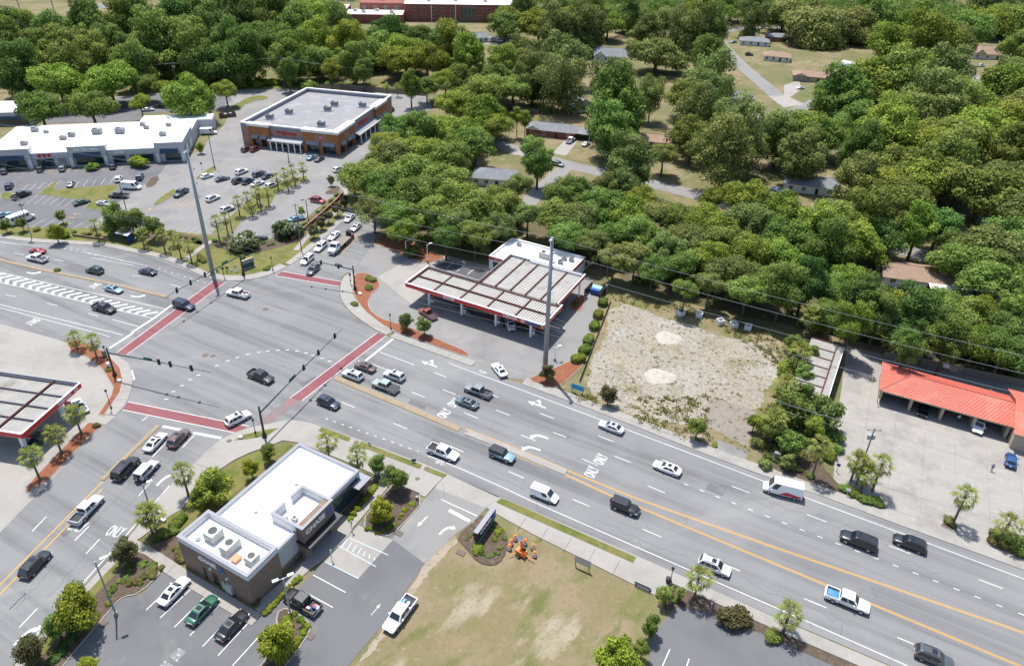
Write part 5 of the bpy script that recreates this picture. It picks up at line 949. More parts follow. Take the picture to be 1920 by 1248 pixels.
def car(k, c, d, col, label, name=None, z=.05, cat=None, topcol=None, sc=1., group=None):
    g = G(c[0], c[1], .75); o = thing(name or {'sedan': 'sedan', 'coupe': 'coupe', 'hatch': 'hatchback', 'suv': 'sport_utility_vehicle', 'bigsuv': 'sport_utility_vehicle', 'minivan': 'minivan', 'jeep': 'off_roader', 'pickup': 'pickup_truck', 'pickup_sc': 'pickup_truck', 'van': 'van', 'smallvan': 'van', 'boxvan': 'delivery_van'}[k], label, cat or {'pickup': 'pickup truck', 'pickup_sc': 'pickup truck', 'van': 'van', 'smallvan': 'van', 'boxvan': 'van', 'minivan': 'van'}.get(k, 'car'), (g.x, g.y, z), heading(c, d), group)
    pm = paint(col); o.scale = (sc,)*3
    for (n, me, loc, p) in kind(k):
        q = inst(n, me, o, loc, m=(paint(topcol) if topcol and n == 'roof' else pm) if p else None)
        if n == 'spare_wheel': q.rotation_euler = (0, 0, math.pi/2)
    return o
WHT, SIL, GRY, DGR, BLK, NVY, RED, GRN, SAG, BLU, BRN, MAR, LBL = (.78, .78, .78), (.5, .51, .53), (.2, .21, .22), (.07, .075, .08), (.012, .013, .015), (.016, .022, .05), (.3, .012, .02), (.02, .055, .04), (.28, .33, .31), (.01, .06, .2), (.12, .075, .06), (.16, .02, .025), (.2, .33, .42)
W1, E1 = (-40, -9), (40, 11); W2, E2 = (-40, -15.5), (40, 16); N1 = (22, -23); Q1 = (-22, 20)
# --- highway, left of the junction
car('coupe', (69.5, 469), W1, RED, 'red coupe on the far carriageway beside a white pickup'); wp = car('pickup', (69.5, 484), W1, WHT, 'white pickup with tan load next to the red coupe')
car('suv', (177, 506), W1, GRN, 'dark green crossover heading left past the yellow median'); car('sedan', (276, 508), W1, NVY, 'dark blue sedan heading left opposite the row of palms'); car('sedan', (213, 541), E1, LBL, 'pale blue-grey sedan waiting in the turn lane by the hatched paint')
car('pickup', (195, 577), E1, BLK, 'black pickup approaching the left crosswalk below the hatched paint'); car('bigsuv', (345, 572), E1, NVY, 'dark navy van-like wagon crossing the left red crosswalk'); wp2 = car('pickup', (446, 550), W1, WHT, 'white pickup with red cargo leaving the junction near the mast arm')
# --- strip mall car park
U = (7, -15)
car('suv', (8, 320), U, DGR, 'dark wagon in front of the left end of the strip mall'); car('suv', (76, 316), U, BLK, 'black wagon nosed in under the red round shop signs'); car('suv', (117, 315), U, GRY, 'grey hatchback nosed in by the nail shop'); car('suv', (212, 311), U, NVY, 'dark blue car nosed in beside the rounded green bush')
car('suv', (17, 348), U, NVY, 'dark blue wagon at the left edge above the black pickup'); car('pickup', (40, 365), (26, -10), BLK, 'black pickup parked at the left end of the grass island'); car('sedan', (132, 344), U, GRY, 'grey car with pale windscreen above the grass island'); car('suv', (222, 335), U, WHT, 'white wagon parked beside the white cargo van'); car('minivan', (262, 331), U, DGR, 'dark grey minivan by the round brown island')
car('van', (247, 350), (40, 2), WHT, 'white cargo van parked sideways in the strip mall lot'); car('pickup', (222, 366), (-40, -2), DGR, 'dark grey pickup heading left below the white cargo van'); car('sedan', (153, 378), (30, -9), GRN, 'dark green sedan in the marked stalls below the grass island'); car('sedan', (196, 381), (30, 4), SIL, 'silver sedan at the tip of the grass island'); car('sedan', (3, 402), (30, -10), LBL, 'blue-grey car cut by the left edge next to the white minibus')
car('pickup', (339, 361), (-28, 16), DGR, 'dark grey pickup beside the narrow grass island'); car('hatch', (388, 329), (25, -8), WHT, 'white hatchback beside the grass island with the tall lamp'); car('sedan', (417, 334), (30, -8), DGR, 'dark grey sedan in the middle of the drugstore lot'); car('suv', (453, 321), (28, -11), WHT, 'white crossover at the top of the cluster of parked cars'); car('suv', (399, 371), (32, -14), WHT, 'white wagon alone in the drugstore lot near the tall pole'); car('suv', (427, 391), (32, -13), WHT, 'white crossover partly behind the lot palms')
car('suv', (447, 338), (28, -12), BLK, 'black crossover leftmost of the tight row in the drugstore lot'); car('suv', (465, 339), (28, -12), NVY, 'navy crossover between the black crossover and the silver sedan'); car('sedan', (483, 343), (28, -11), SIL, 'silver sedan at the near end of the tight row'); car('minivan', (486, 325), (28, -12), DGR, 'dark grey minivan at the far end of the tight row'); car('sedan', (502, 329), (28, -12), NVY, 'dark blue sedan right of the grey minivan'); car('suv', (509, 347), (28, -12), WHT, 'white crossover behind the lot palms by the row end')
car('suv', (462, 279), (22, -11), BRN, 'brown-grey minivan by the corner of the drugstore'); car('suv', (478, 279), (22, -11), MAR, 'dark maroon wagon parked in front of the drugstore'); car('sedan', (584, 294), (16, -9), LBL, 'pale blue sedan parked at the drugstore entrance'); car('sedan', (599, 297), (16, -9), DGR, 'dark grey sedan nearest the drugstore corner'); car('suv', (636, 317), (24, -8), WHT, 'white car half under the trees by the drugstore drive'); car('suv', (596, 375), (30, 5), RED, 'red wagon parked alone near the brick wall'); car('sedan', (556, 409), (24, -6), LBL, 'blue car behind the flowering bush in the drugstore lot'); car('sedan', (486, 447), (10, -4), DGR, 'dark car behind the oleander at the lot corner')
car('van', (391, 248), (30, -1), WHT, 'white cargo van beside the right end of the strip mall'); car('suv', (221, 199), (10, -8), WHT, 'white wagon in the shaded lot behind the strip mall'); car('sedan', (220, 206), (20, -2), BLU, 'blue car in the shaded lot behind the strip mall'); car('sedan', (277, 205), (20, -2), SIL, 'silver car under the small tree behind the strip mall'); car('sedan', (298, 199), (20, -1), BLK, 'dark car right of the silver one behind the strip mall')
# --- queue on the drugstore street
car('suv', (576, 486), Q1, WHT, 'white crossover waiting nearest the kerb at the upper crosswalk'); car('suv', (587, 505), Q1, DGR, 'dark grey crossover standing on the upper crosswalk'); car('suv', (601, 462), Q1, WHT, 'white wagon queuing beside the flatbed truck'); car('sedan', (626, 441), Q1, WHT, 'white sedan queuing behind the white wagon'); car('sedan', (655, 408), Q1, SIL, 'silver sedan furthest back in the drugstore street queue'); car('sedan', (667, 425), Q1, SIL, 'pale sedan behind the flatbed truck under the tree'); car('suv', (716, 377), Q1, RED, 'red car glimpsed under the big trees'); car('sedan', (700, 388), Q1, SIL, 'grey car glimpsed under the big trees left of the red one')
# --- canopy station
car('pickup_sc', (802, 587), (-26, -17), (.25, .06, .055), 'faded red old pickup beside the long canopy'); car('sedan', (936, 692), (-16, -20), WHT, 'white sedan leaving the station across the pavement'); car('suv', (957, 608), (6, 18), SIL, 'pale car in the shade under the long canopy'); car('sedan', (150, 760), (10, 12), SIL, 'grey car behind the palm at the left-edge canopy'); car('pickup', (74, 822), (14, -14), GRN, 'dark pickup fuelling under the left-edge canopy')
# --- highway, right of the junction
car('pickup', (489, 705), E2, BLK, 'black pickup in the middle of the junction'); car('sedan', (684, 686), W2, BRN, 'brown sedan waiting at the right crosswalk'); car('suv', (661, 702), W2, SIL, 'silver crossover first in the turn lane by the yellow median'); car('suv', (739, 703), W2, SIL, 'silver crossover waiting behind the brown sedan'); pg = car('pickup', (722, 723), W2, SAG, 'sage grey pickup second in the turn lane'); car('pickup', (896, 732), W2, GRY, 'grey pickup with covered bed approaching the junction'); car('sedan', (875, 753), W2, (.1, .13, .14), 'dark grey-green sedan beside the ONLY lettering')
car('suv', (616, 754), E2, NVY, 'navy crossover leaving the junction past the median tip'); wp3 = car('pickup', (831, 847), E2, WHT, 'white pickup with a black ladder rack near the bank drive'); car('jeep', (941, 852), E2, LBL, 'pale blue off-roader with dark top beside the white median', topcol=BLK); car('sedan', (1146, 799), W2, SIL, 'silver sedan driving in front of the empty sandy lot'); car('sedan', (1251, 876), W2, WHT, 'white sedan in the middle lane right of the ONLY lettering')
car('smallvan', (1021, 926), E2, WHT, 'small white van in the kerb lane below the median'); car('jeep', (1172, 949), E2, BLK, 'black boxy off-roader beside the yellow centre line'); bv = car('boxvan', (1467, 918), (-40, -10), WHT, 'white delivery van with red graphics by the overgrown lot'); car('suv', (1340, 1060), E2, SIL, 'silver crossover with dark windows by the roadside palm'); car('bigsuv', (1610, 1013), W2, BLK, 'large black wagon heading left in the middle lane'); car('suv', (1706, 1017), W2, BLK, 'black crossover following the large black wagon'); wp4 = car('pickup', (1589, 1124), E2, WHT, 'white pickup with a blue tarpaulin in its bed'); car('suv', (1752, 1231), E2, DGR, 'dark grey crossover cut by the bottom right edge')
# --- lower left street and the bank
car('sedan', (291, 827), N1, WHT, 'white sedan first at the lower stop line'); car('suv', (335, 820), N1, BRN, 'brown crossover beside the white sedan at the stop line'); car('bigsuv', (236, 877), N1, BLK, 'large black wagon queuing beside the narrow median'); car('jeep', (275, 881), N1, SIL, 'silver boxy off-roader beside the large black wagon'); car('suv', (446, 783), (32, -16), WHT, 'white crossover turning over the lower crosswalk'); sp_ = car('pickup', (163, 954), N1, SIL, 'silver pickup with empty bed on the lower left street', topcol=WHT); car('suv', (66, 1056), N1, BLK, 'dark green-black wagon near the lower left corner')
car('sedan', (326, 1106), N1, WHT, 'white sedan parked in front of the bank'); car('sedan', (379, 1141), N1, (.02, .1, .06), 'green sedan parked between the white and black ones at the bank'); car('sedan', (435, 1170), N1, BLK, 'black sedan parked at the near corner of the bank'); bp_ = car('pickup', (566, 1127), (-24, -14), BLK, 'black pickup with a cluttered bed beside the bank lamp post'); wl = car('pickup', (750, 1150), (-20, 27), WHT, 'white pickup parked at the edge of the dry lawn')
car('suv', (1836, 797), (-6, 20), WHT, 'white car standing in a car wash bay'); car('hatch', (1896, 861), (2, -22), BLU, 'bright blue car in front of the right-hand wash bay'); car('sedan', (1733, 766), (-6, 20), BLK, 'black car with pale plate in the second wash bay')
# --- among the houses
car('pickup', (1070, 263), (14, -10), WHT, 'white pickup on the drive of the brick ranch house'); car('sedan', (1099, 269), (12, -8), SIL, 'pale sedan on the grass beside the ranch house drive'); car('suv', (1046, 307), (20, 5), GRY, 'grey car on the back street near the ranch house'); car('suv', (1405, 102), (20, 1), BLK, 'dark car parked off the side street'); car('sedan', (1376, 78), (20, -2), LBL, 'pale blue car beside the white corner house'); car('sedan', (1501, 164), (20, -3), WHT, 'white car on the forecourt of the brown roofed house'); car('pickup', (1562, 123), (20, -2), GRY, 'grey pickup on the grass by the metal shed'); car('sedan', (1459, 356), (14, 4), BLU, 'bright blue car by the white sided house'); car('suv', (1840, 122), (20, -3), WHT, 'white vehicle by the large brown roofed house')
# loads
def clutter(o, pts, cols, x0, x1, zz, lab='load'):
    for i in range(pts):
        x = random.uniform(x0, x1); y = random.uniform(-.6, .6); s = random.uniform(.15, .4); m = MB(); m.box(x-s, x+s, y-s*.6, y+s*.6, zz, zz+random.uniform(.2, .55)); q = tag(m.build('cargo_box', mat('load_%s' % str(cols[i % len(cols)]), cols[i % len(cols)], .7), None), '', ''); q.location = o.location; q.rotation_euler = o.rotation_euler
        q['label'] = lab; q['category'] = 'cargo'; q['group'] = lab
clutter(bp_, 7, [(.6, .6, .62), (.4, .05, .05), (.05, .05, .3), (.5, .45, .4)], -2.6, -1.3, .76, 'box among the clutter in the black pickup bed'); clutter(wl, 3, [(.7, .72, .75), (.1, .3, .5)], -2.2, -1.4, .76, 'white or blue bundle in the parked white pickup'); clutter(wp2, 5, [(.5, .03, .05), (.6, .6, .6)], -2.5, -1.3, .76, 'red or white box in the bed near the mast arm'); clutter(wp, 3, [(.45, .3, .22)], -2.4, -1.3, .76, 'tan bundle in the white pickup beside the red coupe')
m = MB(); m.add([(-2.7, -.85, 1.2), (-1.2, -.85, 1.15), (-1.2, .3, 1.2), (-2.7, .4, 1.1), (-2, -.3, 1.4)], [(0, 1, 4), (1, 2, 4), (2, 3, 4), (3, 0, 4)]); q = m.build('tarpaulin', mat('tarp', (.05, .2, .5), .6)); q.location = wp4.location; q.rotation_euler = wp4.rotation_euler; tag(q, 'blue tarpaulin folded over the bed of the white pickup', 'tarpaulin')
m = MB()
for s in (-.8, .8): m.tube([(-2.75, s, 1.1), (-2.75, s, 1.75), (-1.25, s, 1.75), (-1.25, s, 1.1)], .035, 6)
for x in (-2.7, -2.2, -1.7, -1.25): m.tube([(x, -.8, 1.75), (x, .8, 1.75)], .035, 6)
q = m.build('ladder_rack', 'black_metal', wp3)
m = MB(); m.box(-2.9, -1.1, -.95, .95, 1.1, 1.16); m.build('bed_cover', 'trim', pg)
# delivery van graphics and box
m = MB()
m.add([(-2.9, -1.06, .6), (.6, -1.06, .6), (-.6, -1.06, 1.3), (-2.9, -1.06, 1.0)], [(0, 1, 2, 3)]); m.build('red_graphic', 'sign_red', bv); m = MB(); m.add([(-2.9, 1.06, .6), (.6, 1.06, .6), (-.6, 1.06, 1.3), (-2.9, 1.06, 1.0)], [(3, 2, 1, 0)]); m.build('red_graphic', 'sign_red', bv)
# flatbed truck with a forklift on its tail
g = G(636, 458, 1.2); fb = thing('flatbed_truck', 'white cab flatbed truck in the drugstore street queue', 'truck', (g.x, g.y, .05), heading((636, 458), Q1)); pw = paint(WHT)
m = loft([(1.6, 1.1, .7, 1.9, .05), (3.2, 1.1, .7, 1.9, .06), (3.6, 1.05, .7, 1.75, .08), (4.6, .95, .75, 1.6, .1), (4.75, .8, .85, 1.4, .05)]); m.build('body', pw, fb, True); m = cabin(1.62, 3.5, 1.65, 2.95, 1.08, .98, 1.86, 2.85); m.build('roof', pw, fb)
patch(q4((3.5, -1.08, 1.86), (3.5, 1.08, 1.86), (2.95, .98, 2.75), (2.95, -.98, 2.75), .08, .92, .12, .92), .045).build('windscreen', 'glass', fb)
for s in (-1, 1): qd = q4((1.62, s*1.08, 1.86), (3.5, s*1.08, 1.86), (2.95, s*.98, 2.75), (1.65, s*.98, 2.75), .3, .88, .15, .9); patch(qd if s < 0 else [qd[1], qd[0], qd[3], qd[2]], .05).build('side_window', 'glass', fb)
MB().box(-4.8, 1.4, -1.2, 1.2, 1.15, 1.35).build('flatbed', 'wood_grey', fb); MB().box(1.4, 1.5, -1.2, 1.2, 1.15, 2.3).build('headboard', 'grey_metal', fb); MB().box(-4.6, 4.2, -.45, .45, .65, 1.1).build('chassis', 'trim', fb); MB().box(4.72, 4.85, -1.1, 1.1, .55, .85).build('bumper', 'steel', fb)
wm = wheel_mesh(.5, .3)
for x in (3.5, -2.2, -3.4):
    for s in (-1, 1): inst('wheel', wm, fb, (x, s*.98, .5))
for s in (-1, 1): MB().box(4.6, 4.78, s*.75-.15, s*.75+.15, 1.0, 1.25).build('headlight', 'headlight', fb)
c, s_ = math.cos(fb.rotation_euler.z), math.sin(fb.rotation_euler.z); fk = thing('forklift', 'small red and black forklift hung on the tail of the flatbed', 'forklift', (g.x-5.9*c, g.y-5.9*s_, .05), fb.rotation_euler.z)
MB().box(-.9, .5, -.9, .9, .5, 1.3).build('body', paint(RED), fk); MB().box(-.4, .2, -.3, .3, 1.3, 1.7).build('seat', 'trim', fk)
for a_ in ((-.8, -.75), (-.8, .75), (.4, -.75), (.4, .75)): MB().box(a_[0]-.04, a_[0]+.04, a_[1]-.04, a_[1]+.04, 1.3, 2.4).build('roof_post', 'black_metal', fk)
MB().box(-.85, .45, -.8, .8, 2.4, 2.46).build('overhead_guard', 'black_metal', fk); MB().box(.55, .75, -.5, .5, .4, 2.6).build('mast', 'black_metal', fk)
for x, y in ((-.5, -.95), (-.5, .95), (.5, -.95), (.5, .95)): inst('wheel', kind('hatch')[-1][1] if 0 else wheel_mesh(.35, .25), fk, (x, y, .35))
# minibus
g = G(40, 408, 1.3); mbz = thing('minibus', 'white minibus with dark windows parked at the left edge', 'minibus', (g.x, g.y, .05), heading((40, 408), (45, -16)))
m = loft([(-3.6, 1.12, .4, 1.5, .02), (-3.5, 1.18, .35, 1.5, .02), (2.0, 1.18, .35, 1.5, .03), (2.1, 1.0, .35, 1.3, .05), (3.2, .95, .4, 1.15, .08), (3.5, .8, .5, .95, .04)]); m.build('body', pw, mbz); cabin(-3.58, 2.05, -3.5, 1.9, 1.18, 1.08, 1.46, 2.75).build('roof', pw, mbz); cabin(2.0, 2.8, 1.95, 2.2, .98, .85, 1.2, 1.95).build('cab', pw, mbz); patch(q4((2.8, -.98, 1.2), (2.8, .98, 1.2), (2.2, .85, 1.9), (2.2, -.85, 1.9), .08, .92, .1, .92), .05).build('windscreen', 'glass', mbz)
for s in (-1, 1):
    for i in range(5): m = MB(); m.box(-3.2+i*1.0, -2.4+i*1.0, s*1.165-.02, s*1.165+.02, 1.6, 2.3); m.build('side_window', 'glass', mbz)
    for x in (2.5, -2.3): inst('wheel', wheel_mesh(.4, .28), mbz, (x, s*.95, .4))
MB().box(-3.62, -3.57, -.8, .8, 1.6, 2.3).build('rear_window', 'glass', mbz)
# caravans
for i, p in enumerate(((925, 74), (941, 75))):
    g = G(p[0], p[1], 1.3); o = thing('caravan', ['small white boxy caravan left of the longer one', 'longer white caravan with a window stripe by the lawn'][i], 'caravan', (g.x, g.y, 0), R(4 if i else 30)); L_ = 5.5+1.2*i; m = cabin(-L_/2, L_/2, -L_/2+.2, L_/2-.5, 1.15, 1.08, .6, 2.7); m.build('body', 'white_paint', o); MB().box(-L_/2+.6, L_/2-.8, -1.2, -1.13, 1.5, 2.0).build('window', 'glass', o); MB().tube([(L_/2, 0, .5), (L_/2+1.3, 0, .45)], .06, 6).build('tow_bar', 'trim', o)
    for s in (-1, 1): inst('wheel', wheel_mesh(.33), o, (0, s*1.05, .33))
# ================================================================ VEGETATION
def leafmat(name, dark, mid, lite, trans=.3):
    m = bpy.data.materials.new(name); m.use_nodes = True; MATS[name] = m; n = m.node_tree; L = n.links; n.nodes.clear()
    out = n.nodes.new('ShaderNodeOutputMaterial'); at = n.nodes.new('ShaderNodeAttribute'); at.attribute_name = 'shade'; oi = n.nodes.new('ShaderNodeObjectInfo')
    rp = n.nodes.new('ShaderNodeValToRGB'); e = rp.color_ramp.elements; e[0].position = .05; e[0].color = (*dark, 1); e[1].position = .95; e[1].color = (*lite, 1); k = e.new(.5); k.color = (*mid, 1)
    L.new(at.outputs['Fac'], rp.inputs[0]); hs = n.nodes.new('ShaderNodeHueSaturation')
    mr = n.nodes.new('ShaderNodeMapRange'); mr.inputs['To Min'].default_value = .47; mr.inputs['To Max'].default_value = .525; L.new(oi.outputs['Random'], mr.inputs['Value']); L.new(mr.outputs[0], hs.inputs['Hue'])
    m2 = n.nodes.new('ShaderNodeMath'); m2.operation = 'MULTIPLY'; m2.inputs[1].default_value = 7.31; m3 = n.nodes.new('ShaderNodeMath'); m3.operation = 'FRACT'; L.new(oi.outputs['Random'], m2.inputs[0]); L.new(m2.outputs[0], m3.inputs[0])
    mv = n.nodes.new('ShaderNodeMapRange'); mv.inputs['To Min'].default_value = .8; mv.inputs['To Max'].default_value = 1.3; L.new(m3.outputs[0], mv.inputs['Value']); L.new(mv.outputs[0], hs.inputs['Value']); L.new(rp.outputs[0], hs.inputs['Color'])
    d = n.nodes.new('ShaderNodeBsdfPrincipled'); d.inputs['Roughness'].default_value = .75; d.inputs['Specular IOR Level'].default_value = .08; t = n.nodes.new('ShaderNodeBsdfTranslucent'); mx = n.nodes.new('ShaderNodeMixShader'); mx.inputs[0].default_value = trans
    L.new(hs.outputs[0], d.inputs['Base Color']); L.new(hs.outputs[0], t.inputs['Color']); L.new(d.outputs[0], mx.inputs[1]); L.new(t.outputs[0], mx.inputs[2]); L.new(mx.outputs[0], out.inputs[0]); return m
leafmat('leaf_mid', (0.056, 0.095, 0.019), (0.144, 0.212, 0.046), (0.286, 0.359, 0.093)); leafmat('leaf_bright', (0.071, 0.112, 0.015), (0.176, 0.241, 0.037), (0.335, 0.399, 0.079)); leafmat('leaf_dark', (0.037, 0.072, 0.019), (0.098, 0.167, 0.041), (0.201, 0.290, 0.077)); leafmat('leaf_olive', (0.066, 0.091, 0.025), (0.160, 0.198, 0.057), (0.292, 0.332, 0.109)); leafmat('leaf_pine', (0.060, 0.084, 0.024), (0.145, 0.182, 0.056), (0.273, 0.312, 0.106))
leafmat('leaf_lime', (.09, .13, .012), (.19, .25, .025), (.32, .36, .06)); leafmat('leaf_bronze', (.06, .055, .025), (.11, .105, .045), (.19, .18, .075)); leafmat('leaf_flower', (.05, .08, .02), (.1, .14, .035), (.5, .5, .4)); leafmat('leaf_straw', (.09, .11, .025), (.17, .17, .05), (.28, .25, .11)); leafmat('frond', (.08, .11, .025), (.17, .2, .045), (.3, .31, .09), .2); leafmat('frond_dry', (.14, .1, .05), (.26, .18, .08), (.36, .27, .13), .15)
def leaves_np(P, N, size, seed, jit=.5):
    """leaf-clump quads at points P with rough normals N"""
    r = np.random.default_rng(seed); n = len(P); N = N+r.normal(size=(n, 3))*jit; N /= np.linalg.norm(N, axis=1)[:, None]+1e-9
    T = np.cross(N, r.normal(size=(n, 3))); T /= np.linalg.norm(T, axis=1)[:, None]+1e-9; B = np.cross(N, T); s = size*(.55+r.random(n)*.9)[:, None]; a = (.5+r.random(n)*.5)[:, None]
    bend = N*s*.25
    V = np.stack([P-T*s-bend*.6, P-B*s*a+bend, P+T*s-bend*.6, P+B*s*a+bend], 1)
    return V.reshape(-1, 3)
def leaf_mesh(name, V, shade, m):
    n = len(V)//4; me = bpy.data.meshes.new(name); me.vertices.add(4*n); me.vertices.foreach_set('co', V.astype(np.float32).ravel()); me.loops.add(4*n); me.loops.foreach_set('vertex_index', np.arange(4*n, dtype=np.int32)); me.polygons.add(n); me.polygons.foreach_set('loop_start', np.arange(0, 4*n, 4, dtype=np.int32)); me.polygons.foreach_set('loop_total', np.full(n, 4, dtype=np.int32))
    at = me.attributes.new('shade', 'FLOAT', 'POINT'); at.data.foreach_set('value', np.repeat(np.clip(shade, 0, 1), 4).astype(np.float32)); me.materials.append(MATS[m]); me.update(calc_edges=True); return me
def crown_np(seed, n, lobes, size, shape='oak'):
    r = np.random.default_rng(seed); C = []
    for i in range(lobes):
        for _ in range(60):
            p = r.normal(size=3); p /= np.linalg.norm(p); rad = r.random()**.45*(1.28 if i % 9 == 0 else 1)
            if shape == 'oak': q = p*rad*np.array([.78, .78, .66]); q[2] = abs(q[2])*1.05-.2; lr = .17+.17*r.random()
            elif shape == 'dense': q = p*rad*np.array([.72, .72, .85]); lr = .17+.17*r.random()
            elif shape == 'pine': q = p*rad*np.array([.7, .7, .85]); lr = .16+.16*r.random()
            elif shape == 'vase': q = p*rad*np.array([.6, .6, .7]); lr = .22+.16*r.random()
            else: q = p*rad*np.array([.6, .6, .45]); q[2] = abs(q[2])-.2; lr = .34+.14*r.random()
            if all(np.linalg.norm(q-c[0]) > .16 for c in C): break
        C.append((q, lr, r.random()))
    ws = np.array([c[1]**2 for c in C]); idx = r.choice(lobes, n, p=ws/ws.sum()); c = np.array([C[i][0] for i in idx]); lr = np.array([C[i][1] for i in idx]); lt = np.array([C[i][2] for i in idx])
    d = r.normal(size=(n, 3)); d[:, 2] += .35; d /= np.linalg.norm(d, axis=1)[:, None]; rad = (1-.45*r.random(n)**2.2)*(1+.12*r.normal(size=n)); P = c+d*(lr*rad)[:, None]*np.array([1, 1, .8])
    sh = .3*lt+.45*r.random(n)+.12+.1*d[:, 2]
    return leaves_np(P, d+np.array([0, 0, .25]), size, seed+1), sh
def trunk_mesh(seed, kind='oak'):
    r = random.Random(seed); b = MB()
    if kind == 'pine':
        b.tube([(0, 0, 0), (.02, 0, .5), (.0, .02, 1.2)], [.042, .034, .012], 7)
        for k in range(7): a = r.uniform(0, 6.28); z = r.uniform(.7, 1.2); b.tube([(0, 0, z), (.45*math.cos(a), .45*math.sin(a), z+.06)], [.014, .004], 4)
    else:
        b.tube([(0, 0, -.02), (.01, .01, .35), (.0, -.02, .7)], [.075, .058, .05], 8)
        for k in range(6): a = k*1.05+r.uniform(-.3, .3); l = r.uniform(.35, .62); b.tube([(0, -.02, r.uniform(.5, .68)), (l*.45*math.cos(a), l*.45*math.sin(a), .88), (l*math.cos(a), l*math.sin(a), r.uniform(1.02, 1.2))], [.04, .026, .008], 5)
    return b.mesh('trunk', 'bark')
CR = {}
for nm, shp, cnt, n, lb, sz in (('oak', 'oak', 8, 16000, 50, .031), ('dense', 'dense', 6, 16000, 50, .031), ('pine', 'pine', 5, 9500, 44, .03), ('vase', 'vase', 5, 6500, 24, .044), ('bush', 'bush', 3, 2600, 12, .075)):
    CR[nm] = [crown_np(hash_ + 11*i, n, lb, sz, shp) for i, hash_ in enumerate([{'oak': 100, 'dense': 200, 'pine': 300, 'vase': 400, 'bush': 500}[nm]]*cnt)]
CM = {}
def crown_mesh(sp, i, m):
    k = (sp, i, m)
    k = (sp, i)
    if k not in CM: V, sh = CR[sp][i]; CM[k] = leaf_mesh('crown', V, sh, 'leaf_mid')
    return CM[k]
TR = {'oak': [trunk_mesh(s) for s in range(3)], 'pine': [trunk_mesh(9, 'pine')]}
def place(px, py, rp, vs, hk, h0, hmin, hmax):
    r = rp*150/F_PX
    for _ in range(6):
        h = min(hmax, max(hmin, hk*r+h0)); zc = max(h-.72*r*vs, .45*h); g = G(px, py, zc); D = (g-Vector((0, 0, CAM_H))).length; r = rp*D/F_PX
    return g, r, h, zc
SPEC = {'oak': (.98, 1.1, 5.5, 5, 20), 'dense': (1.15, 1.2, 8, 8, 25), 'pine': (1.25, 1.3, 9.5, 12, 26), 'vase': (1.0, 1.6, 1.2, 2, 9), 'bush': (.9, 1.2, 0, .5, 5)}
rt = random.Random(21)
def tree(px, py, rp, sp, m, label, group, name='tree', cat='tree'):
    vs, hk, h0, hn, hx = SPEC[sp]; g, r, h, zc = place(px, py, rp, vs, hk, h0, hn, hx)
    o = thing(name, label, cat, (g.x, g.y, 0), rt.uniform(0, 6.28), group); i = rt.randrange(len(CR[sp]))
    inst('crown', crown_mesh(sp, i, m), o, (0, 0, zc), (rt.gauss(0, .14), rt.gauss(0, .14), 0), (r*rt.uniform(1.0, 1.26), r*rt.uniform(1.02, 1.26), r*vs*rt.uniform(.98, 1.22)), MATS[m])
    tk = TR['pine' if sp == 'pine' else 'oak']; inst('trunk', rt.choice(tk), o, (0, 0, 0), (0, 0, 0), ((r if sp != 'pine' else 5.5), (r if sp != 'pine' else 5.5), zc*(1.0 if sp != 'pine' else .95)))
    return o
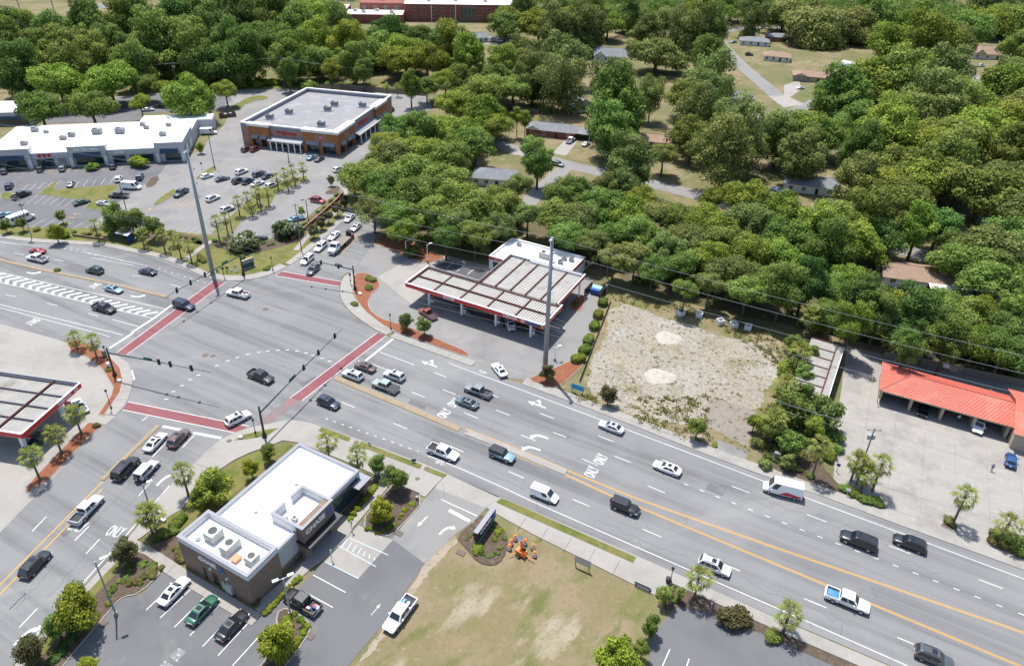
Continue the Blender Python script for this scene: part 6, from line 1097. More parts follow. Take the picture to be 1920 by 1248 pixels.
WOODS = {  # zone: (place in words, default species mix, [(x, y, r)...])
 'lot': ('lining the yard behind the strip mall', ['oak'], ['leaf_bright', 'leaf_mid'], [(75, 205, 34), (170, 200, 38), (110, 158, 40), (205, 155, 40), (355, 185, 44), (270, 158, 22), (305, 165, 17), (422, 168, 20), (262, 192, 17)]),
 'upper left': ('in the dark woods above the strip mall', ['dense', 'dense', 'oak'], ['leaf_dark', 'leaf_mid', 'leaf_mid'], [(20, 100, 40), (60, 95, 38), (100, 72, 35), (130, 100, 40), (165, 60, 38), (180, 110, 36), (215, 92, 34), (225, 45, 30), (262, 45, 32), (300, 100, 45), (335, 90, 42), (345, 55, 38), (375, 110, 40), (395, 60, 38), (410, 120, 40), (430, 85, 38), (455, 45, 40), (460, 110, 40), (480, 75, 36), (330, 28, 35), (375, 18, 35), (430, 18, 38), (5, 60, 30), (30, 130, 38), (80, 120, 34), (145, 130, 30), (250, 122, 32), (285, 60, 34), (50, 62, 30)]),
 'drugstore': ('in the woods behind the drugstore', ['oak', 'dense'], ['leaf_mid', 'leaf_dark', 'leaf_bright'], [(505, 30, 40), (520, 75, 40), (540, 105, 38), (560, 60, 40), (585, 35, 38), (590, 85, 38), (602, 112, 33), (620, 20, 25), (635, 60, 36), (650, 90, 36), (665, 115, 30), (700, 92, 40), (690, 72, 30), (730, 74, 34), (760, 100, 42), (745, 115, 33), (790, 78, 38), (800, 112, 35), (830, 86, 42), (860, 84, 38), (880, 104, 33), (765, 60, 18), (915, 30, 40), (942, 45, 33), (940, 112, 35), (540, 132, 18), (558, 122, 18), (620, 130, 16), (680, 132, 18), (770, 160, 20), (800, 162, 22)]),
 'drive': ('in the belt right of the drugstore', ['oak'], ['leaf_mid', 'leaf_bright', 'leaf_mid'], [(835, 150, 30), (870, 140, 35), (900, 170, 45), (930, 150, 40), (962, 165, 38), (905, 215, 45), (860, 200, 40), (870, 250, 40), (830, 240, 40), (790, 240, 42), (745, 245, 36), (722, 268, 28), (760, 285, 38), (800, 290, 42), (845, 290, 42), (890, 270, 40), (925, 235, 33)]),
 'station': ('in the thicket beside the drugstore street', ['oak'], ['leaf_mid', 'leaf_olive', 'leaf_mid'], [(690, 330, 42), (722, 350, 48), (700, 392, 32), (742, 402, 34), (765, 322, 45), (790, 360, 48), (812, 402, 44), (832, 332, 42), (862, 375, 48), (860, 420, 38), (900, 395, 44), (890, 440, 32), (932, 425, 32), (942, 378, 36), (835, 442, 28), (662, 325, 28), (730, 300, 42), (975, 352, 30)]),
 'centre': ('among the houses in the upper centre', ['oak', 'dense'], ['leaf_mid', 'leaf_bright', 'leaf_olive'], [(985, 95, 35), (1010, 50, 38), (1045, 60, 42), (1075, 40, 38), (1110, 32, 36), (1100, 60, 38), (1040, 22, 30), (980, 18, 24), (1232, 100, 50), (1250, 40, 35), (1212, 62, 33), (1310, 22, 33), (1372, 12, 28), (1155, 205, 60), (1150, 245, 46), (1185, 310, 54), (1005, 290, 40), (1242, 285, 30), (1165, 262, 28), (1000, 150, 35), (985, 120, 32), (970, 215, 12), (985, 222, 13), (1300, 260, 40), (1290, 182, 42), (1340, 108, 33), (1140, 45, 30), (1180, 25, 28)]),
 'pines': ('rising above the roofs in the upper centre', ['pine'], ['leaf_pine', 'leaf_olive'], [(1290, 55, 40), (1332, 55, 38), (1412, 28, 33), (1060, 110, 46), (1048, 152, 46), (1140, 128, 40), (1168, 155, 32), (1330, 150, 52), (1302, 215, 46), (1342, 195, 48), (1372, 232, 48), (1388, 258, 54), (1358, 288, 54), (1222, 175, 30)]),
 'belt': ('in the belt between station and back street', ['oak'], ['leaf_mid', 'leaf_bright', 'leaf_olive'], [(990, 402, 28), (1060, 365, 44), (1092, 340, 40), (1130, 330, 40), (1170, 345, 38), (1040, 402, 38), (1080, 412, 44), (1130, 390, 44), (1172, 402, 40), (1205, 382, 33), (1062, 440, 36), (1110, 452, 34), (1150, 440, 38), (1200, 432, 40), (1242, 402, 38), (1282, 392, 42), (1322, 368, 23), (1332, 422, 44), (1290, 442, 40), (1250, 462, 38), (1192, 482, 36), (1152, 482, 28), (1225, 502, 30), (1280, 492, 35), (1332, 482, 40), (1372, 452, 44), (1402, 412, 46), (1412, 472, 44), (1372, 510, 40), (1402, 542, 38), (1332, 532, 28), (1286, 542, 25), (1432, 522, 38), (1402, 372, 44)]),
 'right': ('in the right-hand woods below the back street', ['oak', 'oak', 'dense'], ['leaf_mid', 'leaf_bright', 'leaf_dark'], [(1470, 395, 42), (1480, 450, 46), (1530, 425, 44), (1562, 462, 44), (1592, 412, 42), (1605, 450, 44), (1642, 402, 46), (1655, 440, 40), (1722, 425, 36), (1762, 422, 38), (1470, 532, 44), (1462, 482, 38), (1512, 522, 38), (1562, 542, 34), (1592, 522, 32), (1622, 562, 38), (1650, 582, 34), (1692, 562, 36), (1722, 592, 38), (1762, 562, 36), (1792, 592, 42), (1842, 592, 42), (1882, 612, 42), (1912, 582, 38), (1692, 622, 32), (1742, 632, 32), (1700, 650, 24), (1782, 632, 34), (1832, 642, 36), (1882, 655, 38), (1560, 592, 33), (1600, 600, 30), (1925, 640, 40)]),
 'oaks': ('at the right edge behind the tan roofed house', ['oak'], ['leaf_mid', 'leaf_olive'], [(1840, 362, 56), (1802, 342, 46), (1882, 335, 42), (1862, 482, 56), (1902, 452, 50), (1812, 490, 44), (1852, 522, 42), (1902, 522, 38), (1790, 460, 30), (1925, 400, 44)]),
 'upper right': ('on the wooded slope in the upper right', ['oak', 'oak', 'dense'], ['leaf_mid', 'leaf_olive', 'leaf_bright'], [(1520, 55, 60), (1470, 32, 36), (1600, 52, 42), (1642, 32, 38), (1680, 90, 52), (1722, 62, 42), (1742, 92, 46), (1792, 85, 36), (1822, 55, 33), (1852, 42, 33), (1892, 42, 42), (1912, 92, 36), (1850, 20, 38), (1560, 168, 50), (1650, 152, 52), (1702, 152, 46), (1742, 128, 42), (1772, 142, 42), (1622, 228, 54), (1672, 215, 46), (1722, 212, 50), (1762, 192, 46), (1802, 185, 44), (1892, 175, 46), (1902, 130, 36), (1662, 262, 50), (1722, 272, 52), (1782, 262, 52), (1832, 252, 52), (1882, 242, 50), (1912, 282, 46), (1602, 285, 44), (1500, 252, 50), (1502, 292, 42), (1462, 258, 40), (1682, 312, 48), (1742, 332, 50), (1642, 352, 46), (1602, 335, 40), (1692, 372, 46), (1782, 312, 48), (1560, 255, 40), (1925, 220, 44)]),
}
TONE = {'leaf_mid': 'green', 'leaf_bright': 'bright green', 'leaf_dark': 'dark green', 'leaf_olive': 'olive green', 'leaf_pine': 'grey-green'}
ZONE_TREES = []
OPEN_VIEW = [(1036, 238, 34), (926, 322, 22), (1520, 352, 42), (1722, 510, 60), (1415, 75, 22), (1463, 68, 16), (1458, 103, 20), (1525, 142, 30), (1855, 97, 42), (1145, 102, 28), (1388, 180, 14), (1797, 28, 10), (893, 68, 12), (935, 77, 18), (1070, 268, 24), (1667, 195, 10), (1590, 128, 12), (690, 22, 36), (760, 18, 36), (830, 16, 40), (900, 14, 36), (1370, 105, 14), (1410, 140, 14), (1450, 175, 14), (1300, 362, 26), (1110, 322, 16), (1576, 300, 10), (1008, 362, 16), (1459, 356, 8), (1250, 322, 22), (985, 258, 20), (1098, 290, 16), (1710, 460, 10), (1800, 535, 18), (1505, 190, 14), (1080, 188, 10), (1230, 258, 10), (890, 128, 8)]
def clear_view(x, y, r_):
    for _ in range(3):
        for (hx, hy, hr) in OPEN_VIEW:
            dx, dy = x-hx, (y-hy); d = math.hypot(dx, dy); need = r_*.92+hr*.75
            if d < need and y > hy-r_*.6:
                if r_ > 34: r_ *= .93
                k = (need-d)/max(d, 1); x += dx*k*.8; y += dy*k*.8
    return x, y, r_
for z, (where, sps, ms, L_) in WOODS.items():
    for (x, y, r_) in L_: ZONE_TREES.append((*clear_view(x, y, r_), rt.choice(sps), rt.choice(ms), where, z))
ZONE_TREES.sort(key=lambda t: -t[2])
LABC = {}
for (x, y, r_, sp, m, where, z) in ZONE_TREES[:290]:
    size = 'big spreading' if r_ >= 46 else 'tall' if sp in ('dense', 'pine') else 'small' if r_ < 24 else 'round-crowned'
    lab = '%s %s %s %s' % (size, TONE[m], 'pine' if sp == 'pine' else 'tree', where); tree(x, y, r_, sp, m, lab, 'trees '+where, 'pine_tree' if sp == 'pine' else 'broadleaf_tree')
# --- the far woodland that reads as one mass, and the gaps between crowns: merged leaf clumps
far = []
rf = np.random.default_rng(5)
CLEAR = [[(940, 60), (965, 60), (965, 125), (905, 125), (905, 70)], [(1340, 60), (1490, 55), (1500, 120), (1580, 120), (1560, 165), (1500, 210), (1440, 190), (1350, 110)], [(0, 0), (335, 0), (330, 42), (0, 56)], [(600, 0), (975, 0), (965, 78), (640, 78)], [(1815, 70), (1900, 80), (1905, 125), (1800, 125)], [(1780, 10), (1820, 20), (1815, 35), (1775, 35)], [(1110, 80), (1180, 85), (1180, 115), (1110, 110)], [(1000, 0), (1050, 0), (1030, 20), (1000, 15)]]
def inside(p, poly):
    c = False; n = len(poly)
    for i in range(n):
        (x1, y1), (x2, y2) = poly[i], poly[(i+1) % n]
        if (y1 > p[1]) != (y2 > p[1]) and p[0] < (x2-x1)*(p[1]-y1)/(y2-y1)+x1: c = not c
    return c
cnt = 0; Vs, Ss = [], []
def far_tree(g, r, h, vs, sub, seed):
    V, sh = CR['oak' if vs < 1 else 'dense'][seed % 5]; n = len(sh); k = rf.choice(n, sub, replace=False); Q = V.reshape(-1, 4, 3)[k]; c = Q.mean(1, keepdims=True); Q = c+(Q-c)*1.9
    a = rf.random()*6.28; ca, sa = math.cos(a), math.sin(a); X = Q[..., 0]*ca-Q[..., 1]*sa; Y = Q[..., 0]*sa+Q[..., 1]*ca; zc = max(h-.72*r*vs, .45*h)
    W3 = np.stack([X*r*1.15+g[0], Y*r*1.15+g[1], Q[..., 2]*r*vs*1.1+zc], -1); Vs.append(W3.reshape(-1, 3)); Ss.append(sh[k]*.8+.25*(rf.random()-.3))
for (x, y, r_, sp, m, where, z) in ZONE_TREES[290:]:
    vs, hk, h0, hn, hx = SPEC[sp]; g, r, h, zc = place(x, y, r_, vs, hk, h0, hn, hx); far_tree(g, r, h, vs, 1500, rt.randrange(99)); cnt += 1
for gy in np.arange(470, 1500, 13):
    half = gy*.78+60
    for gx in np.arange(-half, half, 13):
        if gy > 900 and (int(gx+gy)//13) % 2: continue
        p = (gx+rf.uniform(-5, 5), gy+rf.uniform(-5, 5)); q = PX((p[0], p[1], 8))
        if q[1] > 42 and gy < 560 and not (q[0] > 1480 or q[0] < 0): 
            if rf.random() < .55: continue
        if any(inside(PX((p[0], p[1], 0)), c) for c in CLEAR): continue
        if q[1] < -75 and rf.random() < .75: continue
        far_tree(p, rf.uniform(5.5, 8.5), rf.uniform(11, 19), .9 if rf.random() < .6 else 1.2, 420 if gy < 700 else 160, int(rf.integers(99))); cnt += 1
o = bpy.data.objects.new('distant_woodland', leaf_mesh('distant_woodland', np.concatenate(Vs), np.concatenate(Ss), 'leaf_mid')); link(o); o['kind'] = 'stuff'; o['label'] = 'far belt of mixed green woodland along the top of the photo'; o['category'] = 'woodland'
# --- understorey: low bushy fill below the crowns so that the woods close down to the ground
Vs, Ss = [], []
UND = [[(770, 455), (900, 470), (1010, 440), (1120, 500), (1200, 540), (1330, 560), (1480, 600), (1500, 620), (1700, 650), (1920, 715), (1990, 720), (1990, 590), (1700, 560), (1450, 500), (1250, 450), (1060, 400), (900, 400), (760, 400)], [(0, 150), (60, 160), (240, 145), (400, 150), (560, 140), (700, 145), (760, 120), (560, 90), (0, 110)], [(1600, 480), (1900, 540), (1990, 560), (1990, 400), (1700, 330), (1600, 400)], [(700, 330), (760, 420), (860, 450), (960, 420), (900, 320), (820, 260), (730, 300)]]
for poly, n_, hh in zip(UND, (300, 130, 60, 50), (2.6, 3.0, 2.0, 2.2)):
    xs = [p[0] for p in poly]; ys = [p[1] for p in poly]; k = 0
    while k < n_:
        q = (rf.uniform(min(xs), max(xs)), rf.uniform(min(ys), max(ys)))
        if not inside(q, poly): continue
        k += 1
        if any(inside(q, c) for c in ([(1640, 470), (1800, 470), (1800, 550), (1640, 550)], [(955, 230), (1110, 230), (1110, 300), (955, 300)])): continue
        g = G(*q); V, sh = CR['bush'][k % 3]; kk = rf.choice(len(sh), 220, replace=False); Q = V.reshape(-1, 4, 3)[kk]; c = Q.mean(1, keepdims=True); Q = c+(Q-c)*1.5; r = rf.uniform(1.2, 2.6); W3 = np.stack([Q[..., 0]*r+g.x, Q[..., 1]*r+g.y, Q[..., 2]*hh*.9+hh*.45], -1); Vs.append(W3.reshape(-1, 3)); Ss.append(sh[kk]*.75+.3*(rf.random()-.4))
o = bpy.data.objects.new('undergrowth', leaf_mesh('undergrowth', np.concatenate(Vs), np.concatenate(Ss), 'leaf_mid')); link(o); o['kind'] = 'stuff'; o['label'] = 'tangled green undergrowth below the trees'; o['category'] = 'undergrowth'
# --- weeds and tufts on the sandy lot and the lawns
Vs, Ss = [], []
def tufts(poly, n_, r0, r1, hh, lim=None):
    xs = [p[0] for p in poly]; ys = [p[1] for p in poly]; k = 0
    while k < n_:
        q = (rf.uniform(min(xs), max(xs)), rf.uniform(min(ys), max(ys)))
        if not inside(q, poly): continue
        k += 1; g = G(*q); r = rf.uniform(r0, r1); m = 14; P = rf.normal(size=(m, 3))*np.array([r*.55, r*.55, hh*.2])+np.array([g.x, g.y, .03+hh*.4]); Vs.append(leaves_np(P, rf.normal(size=(m, 3))+np.array([0, 0, .6]), r*.3, k, .3)); Ss.append(np.clip(rf.random()*.5+rf.random(m)*.4, 0, 1))
SANDP = [(1110, 562), (1200, 568), (1330, 595), (1470, 645), (1490, 690), (1465, 770), (1430, 855), (1275, 822), (1150, 772), (1090, 740), (1104, 690), (1125, 600)]
tufts(SANDP, 420, .15, .5, .03); tufts([(1140, 545), (1260, 560), (1480, 635), (1500, 680), (1480, 700), (1330, 600), (1130, 560)], 240, .3, .8, .22); tufts([(1180, 745), (1330, 740), (1330, 830), (1280, 825), (1190, 790)], 150, .3, .75, .25); tufts([(1070, 735), (1110, 740), (1130, 765), (1085, 755)], 40, .3, .6, .2)
tufts([(1420, 800), (1475, 700), (1500, 720), (1540, 870), (1440, 860)], 200, .4, 1., .4)
o = bpy.data.objects.new('weeds', leaf_mesh('weeds', np.concatenate(Vs), np.concatenate(Ss), 'leaf_straw')); link(o); o['kind'] = 'stuff'; o['label'] = 'scattered weeds on the sandy lot and lawns'; o['category'] = 'weeds'
# ---------------------------------------------------------------- palms: trunk and single fan fronds
def frond_mesh(seed, m, droop):
    r = np.random.default_rng(seed); V = []; n = 11
    pet = np.array([[0, 0, 0], [.42, 0, .16-droop*.1], [.8, 0, .14-droop*.45]]); w = .02
    for a, b in zip(pet, pet[1:]): V += [a+[0, -w, 0], a+[0, w, 0], b+[0, w, 0], b+[0, -w, 0]]
    hub = pet[-1]
    for k in range(n):
        a = (k/(n-1)-.5)*2.9+r.normal()*.06; L = .62*(1-.25*abs(k/(n-1)-.5)*2)*(1+.1*r.normal()); d = np.array([math.cos(a), math.sin(a), 0]); s = np.array([-d[1], d[0], 0])*.04; mid = hub+d*L*.55+np.array([0, 0, .03-droop*.12]); tip = hub+d*L+np.array([0, 0, -.2-droop*.35+.05*r.normal()])
        V += [hub, mid-s, tip, mid+s]
    V = np.array(V); return leaf_mesh('frond', V, r.random(len(V)//4)*.6+.2, m)
FR = [frond_mesh(i, 'frond', d) for i, d in enumerate((0, .35, .7, .15))]+[frond_mesh(9, 'frond_dry', 1.)]
PT = []
for s in range(2): b = MB(); b.tube([(0, 0, 0), (.02*s, .01, .3), (.03*s, .02, .65), (0, 0, 1)], [.24, .19, .18, .2], 9); PT.append(b.mesh('trunk', 'palm_bark'))
PHI = 2.399963
def palm(crown, base, label, r=1.55, nf=30, group='palms', hmin=1.2, hmax=9):
    g = G(*base); h = min(hmax, max(hmin, H_of(base, crown))); o = thing('palm_tree', label, 'palm', (g.x, g.y, .03), rt.uniform(0, 6.28), group)
    inst('trunk', rt.choice(PT), o, (0, 0, 0), (0, 0, 0), (.9, .9, h))
    for k in range(nf):
        t = (k+.5)/nf; el = 75-125*t+rt.uniform(-8, 8); me = FR[0 if t < .3 else rt.choice((1, 3)) if t < .6 else 2] if not (t > .86 and rt.random() < .5) else FR[4]
        inst('frond', me, o, (0, 0, h-.02), (0, -R(el), k*PHI), (r*rt.uniform(.85, 1.12),)*3)
    return o
PL = [((441, 377), (450, 406), 'in the lot island nearest the white crossover'), ((464, 370), (466, 388), 'behind the white crossover in the lot island'), ((471, 390), (474, 407), 'at the foot of the lot island path'), ((480, 358), (483, 384), 'left one of the pair in the middle of the lot island'), ((488, 363), (490, 395), 'right one of the pair in the middle of the lot island'), ((502, 361), (505, 387), 'right of the pair in the lot island'), ((402, 414), (412, 453), 'big one beside the path to the highway'), ((420, 409), (428, 442), 'behind the big one beside the path'), ((517, 334), (522, 357), 'nearest the white crossover at the row end'), ((531, 324), (535, 344), 'at the back of the upper lot cluster'), ((540, 337), (541, 358), 'front one of the upper lot cluster'), ((551, 331), (554, 349), 'right one of the upper lot cluster'), ((567, 314), (570, 338), 'at the far right end of the lot island'), ((546, 318), (549, 336), 'half hidden in the upper lot cluster'), ((180, 422), (186, 453), 'left of the bus shelter'), ((262, 439), (271, 466), 'right of the bus shelter'), ((300, 439), (310, 473), 'second right of the bus shelter'), ((321, 442), (327, 462), 'set back in the roadside row'), ((332, 454), (340, 484), 'third right of the bus shelter'), ((354, 462), (360, 493), 'at the path end of the roadside row'), ((139, 634), (146, 656), 'left one at the upper tip of the red mulch'), ((175, 640), (182, 671), 'right one at the upper tip of the red mulch'), ((142, 776), (153, 813), 'top one in the left red mulch strip'), ((104, 814), (116, 850), 'middle one in the left red mulch strip'), ((59, 855), (75, 899), 'bottom one in the left red mulch strip'), ((342, 885), (354, 930), 'on the lawn behind the bank'), ((270, 961), (287, 1002), 'taller of the pair by the bank path'), ((288, 968), (296, 1002), 'shorter of the pair by the bank path'), ((615, 829), (619, 868), 'left one behind the bank roof'), ((669, 854), (673, 890), 'right one behind the bank roof'), ((1540, 836), (1522, 895), 'by the roadside at the overgrown lot'), ((1602, 864), (1595, 901), 'left one of the car wash clump'), ((1612, 872), (1606, 907), 'second of the car wash clump'), ((1626, 889), (1615, 916), 'lowest of the car wash clump'), ((1652, 871), (1635, 921), 'tallest of the car wash clump'), ((1806, 930), (1787, 980), 'alone in the car wash planter'), ((1881, 982), (1874, 1016), 'short one at the right edge of the car wash'), ((1475, 1151), (1468, 1186), 'at the lower right beside the highway'), ((1310, 1083), (1302, 1120), 'beside the bench pavement'), ((1515, 590), (1507, 640), 'yellowing one at the woods edge above the shelter'), ((1496, 659), (1490, 700), 'shaggy one left of the rusty shelter'), ((1470, 724), (1462, 770), 'shaggy one at the edge of the sandy lot'), ((1452, 786), (1442, 830), 'low one beside the gravel pad'), ((580, 143), (582, 160), 'behind the drugstore roof'), ((724, 162), (726, 182), 'left one of the two beyond the drugstore'), ((744, 162), (746, 182), 'right one of the two beyond the drugstore')]
for c, b_, t in PL: palm(c, b_, 'fan palm '+t, 2.0 if 1430 < c[0] < 1530 and c[1] < 800 else 1.6 if c[1] > 800 else 1.5, 30 if c[1] > 600 else 24, 'palms', 1.0)
# ---------------------------------------------------------------- small ornamental trees and shrubs
def small(px, py, rp, sp, m, label, name='ornamental_tree', cat='tree', group='ornamental trees'): return tree(px, py, rp, sp, m, label, group, name, cat)
for a in ((397, 915, 34, 'vase', 'leaf_bright', 'lush bright green tree leaning over the left wall of the bank'), (378, 938, 26, 'vase', 'leaf_bright', 'bright green shrub tree left of the lush one at the bank'), (503, 845, 17, 'vase', 'leaf_mid', 'small green tree at the upper left roof edge of the bank'), (470, 877, 17, 'vase', 'leaf_lime', 'lime green sapling left of the bank roof'), (233, 1030, 22, 'vase', 'leaf_bronze', 'bronze crape myrtle beside the bank path'), (146, 1140, 38, 'vase', 'leaf_lime', 'lime green tree beside the grey lamp post'), (104, 1172, 22, 'vase', 'leaf_mid', 'green bush tree left of the lime green one'), (55, 1215, 24, 'vase', 'leaf_bronze', 'reddish crape myrtle at the lower left corner'), (165, 1244, 16, 'vase', 'leaf_lime', 'small lime tree cut by the bottom edge'), (708, 870, 19, 'vase', 'leaf_mid', 'slim green tree behind the bank by the pavement'), (742, 894, 24, 'vase', 'leaf_mid', 'green tree casting a dark shadow in the mulch bed'), (713, 952, 24, 'vase', 'leaf_lime', 'lime green tree in the bed beside the bank drive'), (519, 1200, 32, 'vase', 'leaf_lime', 'lime green tree in the island at the bottom of the bank lot'), (761, 600, 16, 'vase', 'leaf_olive', 'left one of two small trees in the red mulch by the canopy'), (795, 610, 16, 'vase', 'leaf_olive', 'right one of two small trees in the red mulch by the canopy'), (1026, 695, 17, 'vase', 'leaf_bronze', 'dark leaved tree at the foot of the tall steel pole'), (1141, 738, 18, 'vase', 'leaf_bronze', 'dark shrub tree beside the blue sign'), (1308, 800, 18, 'vase', 'leaf_mid', 'green shrub tree at the roadside by the gravel pad'), (1251, 1113, 18, 'vase', 'leaf_mid', 'round green bush next to the bench'), (1277, 1110, 10, 'vase', 'leaf_mid', 'small green bush between the bench and the palm'), (1222, 1170, 19, 'vase', 'leaf_mid', 'upright green bush at the corner of the lower right car park'), (1202, 1215, 17, 'vase', 'leaf_mid', 'green bush at the left edge of the lower right car park'), (1160, 1240, 42, 'vase', 'leaf_lime', 'big lime green bush at the bottom edge of the lawn'), (1376, 1158, 27, 'bush', 'leaf_bronze', 'round bronze bush beside the lower right car park'), (1448, 1190, 14, 'bush', 'leaf_mid', 'green bush beside the lower right palm'), (1915, 1022, 18, 'bush', 'leaf_mid', 'green bush at the right edge by the car wash planter'), (210, 408, 26, 'vase', 'leaf_mid', 'broad green tree left of the bus shelter'), (245, 412, 24, 'vase', 'leaf_mid', 'broad green tree above the bus shelter'), (288, 425, 20, 'vase', 'leaf_bright', 'green tree right of the bus shelter'), (104, 436, 14, 'vase', 'leaf_bright', 'bright round bush left of the parking corner'), (120, 438, 10, 'bush', 'leaf_lime', 'small lime bush beside the bright round one'), (40, 418, 9, 'vase', 'leaf_mid', 'young tree in front of the minibus'), (8, 420, 10, 'vase', 'leaf_mid', 'bush at the left edge by the minibus'), (114, 404, 10, 'vase', 'leaf_olive', 'sapling on the car park corner island'), (536, 428, 30, 'bush', 'leaf_flower', 'broad pale-flowering oleander by the car park corner'), (458, 452, 28, 'bush', 'leaf_flower', 'flowering oleander bush beside the tall steel pole'), (587, 430, 12, 'vase', 'leaf_bronze', 'small dark tree in the kerbside row, nearest the pole'), (601, 415, 11, 'vase', 'leaf_bronze', 'small dark tree second in the kerbside row'), (615, 404, 10, 'vase', 'leaf_bronze', 'small dark tree third in the kerbside row'), (632, 390, 11, 'vase', 'leaf_bronze', 'small dark tree fourth in the kerbside row'), (645, 376, 11, 'vase', 'leaf_bronze', 'small dark tree last in the kerbside row'), (620, 336, 8, 'vase', 'leaf_mid', 'sapling in the round brown bed by the red wagon'), (565, 394, 8, 'vase', 'leaf_lime', 'lime shrub behind the lamp in the drugstore lot'), (760, 430, 30, 'oak', 'leaf_bright', 'bright rounded tree at the station drive'), (770, 470, 18, 'bush', 'leaf_mid', 'dark hedge-like bush below the bright rounded tree'), (375, 275, 8, 'vase', 'leaf_lime', 'yellow-green sapling by the strip mall end'), (257, 302, 17, 'bush', 'leaf_lime', 'pale spreading shrub before the strip mall windows'), (172, 312, 11, 'bush', 'leaf_bright', 'clipped round bush in front of the nail shop'), (518, 112, 9, 'vase', 'leaf_bright', 'cone shaped evergreen on the bank behind the drugstore'), (910, 468, 12, 'vase', 'leaf_olive', 'thin tree beside the convenience shop corner'), (1478, 760, 40, 'vase', 'leaf_mid', 'overgrown green thicket tree beside the rusty shelter'), (1545, 770, 34, 'vase', 'leaf_olive', 'sprawling tree at the lower end of the rusty shelter'), (1488, 830, 26, 'vase', 'leaf_mid', 'leaning tree at the roadside of the overgrown lot'), (1440, 800, 22, 'vase', 'leaf_bright', 'leafy thicket left of the sprawling tree'), (1530, 600, 26, 'vase', 'leaf_bright', 'bright tree at the woods edge above the shelter'), (1510, 700, 24, 'vase', 'leaf_mid', 'dense bush behind the shaggy palm'), (1340, 832, 6, 'bush', 'leaf_bright', 'little round bush on the verge by the gravel pad'), (1436, 870, 14, 'bush', 'leaf_olive', 'low dry bush at the roadside near the delivery van'), (580, 160, 14, 'bush', 'leaf_mid', 'bush behind the drugstore parapet')):
    small(*a)
for i, (x, y, r_) in enumerate(((1500, 740, 24), (1462, 812, 22), (1530, 800, 22), (1560, 815, 18), (1505, 775, 20), (1475, 690, 18), (1520, 665, 16), (1425, 830, 14), (1415, 790, 14), (1570, 840, 12), (1480, 862, 14), (1555, 850, 14), (1486, 640, 16), (1530, 735, 18))): small(x, y, r_, 'bush' if i % 2 else 'vase', ('leaf_mid', 'leaf_olive', 'leaf_bright')[i % 3], 'tangled %s bush in the overgrown strip by the rusty shelter' % ('green', 'olive', 'bright green')[i % 3], 'overgrown_bush', 'bush', 'overgrown strip bushes')
def shrubs(line, n, rp, m, label, group, sp='bush', jit=2, name='shrub'):
    for i in range(n):
        t = (i+.5)/n*(len(line)-1); k = min(int(t), len(line)-2); f = t-k; x = line[k][0]+(line[k+1][0]-line[k][0])*f+rt.uniform(-jit, jit); y = line[k][1]+(line[k+1][1]-line[k][1])*f+rt.uniform(-jit, jit)
        g = G(x, y, .3); D = (g-Vector((0, 0, CAM_H))).length; r = rp*rt.uniform(.8, 1.2)*D/F_PX; i_ = rt.randrange(3); o = inst(name, crown_mesh('bush', i_, m), m=MATS[m]); o.location = (g.x, g.y, .12+r*.35); o.scale = (r*1.1, r*1.1, r*.95); o.rotation_euler = (0, 0, rt.uniform(0, 6)); tag(o, label, 'shrub', group)
shrubs([(492, 1152), (530, 1113), (563, 1078)], 13, 6, 'leaf_lime', 'yellow-green shrub in the row along the side wall of the bank', 'shrubs along the bank side wall', jit=1); shrubs([(652, 975), (690, 928), (705, 910)], 11, 6.5, 'leaf_lime', 'yellow-green shrub in the row before the bank glazing', 'shrubs before the bank glazing', jit=1)
shrubs([(478, 1128), (482, 1122)], 1, 13, 'leaf_bronze', 'bronze bush at the near corner of the bank', 'corner bush'); shrubs([(685, 990), (715, 996), (735, 985), (760, 955), (780, 940)], 14, 4.5, 'leaf_lime', 'low yellow-green shrub round the edge of the drive bed', 'shrubs in the drive bed', jit=3); shrubs([(690, 975), (730, 965), (700, 985)], 3, 10, 'leaf_mid', 'dark green bush under the lime tree in the drive bed', 'bushes in the drive bed')
shrubs([(525, 1165), (550, 1150), (575, 1175), (555, 1205), (535, 1225)], 16, 6, 'leaf_lime', 'yellow-green shrub covering the island by the lamp post', 'shrubs on the lamp post island', jit=4); shrubs([(870, 1015), (890, 1000), (925, 985), (945, 1000), (938, 1030), (915, 1045), (890, 1035)], 22, 4.2, 'leaf_olive', 'low olive shrub round the black monument sign', 'shrubs round the monument sign', jit=4); shrubs([(925, 1010), (940, 990)], 4, 6, 'leaf_lime', 'yellow shrub right in front of the monument sign', 'yellow shrubs by the monument sign'); shrubs([(897, 1030), (899, 1028)], 1, 11, 'leaf_bright', 'round green bush at the near end of the monument sign', 'sign end bush')
shrubs([(290, 1010), (330, 985), (345, 965)], 9, 9, 'leaf_mid', 'green shrub in the bed at the left wall of the bank', 'shrubs at the bank left wall', jit=5); shrubs([(325, 1025), (345, 1050)], 4, 8, 'leaf_straw', 'straw coloured grass clump by the bank corner path', 'grass clumps by the bank'); shrubs([(200, 1130), (225, 1090), (250, 1060), (290, 1055), (260, 1095)], 24, 5, 'leaf_mid', 'low green shrub in the long bed beside the bank lot', 'shrubs in the long bank bed', jit=7); shrubs([(240, 1090), (270, 1085), (300, 1062)], 10, 7, 'leaf_straw', 'feathery grass tuft in the long bed beside the bank lot', 'grass tufts in the bank bed', jit=6); shrubs([(150, 1180), (120, 1215), (90, 1240)], 8, 9, 'leaf_dark', 'dark green shrub below the lime tree at lower left', 'dark shrubs at lower left', jit=6)
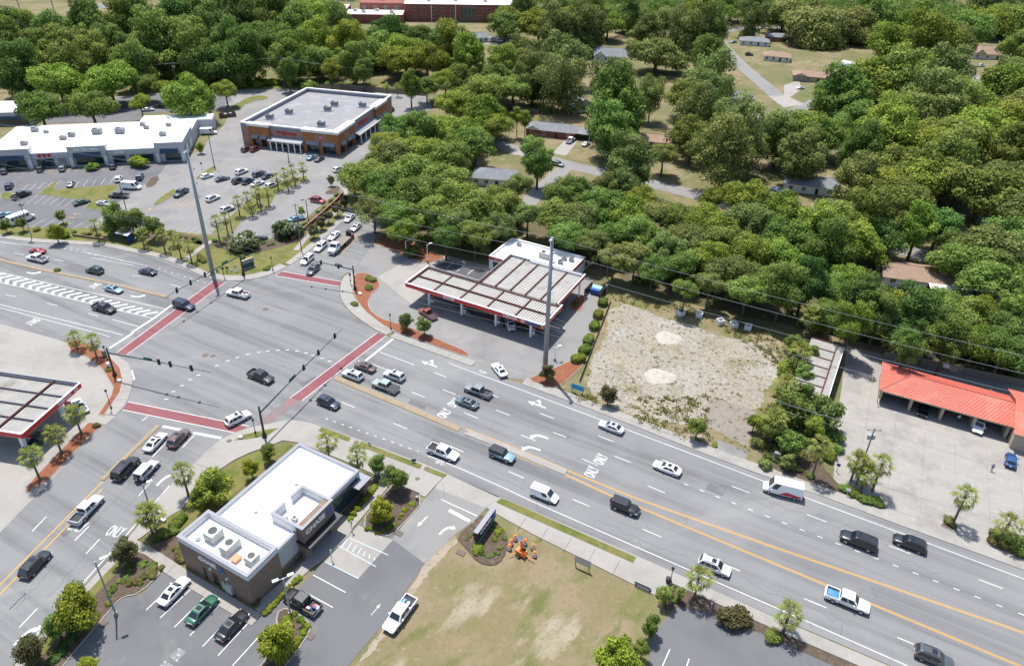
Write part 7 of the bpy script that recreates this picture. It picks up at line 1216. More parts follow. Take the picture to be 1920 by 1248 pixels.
shrubs([(1235, 1115), (1275, 1125)], 4, 7, 'leaf_mid', 'small green shrub beside the bench end', 'shrubs by the bench'); shrubs([(1575, 910), (1620, 935), (1655, 945)], 9, 10, 'leaf_mid', 'green shrub below the car wash palm clump', 'shrubs below the palm clump', jit=4); shrubs([(1775, 975), (1785, 985)], 2, 8, 'leaf_straw', 'dry grass in the car wash planter', 'planter grass'); shrubs([(1858, 1010), (1915, 1040)], 6, 9, 'leaf_straw', 'dry shrub in the right edge planter', 'right edge planter shrubs'); shrubs([(1870, 1005), (1890, 1012)], 3, 13, 'leaf_mid', 'green bush under the short right edge palm', 'bushes under the right edge palm')
shrubs([(1440, 850), (1470, 870), (1520, 890)], 8, 9, 'leaf_olive', 'scrubby bush on the verge of the overgrown lot', 'scrub on the verge', jit=6)
shrubs([(250, 435), (330, 440), (375, 452)], 9, 5, 'leaf_dark', 'dark shrub in the bed behind the roadside palms', 'shrubs behind the roadside palms', jit=3); shrubs([(400, 455), (470, 462), (540, 450), (600, 398), (640, 360)], 26, 4.5, 'leaf_dark', 'dark shrub along the lot edge wall', 'shrubs along the lot edge', jit=4); shrubs([(372, 480), (385, 490)], 3, 7, 'leaf_straw', 'grass clump beside the path to the lot', 'grass clumps by the path'); shrubs([(60, 430), (150, 436), (200, 446)], 8, 5, 'leaf_olive', 'small verge shrub left of the bus shelter', 'verge shrubs')
shrubs([(106, 507), (107, 507)], 1, 6, 'leaf_mid', 'lone green shrub growing on the yellow median', 'median shrub'); shrubs([(205, 696), (203, 690)], 2, 5, 'leaf_olive', 'small shrub at the foot of the left mast arm', 'mast arm shrubs'); shrubs([(182, 800), (180, 798)], 1, 7, 'leaf_bronze', 'dark spiky plant in the left red mulch strip', 'mulch plant'); shrubs([(663, 566), (670, 575)], 2, 6, 'leaf_olive', 'dry shrub at the inner kerb of the corner island', 'corner island shrubs'); shrubs([(1080, 566), (1078, 572)], 2, 5, 'leaf_mid', 'small weed in the teardrop mulch island', 'teardrop weeds'); shrubs([(430, 470), (500, 505), (505, 502)], 3, 6, 'leaf_olive', 'small bush on the corner lawn by the mast arm', 'corner lawn bushes')
shrubs([(600, 158), (760, 168)], 6, 8, 'leaf_bright', 'round shrub against the fence behind the drugstore', 'shrubs by the drugstore fence', jit=2); shrubs([(400, 155), (520, 160)], 16, 10, 'leaf_lime', 'yellow-green bush on the bank behind the drugstore', 'bushes on the bank', jit=7); shrubs([(715, 218), (735, 205)], 4, 9, 'leaf_dark', 'dark shrub beside the drugstore side wall', 'drugstore side shrubs')
for p, lab in (((690, 522), 'clipped round shrub, upper one on the corner island'), ((700, 525), 'clipped round shrub, right one on the corner island'), ((692, 539), 'clipped round shrub, lower one on the corner island')): shrubs([p, p], 1, 8.5, 'leaf_mid', lab, 'corner island round shrubs', jit=0)
def hedge(px, L_, Wd, h, ang, label):
    g = G(*px); n = int(1500*L_*h/4); P = rf.uniform(-1, 1, size=(n, 3)); f = np.argmax(np.abs(P), axis=1); P[np.arange(n), f] = np.sign(P[np.arange(n), f]); P[:, 2] = np.where(P[:, 2] == -1, 1, P[:, 2]); rr = (np.abs(P)**4).sum(1)**.25; P = P/rr[:, None]*(1-.05*rf.random(n))[:, None]; N = P.copy(); P = P*np.array([L_/2, Wd/2, h/2])+np.array([0, 0, h/2]); V = leaves_np(P, N, .13, 3, .6); o = bpy.data.objects.new('hedge', leaf_mesh('hedge', V, rf.random(n)*.7+.15, 'leaf_bright')); link(o); o.location = (g.x, g.y, .02); o.rotation_euler = (0, 0, ang); tag(o, label, 'hedge', 'clipped hedge blocks beside the station')
for i, (p, L_) in enumerate((((1130, 571), 2.7), ((1121, 594), 2.6), ((1114, 615), 2.8), ((1103, 641), 3.0), ((1096, 660), 3.0), ((1084, 677), 3.2))): hedge(p, L_, 2.0, 1.5, R(62 if i < 4 else 45 if i < 5 else 25), 'clipped green hedge block, %s along the station boundary' % ['nearest the blue skip', 'second from the skip', 'third from the skip', 'fourth from the skip', 'second from the road', 'nearest the road'][i])
# ================================================================ STREET FURNITURE, POLES, WIRES, SIGNS, PEOPLE
def xy(p, z=0.): g = G(p[0], p[1], z); return g.x, g.y
TL = G(399, 513); TR_ = G(1021.6, 695); TLH, TRH = 32.2, 30.6
def steel_pole(g, h, label, r0, r1, arms):
    o = thing('transmission_pole', label, 'pole', (g.x, g.y, 0), HWY, 'tall steel poles'); b = MB(); b.tube([(0, 0, 0), (0, 0, h*.5), (0, 0, h)], [r0, (r0+r1)/2, r1], 14); b.build('shaft', 'pole_grey', o, True); MB().lathe([(r0*1.5, 0), (r0*1.5, .3), (r0*1.1, .35)], 14).build('footing', 'concrete', o)
    for z, L_ in arms: MB().tube([(0, 0, z), (0, L_, z+.35)], [.09, .05], 6).build('insulator_arm', 'steel', o); MB().lathe([(.1, 0), (.14, .1), (.1, .2), (.14, .3), (.1, .4)], 8, (0, L_, z+.3)).build('insulator', 'grey_metal', o)
    MB().box(-.25, .25, -.9, -.1, h-.6, h-.25).build('lamp_head', 'steel', o)
    return o
steel_pole(TL, TLH, 'tall grey steel transmission pole at the left crosswalk', .55, .3, [(27, .9), (23.5, .9), (20, .9)]); steel_pole(TR_, TRH, 'tall grey steel transmission pole beside the long canopy', .55, .3, [(27, .9), (23.5, .9), (20, .9)])
def wood_pole(base, top, label, r=.15, arm=1.2, mt='wood_grey', lean=True, tank=False):
    g = G(*base); h = H_of(base, top); o = thing('utility_pole', label, 'pole', (g.x, g.y, 0), 0, 'utility poles'); b = MB(); b.tube([(0, 0, 0), (0, 0, h)], [r, r*.65], 8); b.build('shaft', mt, o)
    if arm: MB().beam((-arm, 0, h-.4), (arm, 0, h-.4), .1, .12).build('crossarm', mt, o); [MB().lathe([(.05, 0), (.07, .1), (.05, .2)], 6, (x, 0, h-.34)).build('insulator', 'grey_metal', o) for x in (-arm+.1, 0, arm-.1)]
    if tank:
        for s in (-1, 1): MB().lathe([(.25, 0), (.27, .1), (.27, .8), (.2, .95)], 10, (s*.4, .1, h-2.4)).build('transformer', 'steel', o)
    return g, h
UP = {}
for k, (b_, t_, lab, kw) in {'lot': ((60, 446), (26, 371), 'grey utility pole with a tangle of crossarms beside the minibus', dict(tank=True, mt='pole_grey')), 'queue': ((566, 473), (551, 382), 'grey wooden pole beside the drugstore street queue', dict(arm=.8)), 'w0': ((24, 178), (9, 131), 'wooden pole at the left edge behind the shops', dict(arm=1)), 'w1': ((334, 166), (320, 117), 'wooden pole with a transformer behind the strip mall', dict(tank=True)), 'w2': ((534, 166), (525, 106), 'wooden pole beside the cone shaped evergreen', dict(tank=True)), 'w3': ((695, 168), (690, 128), 'dark pole among shrubs behind the drugstore', dict(arm=.8)), 'w4': ((872, 165), (867, 128), 'pole with pale fittings in the trees right of the drugstore', dict(arm=1.2)), 'st': ((1137.5, 521), (1138.7, 463), 'bare wooden pole behind the convenience shop', dict(arm=0)), 'cw': ((1612, 882), (1640, 803), 'utility pole with transformers in the car wash palm clump', dict(tank=True))}.items(): UP[k] = wood_pole(b_, t_, lab, **kw)
def wire(a, b, sag, label, r=.03):
    r *= .55
    a, b = Vector(a), Vector(b); n = 14; P = [a.lerp(b, i/n)-Vector((0, 0, sag*4*(i/n)*(1-i/n))) for i in range(n+1)]; o = MB().tube(P, r, 4, False).build('power_line', 'wire'); tag(o, label, 'wire', 'overhead wires')
T3 = Vector((98, 74, 0)); T0 = Vector((-190, 196, 0)); nrm = Vector((.467, .884, 0))
def tp(g, z, s=0.): return (g.x+nrm.x*s, g.y+nrm.y*s, z)
for i, (z0, z1, z2, s) in enumerate(((TLH, TRH, 31, 0), (27.3, 27.3, 27.5, .9), (23.8, 23.8, 24, .9), (20.3, 20.3, 20.5, .9))):
    w_ = ['topmost', 'second', 'third', 'lowest'][i]; wire(tp(TL, z0, s), tp(TR_, z1, s), 1.2, '%s high wire strung between the two tall steel poles' % w_, .035); wire(tp(TR_, z1, s), tp(T3, z2, s), 1.2, '%s high wire running right from the canopy pole' % w_, .035); wire(tp(TL, z0, s), tp(T0, z0, s), 1.2, '%s high wire running left from the left tall pole' % w_, .03)
for i, (z, s) in enumerate(((13, .7), (12, .5), (10.5, .5), (9., .45))):
    w_ = ['upper', 'second', 'third', 'lower'][i]; g, h = UP['cw']; wire(tp(TR_, z, s), (g.x+(i-1.5)*.5, g.y, h-.35 if i < 3 else h-2), .8, '%s cable from the canopy pole to the car wash pole' % w_, .026); wire((g.x+(i-1.5)*.5, g.y, h-.35 if i < 3 else h-2), (g.x+60, g.y-28, 10.5-i*.3), .7, '%s cable from the car wash pole to the right edge' % w_, .026); wire(tp(TL, z, s), tp(TR_, z, s), 1.2, '%s low cable crossing the junction between the tall poles' % w_, .024)
g, h = UP['lot']
for i in range(3): wire((g.x+(i-1)*1., g.y, h-.3), tp(TL, 13-i, .6), .6, ['left', 'middle', 'right'][i]+' cable from the minibus pole to the left tall pole', .024)
for a, b_, words in (('w0', 'w1', 'behind the strip mall'), ('w1', 'w2', 'between the strip mall and the drugstore'), ('w2', 'w3', 'behind the drugstore'), ('queue', 'w4', 'rising over the drugstore drive trees')):
    (g, h), (g2, h2) = UP[a], UP[b_]
    for i in range(3): wire((g.x+(i-1)*.9, g.y, h-.3), (g2.x+(i-1)*.9, g2.y, h2-.3), .8, ['left', 'middle', 'right'][i]+' wire '+words, .028)
g, h = UP['queue']
for i in range(2): wire((g.x, g.y, h-.4-i*1.2), tp(TL, 12-i*1.3, .5), .6, ['upper', 'lower'][i]+' cable from the queue pole to the left tall pole', .024); wire((g.x, g.y, h-.5-i), tuple(G(800, 459, 0)[:2])+(7.-i*.6,), .8, ['upper', 'lower'][i]+' cable from the queue pole to the station lamp', .024)
g, h = UP['st']; wire((g.x, g.y, h-.2), tp(TR_, 18, .5), .3, 'cable from the bare wooden pole to the canopy pole', .025); wire((g.x, g.y, h-.2), (g.x+90, g.y-20, h+1), 1., 'cable running right along the wood edge from the bare pole', .028); wire((g.x, g.y, h-.8), (g.x-2.8, g.y+.4, .1), 0, 'dark guy wire of the bare wooden pole', .03)
a = G(1000, 300); b_ = G(1480, 420)
for i in range(2): wire((a.x, a.y+4+i, 8.5-i), (b_.x, b_.y+4+i, 8.5-i), .9, ['upper', 'lower'][i]+' wire along the shaded back street', .028)
# mast-arm traffic signals
def signal_head(parent, loc, rz, n=3):
    b = MB(); H_ = .36*n; b.box(-.17, .17, -.17, .17, -H_/2, H_/2); b.box(-.32, .32, -.02, .02, -H_/2-.14, H_/2+.14); o = b.build('signal_head', 'black_metal', parent, loc=loc, rz=rz)
    for k in range(n):
        c = MB(); c.lathe([(.12, 0), (.12, .04)], 10); q = c.build('lens', ['lens_red', 'lens_amber', 'lens_green'][k % 3], o, loc=(0, -.17, H_/2-.18-.36*k)); q.rotation_euler = (math.pi/2, 0, 0); v = MB(); v.add([(-.15, -.17, .02), (.15, -.17, .02), (.15, -.4, -.03), (-.15, -.4, -.03)], [(0, 1, 2, 3)]); v.build('visor', 'black_metal', o, loc=(0, 0, H_/2-.05-.36*k))
for n_, c in (('red', (.25, .01, .01)), ('amber', (.3, .14, .01)), ('green', (.01, .2, .08))): mat('lens_'+n_, c, .3)
def mast(base, top, root, tip, ztip, sig, face, label, sign=None, zr=5.6):
    g = G(*base); h = H_of(base, top); o = thing('traffic_signal_mast', label, 'traffic signal', (g.x, g.y, .1), 0, 'mast-arm traffic signals'); b = MB(); b.tube([(0, 0, 0), (0, 0, h)], [.22, .16], 12); b.build('pole', 'black_metal', o, True); MB().lathe([(.45, 0), (.45, .3), (.3, .9), (.23, 1.1)], 12).build('base_cover', 'black_metal', o)
    t = G(tip[0], tip[1], ztip)-Vector((g.x, g.y, .1)); s = Vector((0, 0, zr)); b = MB(); b.tube([s, s.lerp(t, .5)+Vector((0, 0, .12)), t], [.15, .11, .05], 9); b.build('arm', 'dark_green_metal', o, True); d = (t-s)
    rz = heading(base, face)+math.pi/2
    for p in sig:
        best = min((i/200 for i in range(201)), key=lambda u: (PX(Vector((g.x, g.y, .1))+s.lerp(t, u))[0]-p[0])**2+(PX(Vector((g.x, g.y, .1))+s.lerp(t, u))[1]-p[1])**2); q = s.lerp(t, best)+Vector((0, 0, .1)); signal_head(o, (q.x, q.y, q.z), rz)
    if sign is not None: q = s.lerp(t, sign); b = MB(); dd = d.normalized(); b.beam(q-dd*1.0+Vector((0, 0, .45)), q+dd*1.0+Vector((0, 0, .45)), .04, .45); b.build('street_name_sign', mat('sign_green', (.01, .12, .06), .5), o)
mast((457, 517), (448.4, 480.2), None, (311, 556.7), 6.8, [(382.7, 512), (355.8, 528), (330.8, 543)], (-40, -9), 'black mast-arm signal on the left corner beside the tall pole', .22); mast((216, 705), (200, 653), None, (396, 698), 6.6, [(299, 675), (320, 679), (359, 688)], (22, -22), 'black mast-arm signal at the red mulch corner on the left', .4); mast((496.5, 820), (486, 763), None, (641, 616.7), 6.6, [(627, 629), (594.5, 660), (567, 688)], (40, 14), 'black mast-arm signal beside the bank', .36); mast((666, 544), (659, 499), None, (556, 483), 6.5, [(575, 487), (602, 492), (634, 500)], (-22, 20), 'black mast-arm signal at the station corner', .25)
for p, t_, lab in (((421, 522), (414, 495), 'pedestrian signal post on the left corner'), ((658, 534), (655, 508), 'pedestrian signal post at the station corner')):
    g = G(*p); o = thing('pedestrian_signal', lab, 'traffic signal', (g.x, g.y, .12), 0, 'pedestrian signals'); MB().tube([(0, 0, 0), (0, 0, 3)], .07, 8).build('post', 'black_metal', o); MB().box(-.22, .22, -.15, .15, 2.5, 3.1).build('signal_head', 'black_metal', o); MB().box(-.1, .1, -.12, .12, 1, 1.3).build('push_button', 'black_metal', o)
# lamps
def lamp(base, top, label, style='box', mt='pole_grey', z=.03):
    g = G(*base); h = max(2.8, H_of(base, top)); o = thing('street_lamp', label, 'lamp post', (g.x, g.y, z), R(30), 'lamp posts')
    if style == 'ornate': MB().tube([(0, 0, 0), (0, 0, .5), (0, 0, h-.5)], [.13, .07, .05], 8).build('post', 'black_metal', o); MB().lathe([(.08, h-.5), (.2, h-.35), (.24, h-.05), (.06, h+.1)], 10).build('lantern', 'black_metal', o); MB().lathe([(.2, 0), (.18, .35), (.1, .5)], 10).build('base', 'black_metal', o)
    else:
        MB().tube([(0, 0, 0), (0, 0, h)], [.14, .09], 8).build('post', mt, o); MB().lathe([(.28, 0), (.28, .6), (.26, .62)], 12).build('footing', 'concrete', o)
        for s in ((-1, 1) if style == 'double' else (1,)): MB().beam((0, 0, h-.05), (s*.9, 0, h+.1), .06).build('bracket', mt, o); MB().box(min(s*.6, s*1.4), max(s*.6, s*1.4), -.2, .2, h+.1, h+.26).build('lamp_head', 'plastic_white' if mt != 'black_metal' else mt, o)
lamp((402.4, 314), (386, 250), 'tall slim black lamp post on the grass island by the strip mall', 'box', 'black_metal'); lamp((240, 405), (223, 346), 'tall black lamp post beside the bus shelter trees', 'box', 'black_metal'); lamp((436, 437), (424, 394), 'dark lamp post between the path palms', 'box', 'black_metal'); lamp((579, 419), (571, 375), 'dark twin-headed lamp post at the lot edge wall', 'double', 'black_metal'); lamp((545, 1152), (531, 1084), 'grey twin-headed lamp post on the bank island', 'double', 'steel'); lamp((218, 1153), (190, 1053), 'tall grey lamp post at the bank lot kerb', 'box', 'pole_grey'); lamp((288, 972), (264, 908), 'grey lamp post beside the bank path palms', 'box', 'pole_grey'); lamp((762, 481), (760, 452), 'white lamp post at the left edge of the red mulch', 'box', 'white_paint'); lamp((802, 492), (800, 459), 'white lamp post behind the canopy corner', 'box', 'white_paint'); lamp((1040, 676), (1038.5, 652), 'thin white lamp post right of the tall canopy pole', 'box', 'white_paint'); lamp((542, 305), (535, 278), 'slim lamp post in front of the drugstore', 'box', 'black_metal')
for b_, t_, lab in (((209, 766), (199, 731), 'black lantern post in the left red mulch'), ((202, 676), (194, 649), 'black lantern post behind the left mast arm'), ((512, 508), (507, 482), 'black lantern post on the left corner lawn'), ((733, 618), (729, 589), 'black lantern post in the corner mulch by the two small trees'), ((479, 812), (473, 786), 'black lantern post beside the bank mast arm'), ((1257, 1090), (1257, 1064), 'black lantern post beside the litter bin')): lamp(b_, t_, lab, 'ornate')
# stadium floodlights, top left
for b_, t_, lab in (((46, 48), (38, 16), 'row of floodlights on a mast beside the field'), ((104, 30), (97, 0), 'tall mast at the field edge')):
    g = G(*b_); o = thing('floodlight_mast', lab, 'floodlight', (g.x, g.y, 0)); h = 20; MB().tube([(0, 0, 0), (0, 0, h)], [.4, .25], 8).build('post', 'pole_grey', o)
    for r_ in range(2):
        MB().beam((-6, 0, h-.5-r_*1.8), (6, 0, h-.5-r_*1.8), .2).build('crossbar', 'steel', o)
        for k in range(6): MB().box(-5.6+k*2.1, -4.6+k*2.1, -.4, .2, h-.3-r_*1.8, h+.7-r_*1.8).build('floodlight', 'plastic_white', o)
# bus shelter
g = G(238, 452); o = thing('bus_shelter', 'pale roofed dark blue bus shelter on the highway verge', 'bus shelter', (g.x, g.y, .06), R(-22)); MB().add([(-2.3, -1.3, 2.5), (2.3, -1.3, 2.5), (2.3, 1.1, 3.1), (-2.3, 1.1, 3.1), (-2.3, -1.3, 2.42), (2.3, -1.3, 2.42), (2.3, 1.1, 3.02), (-2.3, 1.1, 3.02)], [(0, 1, 2, 3), (7, 6, 5, 4), (0, 4, 5, 1), (1, 5, 6, 2), (2, 6, 7, 3), (3, 7, 4, 0)]).build('roof', 'steel', o)
for x in (-2, 2):
    for y in (-1, 1): MB().box(x-.08, x+.08, y-.08, y+.08, 0, 2.5 if y < 0 else 3).build('post', 'dark_blue', o)
MB().box(-2, 2, .95, 1, .3, 2.4).build('back_panel', 'store_glass', o); MB().box(1.95, 2, -.9, .9, .3, 2.3).build('side_panel', 'dark_blue', o); MB().box(-1.6, 1.6, .5, .9, .4, .48).build('bench', 'dark_blue', o)
# bank monument sign, stop sign, small posts
p0, p1 = G(893, 1020), G(925, 975); ang = math.atan2(p1.y-p0.y, p1.x-p0.x); L_ = (p1-p0).length; o = thing('monument_sign', 'black CHASE monument sign on a grey base in the mulch bed', 'sign', (p0.x, p0.y, .15), ang); MB().box(0, L_, -.3, .3, 0, .7).build('base', 'grey_metal', o); MB().box(-.15, L_+.15, -.35, .35, .7, 2.5).build('cabinet', 'black_metal', o); MB().box(-.2, L_+.2, -.4, .4, 2.5, 2.62).build('cap', 'coping', o); sign_text('CHASE', .95, 'sign_white', o, (L_*.42, -.38, 1.75), (math.pi/2, 0, 0), .02, bold=.02, sx=1.15); octagon_logo(o, (L_*.86, -.36, 1.75), (math.pi/2, 0, 0), .75)
def post_sign(p, label, board, bm, h=2.2, ang=HWY, cat='sign', shape='rect', z=.1, posts=1, name='sign_post'):
    g = G(*p); o = thing(name, label, cat, (g.x, g.y, z), ang); w_, hh = board
    for x in ([0] if posts == 1 else [-w_*.42, w_*.42]): MB().box(x-.05, x+.05, .02, .1, 0, h).build('post', 'trim' if posts == 2 else 'steel', o)
    if shape == 'oct': b = MB(); b.lathe([(w_/2, 0), (w_/2, .03)], 8); q = b.build('board', bm, o, loc=(0, 0, h-w_/2+.1)); q.rotation_euler = (math.pi/2, 0, 0); sign_text('STOP', w_*.36, 'sign_white', o, (0, -.04, h-w_/2+.1), (math.pi/2, 0, 0), .005)
    else: MB().box(-w_/2, w_/2, -.02, .02, h-hh, h).build('board', bm, o)
    return o
post_sign((888, 1000), 'red stop sign at the bank drive exit', (.8, .8), 'sign_red', 2.4, R(-75), shape='oct', z=.15); o = post_sign((1082, 738), 'light blue two-post sign board on the verge before the sandy lot', (2.7, 1.25), 'sign_blue', 2.1, HWY, posts=2, name='notice_board')
mat('sign_blue_dark', (.02, .16, .36), .5)
for k in range(2): MB().box(-1.0, 1.0, -.035, -.02, 1.15+k*.45, 1.32+k*.45).build('faded_line', 'sign_blue_dark', o)
post_sign((1091, 1066), 'grey-backed two-post sign board on the lawn edge', (2.6, 1.5), 'steel', 2.3, HWY, posts=2, name='notice_board'); post_sign((623, 1051), 'white parking sign post, nearer the bank corner', (.4, .7), 'paint_blue', 2.3, R(62)); post_sign((661, 997), 'white parking sign post by the planting bed', (.4, .7), 'paint_blue', 2.3, R(62))
post_sign((1330, 1150), 'slim bare post beside the bronze bush', (.2, .2), 'steel', 2.2); post_sign((1587, 930), 'small white sign below the car wash palms', (.7, .5), 'sign_white', 1.6, HWY); post_sign((379, 317), 'small round-headed sign on the grass island', (.6, .6), 'trim', 2.2, 0)
g = G(466, 503); o = thing('property_sign', 'tan and dark green angled sign board on the corner lawn', 'sign', (g.x, g.y, .08), R(48)); MB().box(-1.6, 1.6, -.25, .25, .3, 2.6).build('board', 'tan_wall', o); MB().box(-1.5, 1.5, -.29, -.25, .4, 1.5).build('lower_panel', 'dark_green_metal', o); MB().box(-1.5, 1.5, -.28, -.25, 1.6, 2.4).build('upper_panel', 'awning_grey', o); MB().box(-1.8, 1.8, -.5, .5, 0, .3).build('plinth', 'concrete', o)
for i, (p, c, lab) in enumerate((((408, 512), 'dark_blue', 'dark blue yard sign by the left tall pole'), ((426, 506), 'dark_green_metal', 'green yard sign on the left corner lawn'), ((426, 512), 'paint_yellow', 'yellow yard sign on the left corner lawn'), ((434, 510), 'sign_white', 'white leaning yard sign on the left corner lawn'), ((444, 511), 'sign_white', 'white yard sign nearest the left mast arm'), ((441, 503), 'paint_blue', 'pale yard sign furthest back on the left corner lawn'), ((693, 836), 'paint_blue', 'pale blue yard sign on the verge strip behind the bank'), ((776, 868), 'dark_blue', 'dark yard sign at the end of the verge strip'))): post_sign(p, lab, (.8, .6), c, .85, R(random.uniform(-50, 10)), z=.08 if p[1] < 600 else .15, name='yard_sign')
# bench, bin, cycle stands
g = G(1205, 1101); o = thing('bench', 'dark slatted bench at the lawn edge of the pavement', 'bench', (g.x, g.y, .13), HWY)
for k in range(3): MB().box(-1.2, 1.2, -.25+k*.17, -.12+k*.17, .42, .46).build('seat_slat', 'grey_metal', o); MB().box(-1.2, 1.2, -.33, -.29, .55+k*.14, .66+k*.14).build('back_slat', 'grey_metal', o)
for x in (-1.1, 1.1): MB().box(x-.04, x+.04, -.3, .25, 0, .42).build('leg', 'black_metal', o)
g = G(1252, 1092); o = thing('litter_bin', 'black barrel-shaped litter bin beside the lantern post', 'bin', (g.x, g.y, .1)); MB().lathe([(.28, 0), (.36, .3), (.36, .75), (.3, .9)], 14).build('body', 'black_metal', o); MB().lathe([(.38, .86), (.38, .93), (.2, 1.05)], 14).build('lid', 'trim', o)
g = G(562, 1050); o = thing('cycle_stand', 'dark wave-shaped cycle stand at the bank side wall', 'cycle stand', (g.x, g.y, .13), R(62)); MB().tube([(-1, 0, 0), (-1, 0, .8), (-.6, 0, .8), (-.6, 0, .15), (-.2, 0, .15), (-.2, 0, .8), (.2, 0, .8), (.2, 0, .15), (.6, 0, .15), (.6, 0, .8), (1, 0, .8), (1, 0, 0)], .04, 6).build('rail', 'black_metal', o)
# arrow-board trailer and barrels
g = G(977, 1040); o = thing('message_trailer', 'orange traffic trailer with a raised mast and solar panel', 'trailer', (g.x, g.y, .03), R(-35)); MB().box(-.9, .9, -.5, .5, .45, 1.0, .1, .08).build('body', 'orange', o); MB().box(-.12, .12, -.12, .12, 1.0, 3.2).build('mast', 'orange', o); MB().box(-.03, .03, -.03, .03, 3.2, 4.2).build('aerial', 'orange', o); MB().tube([(.9, 0, .5), (2.4, 0, .5)], .06, 6).build('tow_bar', 'orange', o); MB().tube([(-.7, .5, .6), (-1.1, 1.5, .3)], .05, 6).build('outrigger', 'orange', o); MB().tube([(-.7, -.5, .6), (-1.2, -1.5, .3)], .05, 6).build('outrigger', 'orange', o); MB().box(-.3, .5, .2, .6, 1.0, 1.4).build('battery_box', 'trim', o)
q = MB().box(-.5, .5, -.35, .35, -.03, .03).build('solar_panel', 'panel_blue', o, loc=(-.4, .3, 3.0)); q.rotation_euler = (R(35), 0, 0)
for s in (-1, 1): inst('wheel', wheel_mesh(.34), o, (-.1, s*.68, .34))
for i, p in enumerate(((958, 1021), (966, 1012), (984, 1020), (999, 1029), (1002, 1043), (955, 1030))):
    g = G(*p); o = thing('traffic_barrel', 'orange and white banded barrel '+['left of the trailer mast', 'behind the solar panel', 'right of the trailer mast', 'by the pavement right of the trailer', 'furthest right beside the tow bar', 'nearest the monument sign bed'][i], 'traffic barrel', (g.x, g.y, .03), 0, 'traffic barrels'); prof = [(.3, .0), (.28, .25), (.27, .5), (.25, .75), (.22, 1.0)]
    MB().lathe([(.42, 0), (.42, .08), (.3, .1)], 12).build('base', 'tyre', o)
    for k in range(4): MB().lathe([(prof[k][0], prof[k][1]+.1), (prof[k+1][0]+.015, prof[k+1][1]+.095)], 12).build('band', 'orange' if k % 2 else 'sign_white', o)
    MB().lathe([(.2, 1.09), (.08, 1.2)], 10).build('handle', 'orange', o)
# skip, cubes, container
g = G(1117, 550); o = thing('dumpster', 'blue open dumpster between dark gates behind the hedge', 'dumpster', (g.x, g.y, .03), R(-28)); b = MB(); b.box(-1.1, 1.1, -.9, .9, .1, 1.4, -.12, -.12); b.build('body', 'bin_blue', o); q = MB(); q.add([(-1.2, .0, 1.42), (1.2, .0, 1.42), (1.2, 1., 1.8), (-1.2, 1., 1.8)], [(0, 1, 2, 3)]); q.build('lid', 'sign_blue', o)
for s in (-1, 1): MB().box(s*1.9-.12, s*1.9+.12, -2.6, 1.6, 0, 1.8).build('screen', 'black_metal', o); MB().box(s*1.9-.2, s*1.9+.2, 1.6, 2., 0, 2).build('gate_post', 'tan_wall', o)
for i, p in enumerate(((1276, 590), (1311, 593), (1350, 607), (1375, 613), (1402, 617))):
    g = G(*p); b = MB(); s = .75; b.box(-s, s, -s, -s+.15, 0, 1.2); b.box(-s, s, s-.15, s, 0, 1.2); b.box(-s, -s+.15, -s+.15, s-.15, 0, 1.2); b.box(s-.15, s, -s+.15, s-.15, 0, 1.2); b.box(-s+.15, s-.15, -s+.15, s-.15, 0, .1); q = b.build('concrete_box', 'stucco_pale', None, loc=(g.x, g.y, 0), rz=random.uniform(0, 1.5)); tag(q, 'open pale concrete box %s of the row at the wood edge' % ['leftmost', 'second', 'middle', 'fourth', 'rightmost'][i], 'concrete box', 'concrete boxes')
g = G(427, 219); o = thing('waste_container', 'dark open waste container with rubble beside the drugstore drive', 'container', (g.x, g.y, .03), R(28)); b = MB(); b.box(-3.2, 3.2, -1.2, -1.1, 0, 1.5); b.box(-3.2, 3.2, 1.1, 1.2, 0, 1.5); b.box(-3.2, -3.1, -1.1, 1.1, 0, 1.5); b.box(3.1, 3.2, -1.1, 1.1, 0, 1.5); b.build('walls', 'iron', o); MB().box(-3.1, 3.1, -1.1, 1.1, 0, .9).build('floor', 'trim', o); b = MB()
for k in range(14): x, y, s = random.uniform(-2.6, 2.6), random.uniform(-.8, .8), random.uniform(.2, .5); b.box(x-s, x+s, y-s*.6, y+s*.6, .9, .9+s*.9, s*.3, s*.2)
b.build('rubble', 'cream_wall', o)['kind'] = 'stuff'
for p, s, lab in (((307, 977), (.7, .4, .35), 'white utility box lying on the bank lawn'), ((205, 690), (.5, .4, 1.2), 'pale signal cabinet at the foot of the left mast arm'), ((197, 668), (.7, .5, 1.3), 'grey cabinet behind the left mast arm'), ((224, 716), (.7, .5, .4), 'small white box on the left red mulch corner'), ((675, 552), (.8, .6, .3), 'pale slab on the corner island mulch'), ((452, 822), (.5, .4, .4), 'small white box on the lawn tip beside the bank'), ((1455, 862), (1.0, .6, 1.6), 'grey upright cabinet on the overgrown roadside'), ((782, 937), (.35, .3, .7), 'dark small meter box in the drive bed lawn')):
    g = G(*p); b = MB(); b.box(-s[0]/2, s[0]/2, -s[1]/2, s[1]/2, 0, s[2]); b.box(-s[0]/2-.04, s[0]/2+.04, -s[1]/2-.04, s[1]/2+.04, s[2], s[2]+.05); tag(b.build('utility_box', 'plastic_white' if 'white' in lab or 'pale' in lab else 'grey_metal', None, loc=(g.x, g.y, .1), rz=R(-20)), lab, 'utility box')
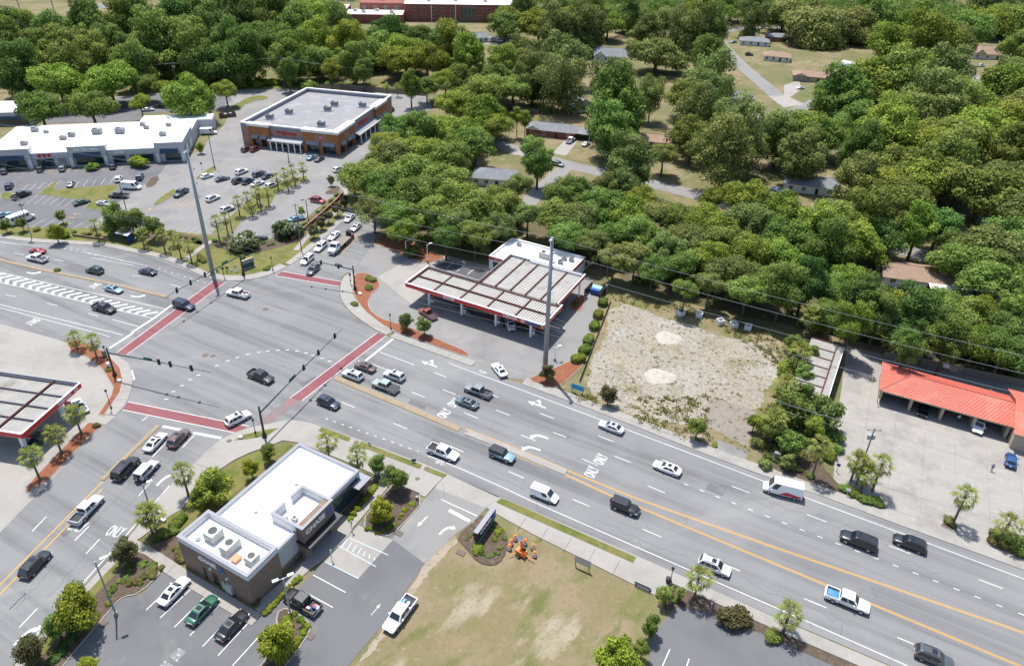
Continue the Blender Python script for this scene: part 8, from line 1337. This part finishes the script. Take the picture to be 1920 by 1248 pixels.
# car wash sundries
for p, lab in (((1770, 697), 'white vending board on a post behind the wash roof'), ((1746, 680), 'small white post sign behind the wash roof'), ((1568, 885), 'blue bin cabinet at the yard entrance')): post_sign(p, lab, (1.2, .9) if '1770' in str(p) else (.6, .6), 'sign_white' if 'white' in lab else 'dark_blue', 2., HWY, z=.02)
for p, lab in (((1650, 728), 'upper cream hose frame at the wash end wall'), ((1645, 756), 'lower cream hose frame at the wash end wall')): g = G(*p); o = thing('hose_frame', lab, 'rail', (g.x, g.y, .02), R(65)); MB().tube([(-1.2, 0, 0), (-1.2, 0, 1), (1.2, 0, 1), (1.2, 0, 0)], .06, 6).build('rail', 'cream_wall', o)
# fences and low walls: planks and bricks as pieces
def fence(px, h, label, pm='wood_grey', pw=.35, gap=.03, name='fence', z=0.):
    P = resample(pxs(px), pw); g = P[0]; o = thing(name, label, 'fence', (g.x, g.y, z)); me = MB().box(0, pw-gap, -.02, .02, 0, h).mesh('plank', pm)
    for a, b_ in zip(P, P[1:]): e = b_-a; inst('plank', me, o, (a.x-g.x, a.y-g.y, 0), (0, 0, math.atan2(e.y, e.x)), (1, 1, random.uniform(.97, 1.03)))
fence([(565, 170), (640, 166), (720, 174), (800, 180)], 2.2, 'grey wooden plank fence behind the drugstore', pw=.5); fence([(1655, 672), (1750, 690), (1860, 714), (1960, 735)], 1.9, 'weathered plank fence behind the car wash', pw=.35); fence([(1840, 548), (1900, 566), (1960, 585)], 1.8, 'shaded plank fence in the right-hand woods', pw=.4); fence([(960, 205), (1010, 214)], 1.8, 'wooden fence left of the brick ranch house', pw=.4)
P = pxs([(1087, 716), (1104, 672), (1122, 625), (1136, 590), (1145, 566)]); o = thing('silt_fence', 'low black fabric fence along the edge of the sandy lot', 'fence', (P[0].x, P[0].y, 0)); b = MB()
for a, c in zip(P, P[1:]): b.beam(Vector((a.x-P[0].x, a.y-P[0].y, .35)), Vector((c.x-P[0].x, c.y-P[0].y, .35)), .05, .7)
b.build('fabric', 'black_metal', o)
for a in resample(P, 2.5): MB().box(-.04, .04, -.04, .04, 0, .9).build('stake', 'wood_grey', o, loc=(a.x-P[0].x, a.y-P[0].y, 0))
P = resample(pxs([(548, 452), (575, 428), (605, 402), (632, 378), (645, 362)]), 1.9); o = thing('brick_wall', 'low red brick wall along the lot edge above the small dark trees', 'wall', (P[0].x, P[0].y, 0)); mat('wall_cap', (.3, .15, .11), .85, var=.1)
for a, c in zip(P, P[1:]):
    e = c-a; w_ = MB().box(0, e.length-.02, -.12, .12, 0, .95).build('wall_panel', 'brick_red', o, loc=(a.x-P[0].x, a.y-P[0].y, 0), rz=math.atan2(e.y, e.x)); MB().box(-.02, e.length, -.17, .17, .95, 1.05).build('cap', 'wall_cap', w_)
P = resample(pxs([(132, 447), (168, 452), (205, 457)]), 1.9); o = thing('brick_wall', 'low dark brick wall between the verge bushes and the palm', 'wall', (P[0].x, P[0].y+1.4, 0))
for a, c in zip(P, P[1:]): e = c-a; MB().box(0, e.length-.02, -.12, .12, 0, .7).build('wall_panel', 'brick_brown', o, loc=(a.x-P[0].x, a.y-P[0].y, 0), rz=math.atan2(e.y, e.x))
# kerb stops and bollards at the drugstore corner
for i in range(5): g = G(618+i*5, 296+i*.6); tag(MB().lathe([(.09, 0), (.09, 1.), (.03, 1.05)], 8).build('bollard', 'black_metal', None, loc=(g.x, g.y, .03)), 'dark bollard in the row at the drugstore corner entrance', 'bollard', 'drugstore bollards')
# ---------------------------------------------------------------- people: one skinned body each
def person(p, rz, label, top, bottom, step=.28, z=.02, arms=.25):
    me = bpy.data.meshes.new('body'); V = [(0, 0, .95), (0, 0, 1.15), (0, 0, 1.4), (0, 0, 1.52), (0, .02, 1.62), (0, .03, 1.76), (.1, 0, .9), (.11, step*.5, .5), (.11, step, .08), (.11, step+.16, .04), (-.1, 0, .9), (-.11, -step*.3, .5), (-.11, -step, .1), (-.11, -step+.15, .04), (.19, 0, 1.42), (.25, -arms*.6, 1.15), (.26, -arms*.2, .9), (.26, 0, .8), (-.19, 0, 1.42), (-.25, arms*.4, 1.15), (-.26, arms, .95), (-.26, arms+.08, .87)]
    E_ = [(0, 1), (1, 2), (2, 3), (3, 4), (4, 5), (0, 6), (6, 7), (7, 8), (8, 9), (0, 10), (10, 11), (11, 12), (12, 13), (2, 14), (14, 15), (15, 16), (16, 17), (2, 18), (18, 19), (19, 20), (20, 21)]
    rad = [.15, .14, .16, .06, .095, .07, .1, .07, .05, .045, .1, .07, .05, .045, .075, .05, .04, .045, .075, .05, .04, .045]
    me.from_pydata(V, E_, []); t = bpy.data.objects.new('t', me); COL.objects.link(t); s = t.modifiers.new('s', 'SKIN'); sk = me.skin_vertices[0].data
    for i, r_ in enumerate(rad): sk[i].radius = (r_, r_*.8 if i < 3 else r_); sk[i].use_root = i == 0
    ss = t.modifiers.new('u', 'SUBSURF'); ss.levels = 1; ss.render_levels = 1; bpy.context.view_layer.update(); m2 = bpy.data.meshes.new_from_object(t.evaluated_get(bpy.context.evaluated_depsgraph_get())); bpy.data.objects.remove(t)
    for m_ in (top, bottom, 'skin', 'trim'): m2.materials.append(MATS[m_])
    for f in m2.polygons: c = f.center; f.material_index = 3 if c.z < .1 else 1 if c.z < .97 and abs(c.x) < .2 else 2 if (c.z > 1.5 and c.z < 1.7) or (abs(c.x) > .2 and c.z < 1.1) else 3 if c.z >= 1.7 else 0; f.use_smooth = True
    g = G(*p); o = bpy.data.objects.new('person', m2); link(o); o.location = (g.x, g.y, z); o.rotation_euler = (0, 0, rz); tag(o, label, 'person')
person((1858, 883), R(150), 'person in dark clothes walking across the car wash yard', 'cloth_navy', 'cloth_tan'); person((1795, 790), R(-160), 'person in a white shirt standing in a wash bay', 'cloth_white', 'cloth_navy', .12)
# ================================================================ labels: look-alikes are told apart by their place from left to right
ORD = ['leftmost', 'second', 'third', 'fourth', 'fifth', 'sixth', 'seventh', 'eighth', 'ninth', 'tenth', 'eleventh', 'twelfth', 'thirteenth', 'fourteenth', 'fifteenth', 'sixteenth', 'seventeenth', 'eighteenth', 'nineteenth', 'twentieth', 'twenty-first', 'twenty-second', 'twenty-third', 'twenty-fourth', 'twenty-fifth', 'twenty-sixth']
same = {}
for o in bpy.data.objects:
    if o.parent is None and 'label' in o and 'kind' not in o: same.setdefault(o['label'], []).append(o)
for lab, L_ in same.items():
    if len(L_) < 2: continue
    L_.sort(key=lambda o: PX(o.location)[0])
    for i, o in enumerate(L_):
        if len(lab.split()) <= 13: o['label'] = lab+', '+('rightmost' if i == len(L_)-1 else 'leftmost' if i == 0 else ORD[min(i, 25)]+' from left')
